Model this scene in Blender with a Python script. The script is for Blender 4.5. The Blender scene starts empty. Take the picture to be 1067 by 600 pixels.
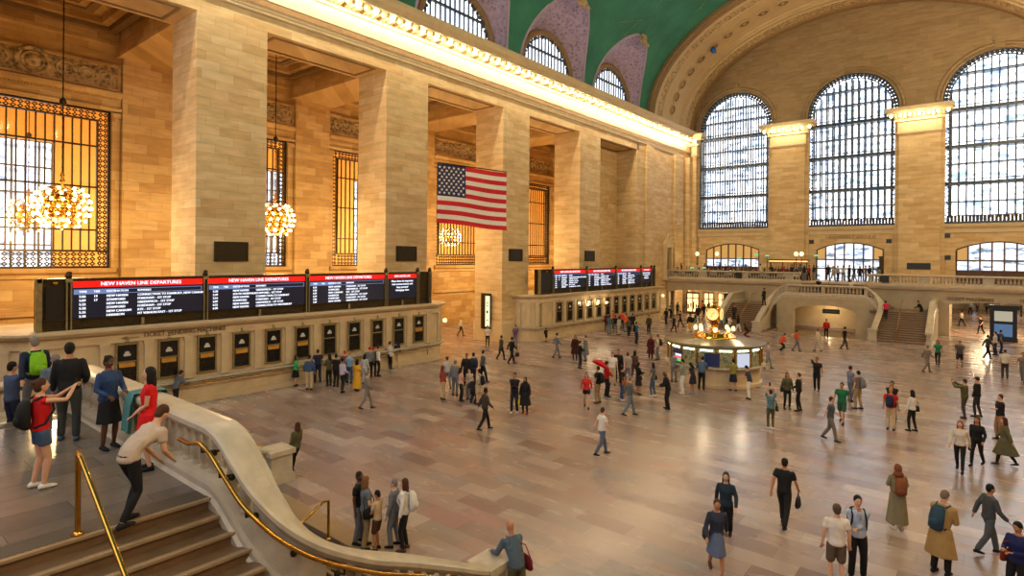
import bpy, math, random
from math import sin, cos, pi, radians, sqrt, atan2
from mathutils import Vector, Matrix
random.seed(7)
SC = bpy.context.scene
COL = SC.collection

# ------------------------------------------------------------------ mesh collector
class G:
    def __init__(s): s.v=[]; s.f=[]; s.m=[]; s.s=[]
    def add(s, vs, fs, m=0, sm=False):
        b=len(s.v); s.v.extend([tuple(p) for p in vs])
        for f in fs: s.f.append(tuple(i+b for i in f)); s.m.append(m); s.s.append(sm)
        return s
    def box(s,x0,y0,z0,x1,y1,z1,m=0):
        if x0>x1:x0,x1=x1,x0
        if y0>y1:y0,y1=y1,y0
        if z0>z1:z0,z1=z1,z0
        vs=[(x0,y0,z0),(x1,y0,z0),(x1,y1,z0),(x0,y1,z0),(x0,y0,z1),(x1,y0,z1),(x1,y1,z1),(x0,y1,z1)]
        return s.add(vs,[(0,3,2,1),(4,5,6,7),(0,1,5,4),(1,2,6,5),(2,3,7,6),(3,0,4,7)],m)
    def prof_y(s,pr,y0,y1,m=0,caps=True):      # closed polygon (x,z) extruded along y
        n=len(pr); vs=[(x,y0,z) for x,z in pr]+[(x,y1,z) for x,z in pr]
        fs=[(i,(i+1)%n,n+(i+1)%n,n+i) for i in range(n)]
        if caps: fs+=[tuple(range(n-1,-1,-1)),tuple(range(n,2*n))]
        return s.add(vs,fs,m)
    def prof_x(s,pr,x0,x1,m=0,caps=True):      # closed polygon (y,z) extruded along x
        n=len(pr); vs=[(x0,y,z) for y,z in pr]+[(x1,y,z) for y,z in pr]
        fs=[(i,(i+1)%n,n+(i+1)%n,n+i) for i in range(n)]
        if caps: fs+=[tuple(range(n-1,-1,-1)),tuple(range(n,2*n))]
        return s.add(vs,fs,m)
    def prof_z(s,pr,z0,z1,m=0):
        n=len(pr); vs=[(x,y,z0) for x,y in pr]+[(x,y,z1) for x,y in pr]
        fs=[(i,(i+1)%n,n+(i+1)%n,n+i) for i in range(n)]
        fs+=[tuple(range(n-1,-1,-1)),tuple(range(n,2*n))]
        return s.add(vs,fs,m)
    def tube(s,pts,r,n=8,m=0,caps=True,r2=None):
        pts=[Vector(p) for p in pts]; k=len(pts)
        rr=r if isinstance(r,(list,tuple)) else [r]*k
        vs=[];ref=None
        for i,p in enumerate(pts):
            t=(pts[min(i+1,k-1)]-pts[max(i-1,0)])
            t=t.normalized() if t.length>1e-9 else Vector((0,0,1))
            if ref is None:
                ref=Vector((0,0,1)) if abs(t.z)<.9 else Vector((0,1,0))
            a=t.cross(ref)
            if a.length<1e-4: a=t.orthogonal()
            a.normalize(); b=a.cross(t).normalized(); ref=b
            for j in range(n):
                q=2*pi*j/n; vs.append(p+a*cos(q)*rr[i]+b*sin(q)*(rr[i] if r2 is None else r2))
        fs=[(i*n+j,i*n+(j+1)%n,(i+1)*n+(j+1)%n,(i+1)*n+j) for i in range(k-1) for j in range(n)]
        s.add(vs,fs,m,True)
        if caps:
            s.add(vs[:n],[tuple(range(n-1,-1,-1))],m); s.add(vs[-n:],[tuple(range(n))],m)
        return s
    def lathe(s,pr,c=(0,0,0),n=16,m=0,sm=True):
        vs=[];cx,cy,cz=c
        for r,z in pr:
            for j in range(n):
                q=2*pi*j/n; vs.append((cx+r*cos(q),cy+r*sin(q),cz+z))
        k=len(pr)
        fs=[(i*n+j,i*n+(j+1)%n,(i+1)*n+(j+1)%n,(i+1)*n+j) for i in range(k-1) for j in range(n)]
        s.add(vs,fs,m,sm)
        s.add(vs[:n],[tuple(range(n-1,-1,-1))],m); s.add(vs[-n:],[tuple(range(n))],m)
        return s
    def ell(s,c,r,n=12,k=8,m=0,rot=None):
        if not isinstance(r,(list,tuple)): r=(r,r,r)
        vs=[];c=Vector(c)
        for i in range(k+1):
            a=-pi/2+pi*i/k
            for j in range(n):
                q=2*pi*j/n; p=Vector((r[0]*cos(a)*cos(q),r[1]*cos(a)*sin(q),r[2]*sin(a)))
                if rot is not None: p=rot@p
                vs.append(c+p)
        fs=[(i*n+j,i*n+(j+1)%n,(i+1)*n+(j+1)%n,(i+1)*n+j) for i in range(k) for j in range(n)]
        return s.add(vs,fs,m,True)
    def sweep(s,pr,path,m=0,caps=True,sm=False,up=True):
        """closed section pr [(side,height)] along path; side is horizontal normal"""
        P=[Vector(p) for p in path];k=len(P);n=len(pr);vs=[]
        for i,p in enumerate(P):
            a=(P[i]-P[i-1]) if i>0 else (P[1]-P[0]); b=(P[i+1]-P[i]) if i<k-1 else a
            a=Vector((a.x,a.y,0)).normalized(); b=Vector((b.x,b.y,0)).normalized()
            t=(a+b).normalized(); sc=1/max(.35,t.dot(b)); nrm=Vector((t.y,-t.x,0))
            for q,h in pr: vs.append(p+nrm*q*sc+Vector((0,0,h)))
        fs=[(i*n+j,i*n+(j+1)%n,(i+1)*n+(j+1)%n,(i+1)*n+j) for i in range(k-1) for j in range(n)]
        s.add(vs,fs,m,sm)
        if caps: s.add(vs[:n],[tuple(range(n-1,-1,-1))],m); s.add(vs[-n:],[tuple(range(n))],m)
        return s
    def merge(s,o,mat=None,m=None):
        vs=[mat@Vector(p) for p in o.v] if mat is not None else o.v
        b=len(s.v); s.v.extend([tuple(p) for p in vs])
        for f,mi,sm in zip(o.f,o.m,o.s): s.f.append(tuple(i+b for i in f)); s.m.append(mi if m is None else m); s.s.append(sm)
        return s
    def mesh(s,name,mats):
        me=bpy.data.meshes.new(name); me.from_pydata(s.v,[],s.f)
        for x in (mats if isinstance(mats,(list,tuple)) else [mats]): me.materials.append(x)
        me.polygons.foreach_set('material_index',s.m); me.polygons.foreach_set('use_smooth',s.s)
        me.update(); return me

def tag(o,label=None,cat=None,group=None,kind=None):
    if label:o['label']=label
    if cat:o['category']=cat
    if group:o['group']=group
    if kind:o['kind']=kind
    return o
def ob(name,data,parent=None,world=True):
    o=bpy.data.objects.new(name,data); COL.objects.link(o)
    if parent is not None:
        o.parent=parent
        if world:
            off=Vector((0,0,0)); p=parent
            while p is not None: off-=Vector(p.location); p=p.parent
            o.location=off
    return o
def part(name,g,mats,parent,world=True,label=None):
    o=ob(name,g.mesh(name,mats),parent,world)
    if label:o['label']=label
    return o
def solo(name,g,mats,label,cat,group=None,kind=None,loc=(0,0,0)):
    o=ob(name,g.mesh(name,mats)); o.location=loc
    return tag(o,label,cat,group,kind)
def thing(name,label,cat,loc=(0,0,0),rz=0,group=None,kind=None):
    o=bpy.data.objects.new(name,None); COL.objects.link(o); o.location=loc; o.rotation_euler=(0,0,rz)
    o.empty_display_size=.2
    return tag(o,label,cat,group,kind)
def copy_tree(o,parent=None,keep=True):
    c=o.copy(); COL.objects.link(c); c.parent=parent
    for ch in list(o.children): copy_tree(ch,c)
    return c
def struct(name,g,mats,label=None,cat=None,parent=None):
    o=ob(name,g.mesh(name,mats),parent); o['kind']='structure'
    if parent is None: tag(o,label,cat)
    return o

# ------------------------------------------------------------------ materials
MATS={}
def S(rgb): # sRGB 0-255 -> linear
    return tuple([((c/255)/12.92 if c/255<=.04045 else ((c/255+.055)/1.055)**2.4) for c in rgb])+(1,)
class N:
    def __init__(s,name):
        s.mat=bpy.data.materials.new(name); s.mat.use_nodes=True; s.t=s.mat.node_tree; s.b=s.t.nodes['Principled BSDF']; MATS[name]=s.mat
    def n(s,ty,**k):
        x=s.t.nodes.new(ty)
        for a,b in k.items():
            setattr(x,a,b)
        return x
    def l(s,a,b): s.t.links.new(a,b)
    def math(s,op,a,b=None):
        x=s.n('ShaderNodeMath',operation=op)
        for i,v in enumerate((a,b)):
            if v is None: continue
            if isinstance(v,(int,float)): x.inputs[i].default_value=v
            else: s.l(v,x.inputs[i])
        return x.outputs[0]
    def ramp(s,fac,stops,interp='LINEAR'):
        x=s.n('ShaderNodeValToRGB'); x.color_ramp.interpolation=interp; e=x.color_ramp.elements
        while len(e)<len(stops): e.new(.5)
        for el,(p,c) in zip(e,stops): el.position=p; el.color=c
        s.l(fac,x.inputs[0]); return x.outputs[0]
    def mix(s,f,a,b,mode='MIX'):
        x=s.n('ShaderNodeMix',data_type='RGBA',blend_type=mode)
        for i,v in ((0,f),(6,a),(7,b)):
            if isinstance(v,(int,float)): x.inputs[i].default_value=v
            elif isinstance(v,tuple): x.inputs[i].default_value=v
            else: s.l(v,x.inputs[i])
        return x.outputs[2]
    def noise(s,vec,scale,detail=3,rough=.5):
        x=s.n('ShaderNodeTexNoise'); x.inputs['Scale'].default_value=scale; x.inputs['Detail'].default_value=detail; x.inputs['Roughness'].default_value=rough
        s.l(vec,x.inputs['Vector']); return x.outputs[0]
    def comb(s,x,y,z=0.):
        c=s.n('ShaderNodeCombineXYZ')
        for i,v in enumerate((x,y,z)):
            if isinstance(v,(int,float)): c.inputs[i].default_value=v
            else: s.l(v,c.inputs[i])
        return c.outputs[0]
    def pos(s):
        g=s.n('ShaderNodeNewGeometry'); sp=s.n('ShaderNodeSeparateXYZ'); s.l(g.outputs['Position'],sp.inputs[0]); return g.outputs['Position'],sp.outputs
    def tiles(s,u,v,w,h,stops,stagger=.5,gap=.02):
        """per-tile colour by white noise + joint mask (1 on the joint)"""
        vs=s.math('DIVIDE',v,h); row=s.math('FLOOR',vs)
        us=s.math('ADD',s.math('DIVIDE',u,w),s.math('MULTIPLY',row,stagger)); colm=s.math('FLOOR',us)
        wn=s.n('ShaderNodeTexWhiteNoise',noise_dimensions='3D'); s.l(s.comb(row,colm,.5),wn.inputs['Vector'])
        c=s.ramp(wn.outputs['Value'],stops,'CONSTANT')
        fu=s.math('SUBTRACT',us,colm); fv=s.math('SUBTRACT',vs,row)
        du=s.math('MULTIPLY',s.math('MINIMUM',fu,s.math('SUBTRACT',1.,fu)),w)
        dv=s.math('MULTIPLY',s.math('MINIMUM',fv,s.math('SUBTRACT',1.,fv)),h)
        j=s.math('LESS_THAN',s.math('MINIMUM',du,dv),gap/2)
        return c,j
    def bump(s,h,d=.02,st=.5):
        x=s.n('ShaderNodeBump'); x.inputs['Distance'].default_value=d; x.inputs['Strength'].default_value=st
        s.l(h,x.inputs['Height']); s.l(x.outputs[0],s.b.inputs['Normal'])
    def base(s,c): 
        if isinstance(c,tuple): s.b.inputs['Base Color'].default_value=c
        else: s.l(c,s.b.inputs['Base Color'])
    def set(s,rough=.6,metal=0,spec=.5):
        s.b.inputs['Roughness'].default_value=rough; s.b.inputs['Metallic'].default_value=metal; s.b.inputs['Specular IOR Level'].default_value=spec

def stone(name,cols,w=1.3,h=.56,rough=.65,gap=.015,joint=.5,mode='wall'):
    a=N(name); P,xyz=a.pos()
    u=a.math('ADD',xyz[0],xyz[1]) if mode=='wall' else xyz[0]
    v=xyz[2] if mode=='wall' else xyz[1]
    k=len(cols); c,j=a.tiles(u,v,w,h,[(i/k,S(x)) for i,x in enumerate(cols)],gap=gap,stagger=.43)
    n1=a.noise(a.comb(a.math('MULTIPLY',u,.5),a.math('MULTIPLY',v,2.2),a.math('MULTIPLY',xyz[1],.3)),1.6,4)
    c=a.mix(1.,c,a.ramp(n1,[(.3,(.80,.78,.74,1)),(.7,(1.08,1.06,1.04,1))]),'MULTIPLY')
    c=a.mix(j,c,(.0,.0,.0,1)) if False else a.mix(a.math('MULTIPLY',j,1-joint),c,S((60,45,30)))
    a.base(c); a.set(rough); return a.mat
def plain(name,rgb,rough=.6,metal=0,var=.12,scale=6,spec=.5,bump=0):
    if name in MATS: return MATS[name]
    a=N(name); c=S(rgb) if max(rgb)>1 or rgb==(0,0,0) else tuple(rgb)+(1,)
    tc=a.n('ShaderNodeTexCoord'); n=a.noise(tc.outputs['Object'],scale,3)
    lo=tuple(x*(1-var) for x in c[:3])+(1,); hi=tuple(min(1,x*(1+var)) for x in c[:3])+(1,)
    a.base(a.ramp(n,[(.3,lo),(.7,hi)])); a.set(rough,metal,spec)
    if bump: a.bump(n,bump,.6)
    return a.mat
def emit(name,rgb,st,base=(0,0,0)):
    if name in MATS: return MATS[name]
    a=N(name); c=S(rgb); a.base(S(base)); a.b.inputs['Emission Color'].default_value=c; a.b.inputs['Emission Strength'].default_value=st; a.set(.4); return a.mat

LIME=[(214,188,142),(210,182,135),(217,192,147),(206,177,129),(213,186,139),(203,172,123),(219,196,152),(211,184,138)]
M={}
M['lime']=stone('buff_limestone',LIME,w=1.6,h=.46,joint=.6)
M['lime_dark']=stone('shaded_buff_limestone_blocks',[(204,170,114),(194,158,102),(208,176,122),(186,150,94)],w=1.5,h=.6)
M['lime_plain']=plain('smooth_buff_stone',(206,184,144),.6,var=.07,scale=1.5)
M['tymp']=stone('tan_imitation_stone',[(154,132,98),(149,127,93),(159,137,103)],w=1.6,h=.7,joint=.9)
M['marble']=plain('cream_marble',(188,176,156),.35,var=.12,scale=3.5)
M['marble_worn']=plain('carved_cream_marble',(178,166,146),.42,var=.14,scale=5)
M['booth']=plain('honey_marble',(204,182,146),.4,var=.12,scale=1.4)
M['greywall']=plain('grey_buff_marble_wall',(176,160,132),.45,var=.1,scale=1.2)
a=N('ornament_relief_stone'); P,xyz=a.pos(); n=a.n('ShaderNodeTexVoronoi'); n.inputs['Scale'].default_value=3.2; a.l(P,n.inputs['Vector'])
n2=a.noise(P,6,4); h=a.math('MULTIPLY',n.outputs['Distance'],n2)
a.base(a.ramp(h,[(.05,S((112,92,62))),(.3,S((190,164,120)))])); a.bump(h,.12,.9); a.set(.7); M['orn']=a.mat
a=N('rose_lit_relief_stone'); P,xyz=a.pos(); n=a.n('ShaderNodeTexVoronoi'); n.inputs['Scale'].default_value=3.4; a.l(P,n.inputs['Vector'])
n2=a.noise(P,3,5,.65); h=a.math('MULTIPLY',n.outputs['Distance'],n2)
a.base(a.ramp(h,[(.06,S((112,92,104))),(.16,S((166,146,172))),(.4,S((182,164,190)))])); a.bump(h,.1,.8); a.set(.7); M['rose']=a.mat  # pinkish lilac cast of the lighting is put into this stone's colour
M['rose_plain']=plain('rose_lit_plaster',(178,158,176),.7,var=.06,scale=1)  # same rosy light painted into the plaster colour
M['plaster']=plain('tan_arch_plaster',(192,168,128),.7,var=.06,scale=.8)
M['plaster_dk']=plain('brown_arch_moulding',(140,112,76),.7,var=.12,scale=3)
a=N('sea_green_vault_plaster'); P,xyz=a.pos(); n=a.noise(P,.35,4,.6); a.base(a.ramp(n,[(.35,S((36,106,90))),(.65,S((52,128,108)))])); a.set(.8); M['green']=a.mat
M['gold']=plain('gilt_paint',(168,176,110),.5,var=.05)
M['bronze']=plain('dark_bronze',(62,52,34),.42,.75,var=.3,scale=8)
M['bronze_lit']=plain('polished_bronze_frame',(158,146,110),.35,.8,var=.2,scale=8)
M['brass']=plain('polished_brass',(190,142,62),.22,.95,var=.12,scale=10)
M['iron']=plain('blue_grey_painted_iron',(66,74,84),.5,.4,var=.2,scale=3)
M['black']=plain('black_enamel',(16,16,17),.35,var=.2)
M['wood']=plain('dark_wood_panel',(88,58,30),.45,var=.2,scale=3)
M['step']=plain('brown_marble_step',(112,88,64),.33,var=.16,scale=2.4)
M['step_nose']=plain('pale_step_nosing',(154,130,100),.3,var=.1,scale=4)  # nosing strips paler than the steps
# glossy marble floor
a=N('tennessee_marble_floor_tiles'); P,xyz=a.pos()
fc=[(158, 137, 129), (166, 147, 137), (150, 129, 121), (170, 151, 143), (158, 127, 121), (146, 135, 133), (162, 141, 133), (142, 121, 115), (176, 159, 151), (160, 135, 127), (152, 137, 131), (164, 143, 135), (156, 135, 127), (162, 143, 137), (150, 131, 125), (136, 113, 107)]
c,j=a.tiles(xyz[0],xyz[1],1.45,.62,[(i/len(fc),S(x)) for i,x in enumerate(fc)],gap=.012,stagger=.41)
n1=a.noise(a.comb(a.math('MULTIPLY',xyz[0],.5),a.math('MULTIPLY',xyz[1],1.6),0.),1.1,3,.5); c=a.mix(1.,c,a.ramp(n1,[(.3,(.91,.905,.9,1)),(.5,(1,.995,.99,1)),(.72,(1.06,1.055,1.05,1))]),'MULTIPLY')
n3=a.noise(P,.16,3); c=a.mix(1.,c,a.ramp(n3,[(.35,(.9,.9,.9,1)),(.65,(1.05,1.04,1.02,1))]),'MULTIPLY')
c=a.mix(a.math('MULTIPLY',j,.45),c,S((70,58,48))); a.base(c); a.set(.3)
a.l(a.ramp(n1,[(.3,(.2,)*3+(1,)),(.7,(.3,)*3+(1,))]),a.b.inputs['Roughness']); M['floor']=a.mat
a=N('grey_marble_landing_tiles'); P,xyz=a.pos()
c,j=a.tiles(xyz[1],xyz[0],1.6,.62,[(0,S((112,102,94))),(.3,S((122,110,100))),(.6,S((104,96,90))),(.8,S((128,116,106)))],gap=.012)
n1=a.noise(P,2.2,5,.6); c=a.mix(1.,c,a.ramp(n1,[(.3,(.84,.83,.82,1)),(.7,(1.08,1.07,1.05,1))]),'MULTIPLY')
a.base(a.mix(a.math('MULTIPLY',j,.5),c,S((50,44,38)))); a.set(.22); M['landing']=a.mat
a=N('studded_grip_strip'); P,xyz=a.pos(); ch=a.n('ShaderNodeTexChecker'); ch.inputs['Scale'].default_value=28; a.l(P,ch.inputs['Vector'])
ch.inputs[1].default_value=S((96,84,72)); ch.inputs[2].default_value=S((58,50,42)); a.base(ch.outputs[0]); a.set(.5); M['grip']=a.mat
# daylight panes: bright sky seen through glazed walkways
def pane(name,st,blue=.5,sx=.63,sz=1.9):
    a=N(name); P,xyz=a.pos(); u=a.math('ADD',xyz[0],xyz[1])
    c,j=a.tiles(u,xyz[2],sx,sz,[(0,S((236,242,255))),(.35,S((250,252,255))),(.6,S((214,230,255))),(.8,S((255,255,255)))],gap=.0,stagger=0)
    n=a.noise(a.comb(a.math('MULTIPLY',u,.6),a.math('MULTIPLY',xyz[2],1.7)),1.0,4,.6)
    c=a.mix(a.ramp(n,[(.5,(0,0,0,1)),(.6,(blue,)*3+(1,))]),c,(.1,.17,.27,1))
    a.base(S((10,12,14))); a.l(c,a.b.inputs['Emission Color']); a.b.inputs['Emission Strength'].default_value=st; a.set(.15); return a.mat
EAST_ST=3.2; CORN_E=140; CHAN_E=1500; HALL_E=3400; PASS_E=420; EXPO=0.06
FLAGPOS=(-13.96,24.4,12.52); FLAG_RZ=radians(54.8); FLAG_SLOPE=-.087
# ------------------------------------------------------------------ lettering
_tc={}
def text_geo(txt,size,depth=.004,align='CENTER',font_scale_x=1.0):
    """mesh arrays of lettering in the local xy plane, centred"""
    key=(txt,size,depth,align)
    if key in _tc: return _tc[key]
    cu=bpy.data.curves.new('lettering','FONT'); cu.body=txt; cu.size=size; cu.extrude=depth; cu.align_x=align; cu.align_y='CENTER'; cu.resolution_u=2
    o=bpy.data.objects.new('lettering',cu); COL.objects.link(o); bpy.context.view_layer.update()
    me=o.to_mesh(); r=([tuple(v.co) for v in me.vertices],[tuple(p.vertices) for p in me.polygons]); o.to_mesh_clear()
    bpy.data.objects.remove(o); bpy.data.curves.remove(cu); _tc[key]=r; return r
def put_text(g,txt,size,origin,right,up,m=0,depth=.004,align='CENTER',bold=0):
    vs,fs=text_geo(txt,size,depth,align); R=Vector(right); U=Vector(up); Nn=R.cross(U); O=Vector(origin)
    g.add([O+R*x+U*y+Nn*z for x,y,z in vs],fs,m)
    if bold:
        g.add([O+R*(x+bold)+U*y+Nn*z for x,y,z in vs],fs,m)

XW=-18.3; YE=73.0; YN=-7.0
BAY=[8.25,19.9,31.55,43.15,54.7]
PIERS=[(.65,4.25),(12.3,15.9),(23.95,27.55),(35.65,39.1),(47.0,50.75)]
MW=[M['lime']]
# ------------------------------------------------------------------ floor
g=G()
OX0,OX1,OY0,OY1=-4.55,4.15,-.4,8.35      # stair well of the near ramp
g.box(-46,-9,-.3,OX0,90,0); g.box(OX1,-9,-.3,18.6,90,0); g.box(OX0,-9,-.3,OX1,OY0,0); g.box(OX0,OY1,-.3,OX1,58.3,0); g.box(OX0-.2,66,-.3,OX1,90,0)
g.box(18.6,60,-.3,30,108,0); g.box(-20,90,-.3,18.6,108,0)
struct('floor',g,M['floor'],'glossy tan and pink marble tiled floor of the great hall','floor')
# ------------------------------------------------------------------ left wall: lintel + piers
g=G()
g.box(-21.25,YN,18.9,XW,59,23.0); g.box(-21.25,58.6,0,XW,YE+1,23.0); g.box(-21.25,YN,0,XW,.65,18.9)
g.box(-21.25,50.75,0,-20.75,58.6,18.9)       # shallow niche back of the last bay
# wall breaks near the far corner
g.box(XW,60.6,0,XW+.22,62.4,19.7); g.box(XW,68.2,0,XW+.3,70.6,19.7); g.box(XW,71.4,0,XW+.75,YE,19.7)
struct('wall_left',g,MW,'tall buff limestone left wall above and beside the deep openings','wall')
names=['nearest the stairs','with a dark plaque behind the first departure board','between the first board and the flag','right behind the flag','over the second departure board']
for i,(a_,b_) in enumerate(PIERS):
    g=G(); g.box(-21.25,a_,0,XW,b_,18.9)
    g.box(-21.33,a_-.08,0,XW+.1,b_+.08,1.5,1); g.prof_y([(-21.33,1.5),(XW+.1,1.5),(XW+.02,1.7),(-21.27,1.7)],a_-.05,b_+.05,1)
    o=struct('stone_pier',g,[M['lime'],M['lime_plain']],'massive square limestone pier '+names[i],'pier'); o['group']='limestone piers of the left wall'
    if i>0:
        yc=(a_+b_)/2-.05; g=G(); g.box(XW,yc-.86,6.55,XW+.06,yc+.86,7.55); t=G()
        for k in range(9): t.box(XW+.06,yc-.75,6.66+k*.095,XW+.075,yc+.75,6.70+k*.095)
        g.box(XW+.06,yc-.86,6.55,XW+.1,yc+.86,6.6); g.box(XW+.06,yc-.86,7.5,XW+.1,yc+.86,7.55); g.box(XW+.06,yc-.86,6.55,XW+.1,yc-.81,7.55); g.box(XW+.06,yc+.81,6.55,XW+.1,yc+.86,7.55)
        o=thing('wall_grille','dark bronze air grille on the pier '+names[i],'grille',(XW,yc,6.55),group='dark grilles on the piers')
        part('grille_frame',g,M['bronze'],o); part('slats',t,M['black'],o)
# ------------------------------------------------------------------ great cornice with lamps
def cornice(path_sign,x0,y0,y1,nm,lab):
    s=path_sign
    def P(l): return [(x0+s*a_,b_) for a_,b_ in l]
    g=G()
    g.prof_y(P([(-.3,19.72),(.1,19.72),(.14,19.8),(.14,19.9),(.18,19.95),(.18,20.05),(.21,20.12),(.21,20.42),(.27,20.5),(.22,20.56),(.12,20.6),(.1,21.5),(.2,21.55),(.22,21.72),(-.3,21.72)]),y0,y1,0)
    g.prof_y(P([(-.3,22.05),(1.05,22.05),(1.12,22.12),(1.12,22.3),(1.28,22.5),(1.34,22.75),(1.34,22.95),(-.3,23.05)]),y0,y1,0)
    g.prof_y(P([(.21,20.13),(.24,20.13),(.24,20.4),(.21,20.4)]),y0,y1,1)
    return g
g=cornice(1,XW,YN,YE,'trim_1','')
corn=thing('trim_1','long lamp-lit stone cornice running along the left wall','cornice',(XW,30,19.7),kind='structure')
part('moulding',g,[M['lime_plain'],M['plaster_dk']],corn)
step=.64; bulbm=emit('warm_lamp_bulb',(255,206,130),16); 
mg=G(); mg.prof_y([(0,0),(.95,.12),(1.02,.3),(1.02,.36),(0,.36)],-.13,.13); mme=mg.mesh('modillion',M['lime_plain'])
bg=G(); bg.ell((0,0,0),(.1,.1,.12),10,6); bme=bg.mesh('light_bulb',bulbm)
y=14.3;i=0
while y<YE-.6:
    o=ob('modillion',mme,corn,False); o.location=(0,y-30,22.05-.36-19.7)
    o=ob('light_bulb',bme,corn,False); o.location=(.84,y+step/2-30,21.9-19.7); y+=step
# ------------------------------------------------------------------ corridor behind the piers
XB=-30.0
g=G(); g.box(XB-.8,YN,0,XB,64,6.0)                                     # back wall below sills
ys=[YN]
for b in BAY: ys+= [b-3.85,b+3.85]
ys+=[64]
for k in range(0,len(ys),2): g.box(XB-.8,ys[k],6.0,XB,ys[k+1],15.65)
g.box(XB-.8,YN,15.65,XB,64,20.8)
g.box(-30.8,64,0,-21.25,64.6,20.8); g.box(-30.8,YN-.5,0,-18.3,YN,23)
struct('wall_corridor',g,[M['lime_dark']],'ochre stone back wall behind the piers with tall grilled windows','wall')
g=G(); 
for a_,b_ in PIERS+[(58.6,60)]:                                           # cross beams and pilasters
    g.box(XB,a_+.3,0,XB+.35,b_-.3,18.95)
    g.box(XB,a_,18.95,-21.25,b_,20.8); 
g.box(XB,YN,19.6,XB+.5,64,20.8)
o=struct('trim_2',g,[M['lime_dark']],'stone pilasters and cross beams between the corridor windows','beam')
g=G(); g.box(XB-.8,YN,20.8,-21,64,21.3)
for i,b in enumerate(BAY):
    lo=b-3.85;hi=b+3.85
    for k,(ins,z) in enumerate(((0.,20.2),(.5,20.45),(1.6,20.6),(2.0,20.7))):
        w=.42
        x0=XB+.5+ins;x1=-21.25-ins;y0=lo+ins;y1=hi-ins
        m=1 if k%2==0 else 0
        g.box(x0,y0,z,x0+w,y1,20.8,m);g.box(x1-w,y0,z,x1,y1,20.8,m);g.box(x0+w,y0,z,x1-w,y0+w,20.8,m);g.box(x0+w,y1-w,z,x1-w,y1,20.8,m)
    # sunk panel under each lintel
    for (x0,x1,y0,y1) in ((-20.9,-20.75,lo+.4,hi-.4),(-18.8,-18.65,lo+.4,hi-.4),(-20.75,-18.8,lo+.4,lo+.55),(-20.75,-18.8,hi-.55,hi-.4)):
        g.box(x0,y0,18.84,x1,y1,18.9,1)
    for a_ in (XB+1.0,XB+4.2): pass
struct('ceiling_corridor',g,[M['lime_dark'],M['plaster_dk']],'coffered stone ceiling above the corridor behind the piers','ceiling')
# window surrounds, friezes, grilles
glassy=N('thin_amber_room_glass'); glassy.base(S((235,225,205))); glassy.b.inputs['Alpha'].default_value=.12; glassy.set(.05)
def grille_mesh(gm,half=3.85,z0=6.0,z1=15.65,n=15,cross=(8.3,10.9,13.4)):
    """bars of one great window; local y across, z up"""
    f=G();b=G();l=G()
    bw=.62
    f.box(-.12,-half,z0,.12,-half+.12,z1);f.box(-.12,half-.12,z0,.12,half,z1);f.box(-.12,-half,z1-.12,.12,half,z1);f.box(-.12,-half,z0,.12,half,z0+.12)
    f.box(-.12,-half+bw,z0+bw+.35,.12,-half+bw+.08,z1-bw);f.box(-.12,half-bw-.08,z0+bw+.35,.12,half-bw,z1-bw)
    f.box(-.12,-half+bw,z1-bw-.1,.12,half-bw,z1-bw);f.box(-.12,-half+.1,z0+bw+.35,.12,half-.1,z0+bw+.47)
    w=2*(half-bw); 
    for k in range(1,n): 
        y=-half+bw+w*k/n; b.box(-.06,y-.035,z0+bw+.4,.06,y+.035,z1-bw)
    for z in cross: b.box(-.07,-half+bw,z-.05,.07,half-bw,z+.05)
    # pierced scroll border: rows of little rings and bars
    def cells(y0,y1,za,zb):
        ny=max(1,round((y1-y0)/.31));nz=max(1,round((zb-za)/.31));dy=(y1-y0)/ny;dz=(zb-za)/nz
        for i in range(ny):
            for k in range(nz):
                yc=y0+dy*(i+.5);zc=za+dz*(k+.5);t=.04
                # diamond ring
                o_=[(yc-dy/2,zc),(yc,zc-dz/2),(yc+dy/2,zc),(yc,zc+dz/2)]
                q=.4;i_=[(yc-dy/2*q,zc),(yc,zc-dz/2*q),(yc+dy/2*q,zc),(yc,zc+dz/2*q)]
                vs=[(-.04,p,r) for p,r in o_+i_]+[(.04,p,r) for p,r in o_+i_]
                fs=[]
                for a_ in range(4):
                    c_=(a_+1)%4
                    fs+=[(a_,c_,4+c_,4+a_),(8+a_,12+a_,12+c_,8+c_),(4+a_,4+c_,12+c_,12+a_)]
                l.add(vs,fs)
    cells(-half+.12,-half+bw,z0+.12,z1-.12);cells(half-bw,half-.12,z0+.12,z1-.12)
    cells(-half+bw+.08,half-bw-.08,z1-bw,z1-.12);cells(-half+bw+.08,half-bw-.08,z0+.12,z0+bw+.35)
    return f,b,l
f,b,l=grille_mesh(None)
fm=f.mesh('window_frame',M['bronze']);bm_=b.mesh('window_bars',M['bronze']);lm=l.mesh('scroll_border',M['bronze'])
sg=G()
sg.prof_y([(0,5.35),(.12,5.4),(.12,5.6),(.3,5.75),(.35,5.95),(.35,6.0),(0,6.0)],-4.1,4.1)
sg.prof_y([(0,3.3),(.15,3.3),(.15,3.75),(.1,3.8),(0,3.8)],-4.1,4.1)
for s_ in (-1,1): sg.box(0,s_*3.85,3.6,.14,s_*4.25,15.2); sg.box(0,s_*3.8,15.2,.26,s_*4.3,15.5)
sg.prof_y([(0,15.62),(.3,15.62),(.34,15.8),(.2,15.9),(.2,16.35),(.34,16.45),(.5,16.62),(.5,16.75),(0,16.9)],-4.3,4.3)
for k in range(60): sg.box(.2,-4.2+k*.142,16.3,.34,-4.13+k*.142,16.42)
sg.box(0,-4.3,16.9,.12,4.3,17.02);sg.box(0,-4.3,18.35,.12,4.3,18.5);sg.box(0,-4.3,17,.12,-4.15,18.4);sg.box(0,4.15,17,.12,4.3,18.4)
sm_=sg.mesh('window_surround',M['lime_dark'])
rg=G()
rg.box(0,-4.15,17.02,.05,4.15,18.35)
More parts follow.
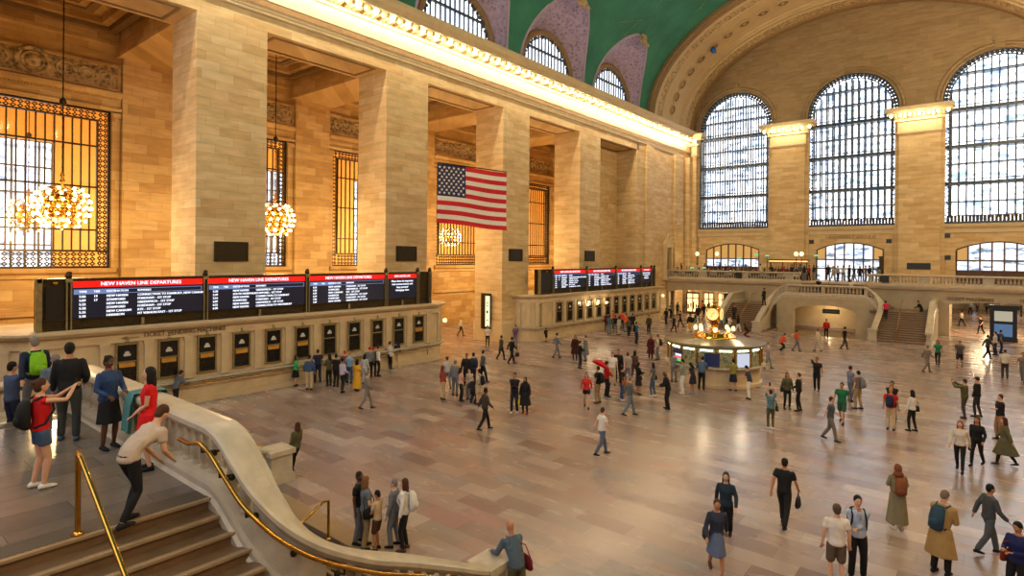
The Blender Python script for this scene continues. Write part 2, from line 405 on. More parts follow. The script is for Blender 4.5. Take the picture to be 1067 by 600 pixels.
def torus(g,c,R,r,n=24,k=8,m=0,ax='x',sy=1.):
    vs=[]
    for i in range(n):
        a_=2*pi*i/n
        for j in range(k):
            q=2*pi*j/k; rr=R+r*cos(q); d=r*sin(q)
            if ax=='x': vs.append((c[0]+d,c[1]+rr*cos(a_)*sy,c[2]+rr*sin(a_)))
            elif ax=='z': vs.append((c[0]+rr*cos(a_),c[1]+rr*sin(a_),c[2]+d))
            else: vs.append((c[0]+rr*cos(a_),c[1]+d,c[2]+rr*sin(a_)))
    fs=[(i*k+j,i*k+(j+1)%k,((i+1)%n)*k+(j+1)%k,((i+1)%n)*k+j) for i in range(n) for j in range(k)]
    g.add(vs,fs,m,True)
torus(rg,(.08,0,17.75),.72,.12);torus(rg,(.08,0,17.75),.5,.05);rg.ell((.05,0,17.75),(.12,.4,.4),14,6)
for k in range(18):
    a_=2*pi*k/18; rg.ell((.1,.78*cos(a_),17.75+.74*sin(a_)),(.1,.13,.13),6,4)
for s_ in (-1,1):
    for c_,r_ in ((1.5,.42),(2.5,.36),(3.45,.38)):
        torus(rg,(.07,s_*c_,17.7),r_,.07,16,6);torus(rg,(.07,s_*(c_+.05),17.7),r_*.5,.05,12,6)
        for k in range(5): rg.ell((.07,s_*(c_+.5),17.3+k*.2),(.06,.12,.07),6,4)
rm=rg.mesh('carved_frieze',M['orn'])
bays=['far left behind the chandelier','behind the hanging second chandelier','seen past the second pier','behind the flag','with the lamp cluster beside it']
for i,b in enumerate(BAY):
    w=thing('window_%d'%(i+1),'tall bronze-grilled amber window in the corridor wall, '+bays[i],'window',(XB,b,6),kind='structure')
    for nm,me in (('window_frame',fm),('window_bars',bm_),('scroll_border',lm),('window_surround',sm_),('carved_frieze',rm)):
        o=ob(nm,me,w,False); o.location=(0 if nm in('window_surround','carved_frieze') else -.25,0,-6)
    p_=G();p_.box(-.5,-3.8,6.1,-.47,3.8,15.6); o=ob('pane',p_.mesh('pane',glassy.mat),w,False); o.location=(0,0,-6)
# hall beyond the grilled windows
g=G(); g.box(-46,YN,0,-44.5,64,3.5)
WY=[9.2-21,9.2,33.0,43.6]
prev=YN
for c in WY:
    g.box(-46,prev,3.5,-44.5,c-3.3,22) if c>0 else None; prev=c+3.3
g.box(-46,prev,3.5,-44.5,64,22);g.box(-46,YN,15.5,-44.6,64,22)
g.box(-46,YN,21,-30.8,64,22); g.box(-46,YN-.5,0,-30.8,YN,22); g.box(-46,64,0,-30.8,64.5,22)
g.box(-36.2,YN,18.2,-35.5,64,21)
struct('wall_waiting_hall',g,[plain('amber_lit_hall_stone',(226,182,96),.6,var=.08,scale=1)],'amber-lit stone hall seen through the grilled windows','wall')  # amber glow of the hall is put into the stone's yellow
dayl=pane('street_daylight_pane',3,.8,.8,1.4)
for k,c in enumerate(WY[1:]):
    w=thing('window_%d'%(20+k),'white daylight window across the amber hall beyond the grilles','window',(-44.8,c,3.5),kind='structure'); w['group']='street windows of the amber hall'
    p_=G();p_.box(-45.3,c-3.3,3.5,-45.2,c+3.3,15.5);part('pane',p_,dayl,w)
    p_=G()
    for q in range(0,9): p_.box(-45.2,c-3.3+q*.825-.06,3.5,-45.0,c-3.3+q*.825+.06,15.5)
    for q in range(0,7): p_.box(-45.2,c-3.3,3.5+q*2-.06,-45.02,c+3.3,3.5+q*2+.06)
    part('mullions',p_,M['iron'],w)
# ------------------------------------------------------------------ green vault with lunettes
VA,VB,VZ=18.75,12.7,23.0
YV1=61.6
LUN=[BAY[i] for i in range(5)]+[-3.4]
def lunz(y):
    z=VZ
    for c in LUN:
        d=abs(y-c)
        if d<4.85: z=max(z,VZ+.2+6.5*sqrt(max(0,1-(d/4.85)**2)))
    return z
def ysamples():
    s=set([YN,YV1])
    for c in LUN:
        for k in range(49): 
            a_=pi*k/48; y=c+4.85*cos(a_)
            if YN<=y<=YV1: s.add(round(y,4))
        for e in (-4.852,4.852):
            if YN<=c+e<=YV1: s.add(round(c+e,4))
    y=YN
    while y<YV1: s.add(round(y,2)); y+=1.2
    return sorted(s)
yv=ysamples(); NT=28
g=G(); vs=[]
for y in yv:
    z0=lunz(y); t0=math.asin(min(1,(z0-VZ)/VB))
    for k in range(NT+1):
        t=t0+(pi-t0)*(k/NT)**1.0; vs.append((-VA*cos(t),y,VZ+VB*sin(t)))
n=NT+1
fs=[(i*n+k,i*n+k+1,(i+1)*n+k+1,(i+1)*n+k) for i in range(len(yv)-1) for k in range(NT)]
g.add(vs,fs,0,True)
vault=thing('ceiling','sea-green barrel vault painted with faint gold star lines','ceiling',(0,30,23),kind='structure')
part('vault_surface',g,M['green'],vault)
g=G(); random.seed(3)
for k in range(34):
    y=random.uniform(15,60);t=random.uniform(.5,1.6);pts=[]
    for q in range(3):
        pts.append((y,t)); y+=random.uniform(-3,3);t+=random.uniform(-.18,.18)
    for (ya,ta),(yb,tb) in zip(pts,pts[1:]):
        pp=[]
        for q in range(7):
            yy=ya+(yb-ya)*q/6;tt=ta+(tb-ta)*q/6;pp.append((-(VA-.05)*cos(tt),yy,VZ+(VB-.05)*sin(tt)))
        if all(p[2]>lunz(p[1])+.4 for p in pp): g.tube(pp,.012,4)
        g.ell(pp[0],.06,6,4) if pp[0][2]>lunz(pp[0][1])+.4 else None
part('star_lines',g,M['gold'],vault)
# lunettes: penetration, frame, window
for i,c in enumerate(LUN):
    nmz=['above the first opening','above the second opening','top left above the flag','above the fourth opening','small one nearest the far arch','behind the viewer'][i]
    w=thing('window_%d'%(7+i),'half-round clerestory window in a carved lunette coloured with rose light, '+nmz,'window',(XW,c,23),kind='structure')
    g=G();vs=[];K=40;RR=8
    for k in range(K+1):
        t=pi*k/K; yo=c+4.85*cos(t); zo=VZ+.2+6.5*sin(t); xo=-VA*sqrt(max(0,1-((zo-VZ)/VB)**2)); zo+=.0
        yi=c+4.25*cos(t); zi=VZ+.25+4.35*sin(t); xi=-19.5
        for r in range(RR+1):
            f_=r/RR; vs.append((xi+(xo-xi)*f_,yi+(yo-yi)*f_,zi+(zo-zi)*f_+.25*sin(pi*f_)*sin(t)))
    nn=RR+1
    g.add(vs,[(k*nn+r,k*nn+r+1,(k+1)*nn+r+1,(k+1)*nn+r) for k in range(K) for r in range(RR)],0,True)
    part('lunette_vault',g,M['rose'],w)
    g=G();P_=[(.0,0),(.16,0),(.16,.12),(0,.12)]
    # raised rim following the vault edge
    rim=[]
    for k in range(K+1):
        t=pi*k/K; yo=c+4.9*cos(t); zo=VZ+.2+6.55*sin(t); rim.append((-VA*sqrt(max(0,1-((zo-VZ)/VB)**2))+.02,yo,zo))
    g.tube(rim,.13,6); part('lunette_rim',g,M['rose_plain'],w)
    g=G(); top=(rim[K//2][0]+.25,c,rim[K//2][2]-.5)           # carved crest at the crown
    g.ell(top,(.25,.42,.55),10,8); 
    for s_ in (-1,1): g.ell((top[0]+.05,c+s_*.6,top[2]-.35),(.15,.45,.2),8,5); g.ell((top[0],c+s_*.35,top[2]+.45),(.12,.2,.2),8,5)
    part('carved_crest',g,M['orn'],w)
    g=G();xw=-19.5
    arc=[(xw,c+4.0*cos(pi*k/36),VZ+.3+3.95*sin(pi*k/36)) for k in range(37)]
    g.tube(arc,.3,8); part('arch_moulding',g,M['plaster_dk'],w)
    g=G(); pts=[(c+3.75*cos(pi*k/30),VZ+.35+3.75*sin(pi*k/30)) for k in range(31)]
    g.add([(xw-.15,y_,z_) for y_,z_ in pts],[tuple(range(31))]); part('pane',g,pane('clerestory_pane',3.5,.25,.5,3) if i==0 else MATS['clerestory_pane'],w)
    g=G(); 
    for k in range(1,15):
        y_=-3.75+k*.5; h=sqrt(max(0,3.75**2-y_*y_)); g.box(xw-.1,c+y_-.05,VZ+.35,xw+.05,c+y_+.05,VZ+.35+h)
    for z_ in (VZ+.45,VZ+2.5): 
        h=sqrt(3.75**2-(z_-VZ-.35)**2); g.box(xw-.1,c-h,z_-.09,xw+.08,c+h,z_+.09)
    for k in range(30):
        a_=pi*(k+.5)/30; g.ell((xw,c+3.5*cos(a_),VZ+.35+3.5*sin(a_)),(.08,.16,.16),6,4)
    for k in range(24): g.ell((xw+.05,c-3.5+k*.3,VZ+.6),(.06,.08,.12),5,4)
    g.tube([(xw,y_,z_) for y_,z_ in pts],.09,6); part('window_bars',g,M['iron'],w)
g=G(); g.box(-21.25,YN,23.0,XW-.35,YV1,23.3); g.box(-20.3,YN,23,-19.9,YV1,30); g.box(XW-.42,YN,22.95,XW+.2,YE,23.15)
struct('trim_3',g,[M['rose_plain']],'grey ledge coloured with rose light on top of the cornice below the green vault','trim')
# ------------------------------------------------------------------ far arch rings
def ring(g,prof,m=0,t0=0,t1=pi,n=72):
    vs=[]
    for k in range(n+1):
        t=t0+(t1-t0)*k/n
        for (y,a_,b_) in prof: vs.append((-a_*cos(t),y,VZ+b_*sin(t)))
    q=len(prof); g.add(vs,[(k*q+j,k*q+j+1,(k+1)*q+j+1,(k+1)*q+j) for k in range(n) for j in range(q-1)],m,False)
g=G()
ring(g,[(61.6,18.9,12.9),(61.6,18.35,12.3),(61.75,18.3,12.25),(61.95,18.3,12.25),(62.0,18.15,12.1),(62.25,18.15,12.1),(62.3,18.05,12.0)],1)
ring(g,[(62.3,18.05,12.0),(62.9,18.05,12.0),(62.95,18.12,12.07),(63.1,18.12,12.07)],0)
ring(g,[(63.1,18.12,12.07),(64.2,18.14,12.08)],2)
ring(g,[(64.2,18.14,12.08),(64.25,18.05,11.98),(64.45,18.05,11.98),(64.5,18.2,12.15),(65.4,18.28,12.2),(68.8,18.28,12.2),(69.6,18.2,12.1),(69.65,18.05,11.9),(69.9,18.05,11.9),(69.95,17.9,11.72),(70.6,17.9,11.72),(70.65,17.8,11.6)],0)
ring(g,[(70.65,17.8,11.6),(71.9,17.75,11.5)],2)
ring(g,[(71.9,17.75,11.5),(71.95,17.6,11.3),(72.3,17.55,11.25),(72.3,17.7,11.35),(73.1,17.7,11.35)],1)
arch=thing('trim_4','huge coffered tan plaster arch at the far end of the vault','arch',(0,62,23),kind='structure')
part('arch_rings',g,[M['plaster'],M['plaster_dk'],M['orn']],arch)
g0=G(); torus(g0,(0,0,0),.62,.1,20,6,0,'z'); torus(g0,(0,0,0),.4,.09,16,6,1,'z'); g0.ell((0,0,0),(.16,.16,.12),8,5,0)
for k in range(10): g0.ell((.52*cos(k*pi/5),.52*sin(k*pi/5),0),(.1,.1,.07),6,4,1)
rme=g0.mesh('rosette',[M['plaster'],M['plaster_dk']])
for k in range(24):
    t=.16+k*(pi-.32)/23; p=Vector((-18.2*cos(t),67.1,VZ+12.12*sin(t))); nrm=Vector((cos(t)/18.2*12,0,-sin(t))).normalized()
    o=ob('rosette',rme,arch,False); o.location=p-Vector((0,62,23)); o.rotation_euler=nrm.to_track_quat('Z','Y').to_euler(); o.scale=(1.0,1.0,1.0)
# ------------------------------------------------------------------ far wall (three arched windows, doors)
WXC=[-12.5,0.1,12.6]; WH=4.4; WZ0=10.6; WZS=23.0
DXC=[-12.7,0.0,12.6]; DH=3.2
def archtop(x): 
    return VZ+11.4*sqrt(max(0,1-(x/17.9)**2)) if abs(x)<17.9 else VZ
xs=set([-18.3,18.3]+[k*.8-18.4 for k in range(1,46)])
for c in WXC:
    for k in range(33): xs.add(round(c+WH*cos(pi*k/32),3))
    xs.update([round(c-WH-.001,3),round(c+WH+.001,3)])
for c in DXC:
    for k in range(13): xs.add(round(c-DH+2*DH*k/12,3))
    xs.update([round(c-DH-.001,3),round(c+DH+.001,3)])
xs=sorted(x for x in xs if -18.3<=x<=18.3)
def segs(x):
    """solid z intervals at x"""
    holes=[]
    for c in DXC:
        if abs(x-c)<=DH: holes.append((4.6,8.05+.75*(1-((x-c)/DH)**2)))
    for c in WXC:
        if abs(x-c)<=WH: holes.append((WZ0,WZS+sqrt(max(0,WH**2-(x-c)**2))))
    return holes
g=G()
for xa,xb in zip(xs,xs[1:]):
    xm=(xa+xb)/2; ha=segs(min(max(xa,xm-1e9),xa)) ; hm=segs(xm)
    def at(x): 
        # evaluate hole tops with membership decided at the mid point
        r=[]
        for c in DXC:
            if abs(xm-c)<DH: r.append((4.6,8.05+.75*(1-min(1,abs((x-c)/DH))**2)))
        for c in WXC:
            if abs(xm-c)<WH: r.append((WZ0,WZS+sqrt(max(0,WH**2-(x-c)**2))))
        return r
    A=at(xa);B=at(xb); za=4.0;zb=4.0
    for (l1,h1),(l2,h2) in zip(A,B):
        if l1>za+1e-6: g.add([(xa,YE,za),(xb,YE,zb),(xb,YE,l2),(xa,YE,l1)],[(0,1,2,3)])
        # reveal
        g.add([(xa,YE,h1),(xb,YE,h2),(xb,YE+.9,h2),(xa,YE+.9,h1)],[(0,1,2,3)])
        za=h1;zb=h2
    g.add([(xa,YE,za),(xb,YE,zb),(xb,YE,max(archtop(xb)+.4,zb)),(xa,YE,max(archtop(xa)+.4,za))],[(0,1,2,3)],1)
for c in WXC:
    for s_ in (-1,1): g.add([(c+s_*WH,YE,WZ0),(c+s_*WH,YE+.9,WZ0),(c+s_*WH,YE+.9,WZS),(c+s_*WH,YE,WZS)],[(0,1,2,3)])
    g.add([(c-WH,YE,WZ0),(c+WH,YE,WZ0),(c+WH,YE+.9,WZ0),(c-WH,YE+.9,WZ0)],[(0,1,2,3)])
    g.prof_x([(YE,WZ0-.95),(YE-.12,WZ0-.9),(YE-.12,WZ0-.55),(YE-.3,WZ0-.3),(YE-.34,WZ0-.05),(YE,WZ0)],c-WH-.1,c+WH+.1,2)
struct('wall_far',g,[M['lime'],M['tymp'],M['lime_plain']],'far end wall of buff stone pierced by three giant arched windows','wall')
for i,c in enumerate(WXC):         # moulded arch surround
    pass
sidew=['left','middle','right']
glass_big=pane('glazed_walkway_daylight_pane',4.5,.95)
for i,c in enumerate(WXC):
    w=thing('window_%d'%(13+i),'giant round-arched steel and glass window, %s of the three in the far wall'%sidew[i],'window',(c,YE,WZ0),kind='structure')
    g=G(); pts=[(c+WH*cos(pi*k/40),WZS+WH*sin(pi*k/40)) for k in range(41)]+[(c-WH,WZ0),(c+WH,WZ0)]
    g.add([(x,YE+1.5,z) for x,z in pts],[tuple(range(len(pts)))]); part('pane',g,glass_big,w)
    def top(x,r=WH): return WZS+sqrt(max(0,r*r-(x-c)**2)) if abs(x-c)<r else WZS
    # inner and outer layers of bars (the glazed walkways between two skins)
    for lay,(yy,off) in enumerate(((YE+.35,0),(YE+1.25,.2))):
        g=G()
        for k in range(-6,7):
            x=c+k*.62+off*0; g.box(x-.065,yy-.08,WZ0+.6,x+.065,yy+.08,top(x,WH-.55))
        part('mullions',g,M['iron'],w)
    g=G()
    for z in (22.1,18.4,14.7):
        r=WH-.2 if z<WZS else 3; g.box(c-WH+.1,YE+.2,z-.24,c+WH-.1,YE+1.4,z+.08)
        g.box(c-WH+.1,YE+.2,z+.25,c+WH-.1,YE+.32,z+.34)
    for z in (20.3,16.6,12.8,24.0,25.6):
        hw=WH-.3 if z<WZS else sqrt(WH**2-(z-WZS)**2)-.3; g.box(c-hw,YE+.25,z-.06,c+hw,YE+1.2,z+.06)
    part('transoms',g,M['iron'],w)
    g=G(); r0,r1=WH,WH-.55
    # border frame: two ribs + lozenges
    path=[(c-WH+.05,WZ0)]+[(c-(WH-.05)*cos(pi*k/40),WZS+(WH-.05)*sin(pi*k/40)) for k in range(41)]+[(c+WH-.05,WZ0)]
    path2=[(c-r1,WZ0)]+[(c-r1*cos(pi*k/40),WZS+r1*sin(pi*k/40)) for k in range(41)]+[(c+r1,WZ0)]
    g.tube([(x,YE+.2,z) for x,z in path],.1,6);g.tube([(x,YE+.2,z) for x,z in path2],.07,6)
    z=WZ0+.3
    while z<WZS:
        for s_ in (-1,1):
            xc=c+s_*(WH-.3); g.add([(xc-.26,YE+.2,z),(xc,YE+.2,z+.2),(xc+.26,YE+.2,z),(xc,YE+.2,z-.2),(xc-.13,YE+.2,z),(xc,YE+.2,z+.1),(xc+.13,YE+.2,z),(xc,YE+.2,z-.1)],[(0,1,5,4),(1,2,6,5),(2,3,7,6),(3,0,4,7)])
        z+=.42
    for k in range(34):
        t=pi*(k+.5)/34; rr=WH-.3; xc=c+rr*cos(t);zc=WZS+rr*sin(t)
        g.ell((xc,YE+.2,zc),(.2,.05,.2),8,4)
    g.box(c-WH+.1,YE+.15,WZ0,c+WH-.1,YE+.3,WZ0+.22)
    part('scroll_border',g,M['iron'],w)
    g=G()
    for k in range(28):
        x=c-3.9+k*.289; g.box(x-.12,YE+.18,WZ0+.2,x+.12,YE+.26,WZ0+.8)
    g.box(c-WH+.3,YE+.16,WZ0+.75,c+WH-.3,YE+.3,WZ0+.85)
    part('base_panel',g,M['bronze'],w)
    g=G(); g.tube([(c-(WH+.45)*cos(pi*k/40),YE,WZS+(WH+.45)*sin(pi*k/40)) for k in range(41)],.16,6); g.tube([(c-(WH+.1)*cos(pi*k/40),YE,WZS+(WH+.1)*sin(pi*k/40)) for k in range(41)],.1,6)
    g.box(c-.5,YE-.25,WZS+WH+.75,c+.5,YE,WZS+WH+1.0); g.box(c-.4,YE-.12,WZS+WH+.1,c+.4,YE,WZS+WH+.75)
    part('arch_moulding',g,M['tymp'],w)
# pilasters of the far wall
def capital(g,x0,x1,yf,y1,z=19.9):
    for (a_,z0,z1) in ((.08,z,z+.14),(.2,z+.14,z+.26),(.1,z+.26,z+1.35),(.35,z+1.35,z+1.6),):
        g.box(x0-a_,yf-a_,z0,x1+a_,y1,z1)
    g.box(x0-.95,yf-.95,z+2.1,x1+.95,y1,z+2.3); g.box(x0-1.1,yf-1.1,z+2.3,x1+1.1,y1,z+2.7)
for i,(x0,x1) in enumerate(((-17.55,-17.1),(-8.05,-4.4),(4.55,8.1),(17.1,18.3))):
    lab=['narrow one in the left corner','between the left and middle windows','between the middle and right windows','in the right corner'][i]
    p=thing('trim_%d'%(5+i),'flat stone pilaster with lamp-lit capital on the far wall, '+lab,'pilaster',((x0+x1)/2,YE,0),kind='structure')
    g=G(); g.box(x0,YE-.55,0,x1,YE,22.0); 
    if x1-x0>2: g.box(x0-.35,YE-.25,4.6,x1+.35,YE,22.0)
    part('shaft',g,M['lime'],p)
    g=G(); capital(g,x0,x1,YE-.55,YE)
    part('capital',g,M['lime_plain'],p)
    if i in (1,2,3):
        nb=7; w_=x1-x0+1.2
        for k in range(nb):
            o=ob('light_bulb',bme,p,False); o.location=(x0-.6+w_*k/(nb-1)-(x0+x1)/2,-1.2,21.83); o.scale=(1.5,1.5,1.5)
        for k in range(nb-1):
            g=G(); xk=x0-.6+w_*(k+.5)/(nb-1); g.box(xk-.12,YE-1.35,21.5,xk+.12,YE-.4,22.0); part('modillion',g,M['lime_plain'],p)
# small dark vents on the far wall
for (x,z) in ((-8.9,10.0),(-3.75,8.9),(3.7,8.9),(8.65,9.4),(8.7,7.2)):
    g=G(); g.box(x-.25,YE-.03,z-.22,x+.25,YE,z+.22); g.box(x-.2,YE-.05,z-.17,x+.2,YE-.03,z+.17)
    solo('wall_vent',g,M['black'],'small dark square vent on the far wall stone','vent','small vents of the far wall')
g=G(); put_text(g,'VANDERBILT AVENUE',.5,(0.1,YE-.02,9.35),(1,0,0),(0,0,1),0,.02)
solo('wall_lettering',g,M['plaster_dk'],'carved street name above the middle arched door','lettering')
# balcony-level arched doors
doorpane=pane('lit_avenue_door_pane',1.5,.95,.9,.9)
for i,c in enumerate(DXC):
    d=thing('door_%d'%(i+1),'wide segmental-arched glazed doorway at balcony level, %s'%['left behind the lounge','middle under the street name','right with dark lower panels'][i],'door',(c,YE,4.6),kind='structure')
    g=G(); n_=7; 
    def dt(x): return 8.05+.75*(1-min(1,abs((x-c)/DH))**2)
    g.tube([(c-DH+2*DH*k/20,YE+.1,dt(c-DH+2*DH*k/20)-.05) for k in range(21)],.09,6)
    for k in range(n_+1):
        x=c-DH+2*DH*k/n_; g.box(x-.07,YE,4.6,x+.07,YE+.22,dt(x))
    for z in (6.9,5.9) : g.box(c-DH,YE+.02,z-.07,c+DH,YE+.2,z+.07)
    part('door_frame',g,M['wood'],d)
    g=G(); 
    for k in range(n_):
        xa=c-DH+2*DH*k/n_;xb=c-DH+2*DH*(k+1)/n_; g.add([(xa,YE+.15,7),(xb,YE+.15,7),(xb,YE+.15,dt(xb)),(xa,YE+.15,dt(xa))],[(0,1,2,3)],2 if (k in (0,6) or i==0) else 1)
        g.box(xa,YE+.13,5.95,xb,YE+.15,6.85,1)
        g.box(xa,YE+.13,4.6,xb,YE+.15,5.85,0 if i!=1 else 1)
    part('pane',g,[M['wood'],doorpane,emit('amber_lobby_pane',(214,160,86),.9)],d)
# ------------------------------------------------------------------ balustrades
bl=G(); bl.lathe([(.075,0),(.085,.03),(.055,.06),(.07,.1),(.098,.2),(.098,.26),(.07,.36),(.048,.44),(.045,.5),(.065,.55),(.08,.58),(.08,.62)],(0,0,0),10)
bl_me=bl.mesh('baluster',M['marble_worn'])
COPS=[(-.2,0),(-.24,-.03),(-.24,-.1),(-.19,-.17),(.19,-.17),(.24,-.1),(.24,-.03),(.2,0),(.1,.02),(-.1,.02)]
def catmull(P,n=6):
    P=[Vector(p) for p in P];Q=[P[0]]+P+[P[-1]];out=[]
    for i in range(1,len(Q)-2):
        for k in range(n):
            t=k/n;a_,b_,c_,d_=Q[i-1],Q[i],Q[i+1],Q[i+2]
            out.append(.5*((2*b_)+(c_-a_)*t+(2*a_-5*b_+4*c_-d_)*t*t+(3*b_-a_-3*c_+d_)*t**3))
    out.append(P[-1]);return out
def balustrade(name,label,path,solid=(),drop=0.,loc=None,group=None,panels=(),spacing=.3,low=None,kind=None):
    """coping along path (top centre line); balusters except where solid(p) holds; wall below down to 'low'(p)"""
    P=[Vector(p) for p in path]; loc=loc or (P[0].x,P[0].y,0)
    t=thing(name,label,'balustrade',loc,group=group,kind=kind)
    g=G(); g.sweep(COPS,P); part('coping',g,M['marble'],t)
    g=G(); g.sweep([(-.17,-.78),(-.2,-.86),(-.2,-.95),(-.24,-1.0),(-.24,-1.12),(.24,-1.12),(.24,-1.0),(.2,-.95),(.2,-.86),(.17,-.78)],P)
    if low is not None:
        vs=[]
        for i,p in enumerate(P):
            a_=(P[i]-P[i-1]) if i>0 else P[1]-P[0]; b_=(P[i+1]-P[i]) if i<len(P)-1 else a_
            tt=(Vector((a_.x,a_.y,0)).normalized()+Vector((b_.x,b_.y,0)).normalized()).normalized(); nn=Vector((tt.y,-tt.x,0))
            L=low(p)
            for q,h in ((-.19,p.z-1.1),(.19,p.z-1.1),(.19,L),(-.19,L)): vs.append((p.x+nn.x*q,p.y+nn.y*q,h))
        g.add(vs,[(i*4+j,i*4+(j+1)%4,i*4+4+(j+1)%4,i*4+4+j) for i in range(len(P)-1) for j in range(4)])
        g.add(vs[:4],[(3,2,1,0)]);g.add(vs[-4:],[(0,1,2,3)])
    part('base_wall',g,M['marble'],t)
    # arc length stations
    d=0;st=.15;run=[];runs=[]
    for a_,b_ in zip(P,P[1:]):
        L=(Vector((b_.x-a_.x,b_.y-a_.y,0))).length
        while st<=d+L:
            f_=(st-d)/L; p=a_.lerp(b_,f_)
            if any(s(p) for s in solid): run.append(p)
            else:
                if len(run)>1: runs.append(run)
                run=[]
                o=ob('baluster',bl_me,t,False); o.location=(p.x-loc[0],p.y-loc[1],p.z-.79-loc[2])
            st+=spacing
        d+=L
    if len(run)>1: runs.append(run)
    for r_ in runs:
        sg_=G(); sg_.sweep([(-.15,-.8),(-.15,-.16),(.15,-.16),(.15,-.8)],r_); part('solid_panel',sg_,M['marble_worn'],t)
    return t
HC=-.2                                   # axis of the stair ramps
half=[(3.1,3.97,4.4),(3.45,3.98,4.3),(3.85,4.02,4.0),(4.2,4.12,3.62),(4.48,4.36,3.2),(4.62,4.75,2.82),(4.62,5.4,2.42),(4.6,6.25,2.02),(4.57,7.2,1.55),(4.5,8.1,1.08),(4.46,8.4,1.02)]
R_=catmull(half,5)
Lh=[Vector((2*HC-p.x-.05,p.y+.75*(1 if p.y>5 else 0)*min(1,(p.y-5)/3),p.z)) for p in R_]
flat=[Vector((x,3.97,4.4)) for x in (-2.6,-1.8,-1,0,1,2,2.7)]
path=list(reversed(Lh))+flat+R_
sol=[lambda p:abs(p.x-HC)>3.25 and abs(p.x-HC)<3.62, lambda p:abs(p.x-HC)>4.1 and p.y<5.0, lambda p:p.y>8.05, lambda p: abs(p.x-.1)<.25]
bal=balustrade('stone_balustrade','near cream marble balustrade curving down from the landing to both floor newels',path,sol,low=lambda p:max(-1.5,p.z-2.2) if p.y<4.3 else -1.0,loc=(HC,3.97,0))
def newel(g,x,y,z,s=.3,zb=-.0): 
    g.box(x-s,y-s,zb,x+s,y+s,z-.15); g.box(x-s-.07,y-s-.07,z-.15,x+s+.07,y+s+.07,z); g.box(x-s-.06,y-s-.06,zb,x+s+.06,y+s+.06,zb+.25)
    g.box(x-s+.08,y+s,zb+.35,x+s-.08,y+s+.03,z-.3)
g=G(); newel(g,4.44,8.5,1.02,.24); part('newel_post',g,M['marble'],bal); g=G(); newel(g,Lh[-1].x,Lh[-1].y+.1,1.0,.34); part('newel_post',g,M['marble'],bal)
# outer balustrades of both near ramps
for s_,nm,lb in ((-1,'outer_balustrade','far outer marble balustrade left of the near stairs, mostly hidden'),):
    x=-9.25
    pp=[(x,1.0,3.3),(x,4.4,3.25),(x,5.2,2.85),(x,8.9,1.1),(x,9.3,1.05)]
    b2=balustrade('stone_balustrade',lb,pp,[lambda p:p.y>8.6],low=lambda p:-.2 if p.y>4 else 1.0,loc=(x,4.4,0))
    g=G(); newel(g,x,9.35,1.05); part('newel_post',g,M['marble'],b2)
pp=[(8.75,1.0,3.3),(8.75,4.4,3.25),(8.75,5.2,2.85),(8.75,8.9,1.1)]
# ------------------------------------------------------------------ near landing and steps
LX0,LX1=2*HC-3.25,3.25
g=G(); g.box(LX0+.06,-.4,3.1,LX1-.06,3.8,3.4,0); g.box(LX1-.42,-.4,3.4,LX1-.04,3.78,3.404,1); g.box(LX0+.04,-.4,3.4,LX0+.42,3.78,3.404,1)
struct('floor_landing',g,[M['landing'],M['grip']],'grey marble stair landing in the left foreground with studded edge strips','landing')
def side_steps(sg):
    g=G()
    for k in range(7):
        x0=LX1+.3*k if sg>0 else LX0-.3*k; z=3.4-.165*k
        x1=x0+sg*.33; y1=3.82 if abs(x0-HC)<4.0 else 3.95
        g.box(x0-sg*.05,-.4,z-.165-.14,x0+sg*.0,y1,z-.03,0)                    # riser
        g.box(x0-sg*.05,-.4,z-.035,x0+sg*.035,y1,z+.001,1)                       # nosing
        if k<6: g.box(x0,-.4,z-.165-.03,x0+sg*.3,y1,z-.165,0)
    g.box(LX1+1.75 if sg>0 else LX0-1.75,-.4,2.1,8.6 if sg>0 else -9.1,4.4,2.245,0)
    # main flight
    xa,xb=(4.75,8.5) if sg>0 else (-9.05,-5.2)
    for k in range(14):
        y0=4.4+.31*k; z=2.245-.16*k
        g.box(xa,y0,z-.16,xb,y0+.34,z-.162,0) if False else g.box(xa,y0-.3,-.2,xb,y0,z,0)
        g.box(xa,y0-.06,z-.03,xb,y0+.03,z+.002,1)
    return g
for sg,lb in ((1,'brown marble steps descending right from the foreground landing'),(-1,'marble steps descending from the far side of the landing')):
    o=struct('stair_flight',side_steps(sg),[M['step'],M['step_nose']],lb,'stairs')
g=G(); g.box(-3.2,-6.8,4.2,3,-.4,4.55); g.box(-18.3,-6.8,4.1,20,-.9,4.5)
for k in range(7): g.box(-3,-.4,3.4,2.6,.9-.3*k+.0,3.4+.165*(k+1)) if False else None
g.box(LX0,-.5,-.3,LX1,-.4,4.5); g.box(-9.1,-.5,-.3,LX0,-.4,4.5); 
struct('floor_balcony_near',g,[M['booth']],'near gallery floor edge behind the viewer','balcony')
# lower stairs beneath the landing
g=G()
for k in range(15):
    y1=OY1-.32*k; z=-.165*(k+1); g.box(OX0,y1-.35,z-.3,OX1,y1,z,0); g.box(OX0,y1-.06,z+.125,OX1,y1+.02,z+.168,1)
g.box(OX0,-3,-3,OX1,3.6,-2.48,0); g.box(OX0-.3,-.4,-3,OX0,OY1,-.02,2);g.box(OX1,-.4,-3,OX1+.3,OY1,-.02,2)
g.box(OX0,OY1,-.015,OX1,OY1+.55,.004,1)
struct('stair_lower',g,[M['step'],M['step_nose'],M['marble']],'marble stairs sinking below the landing toward the lower level','stairs')
g=G(); g.box(LX0-1.5,.2,-.3,LX0-1.2,3.8,3.1);
struct('wall_landing',g,[M['marble']],'marble wall carrying the foreground landing','wall')
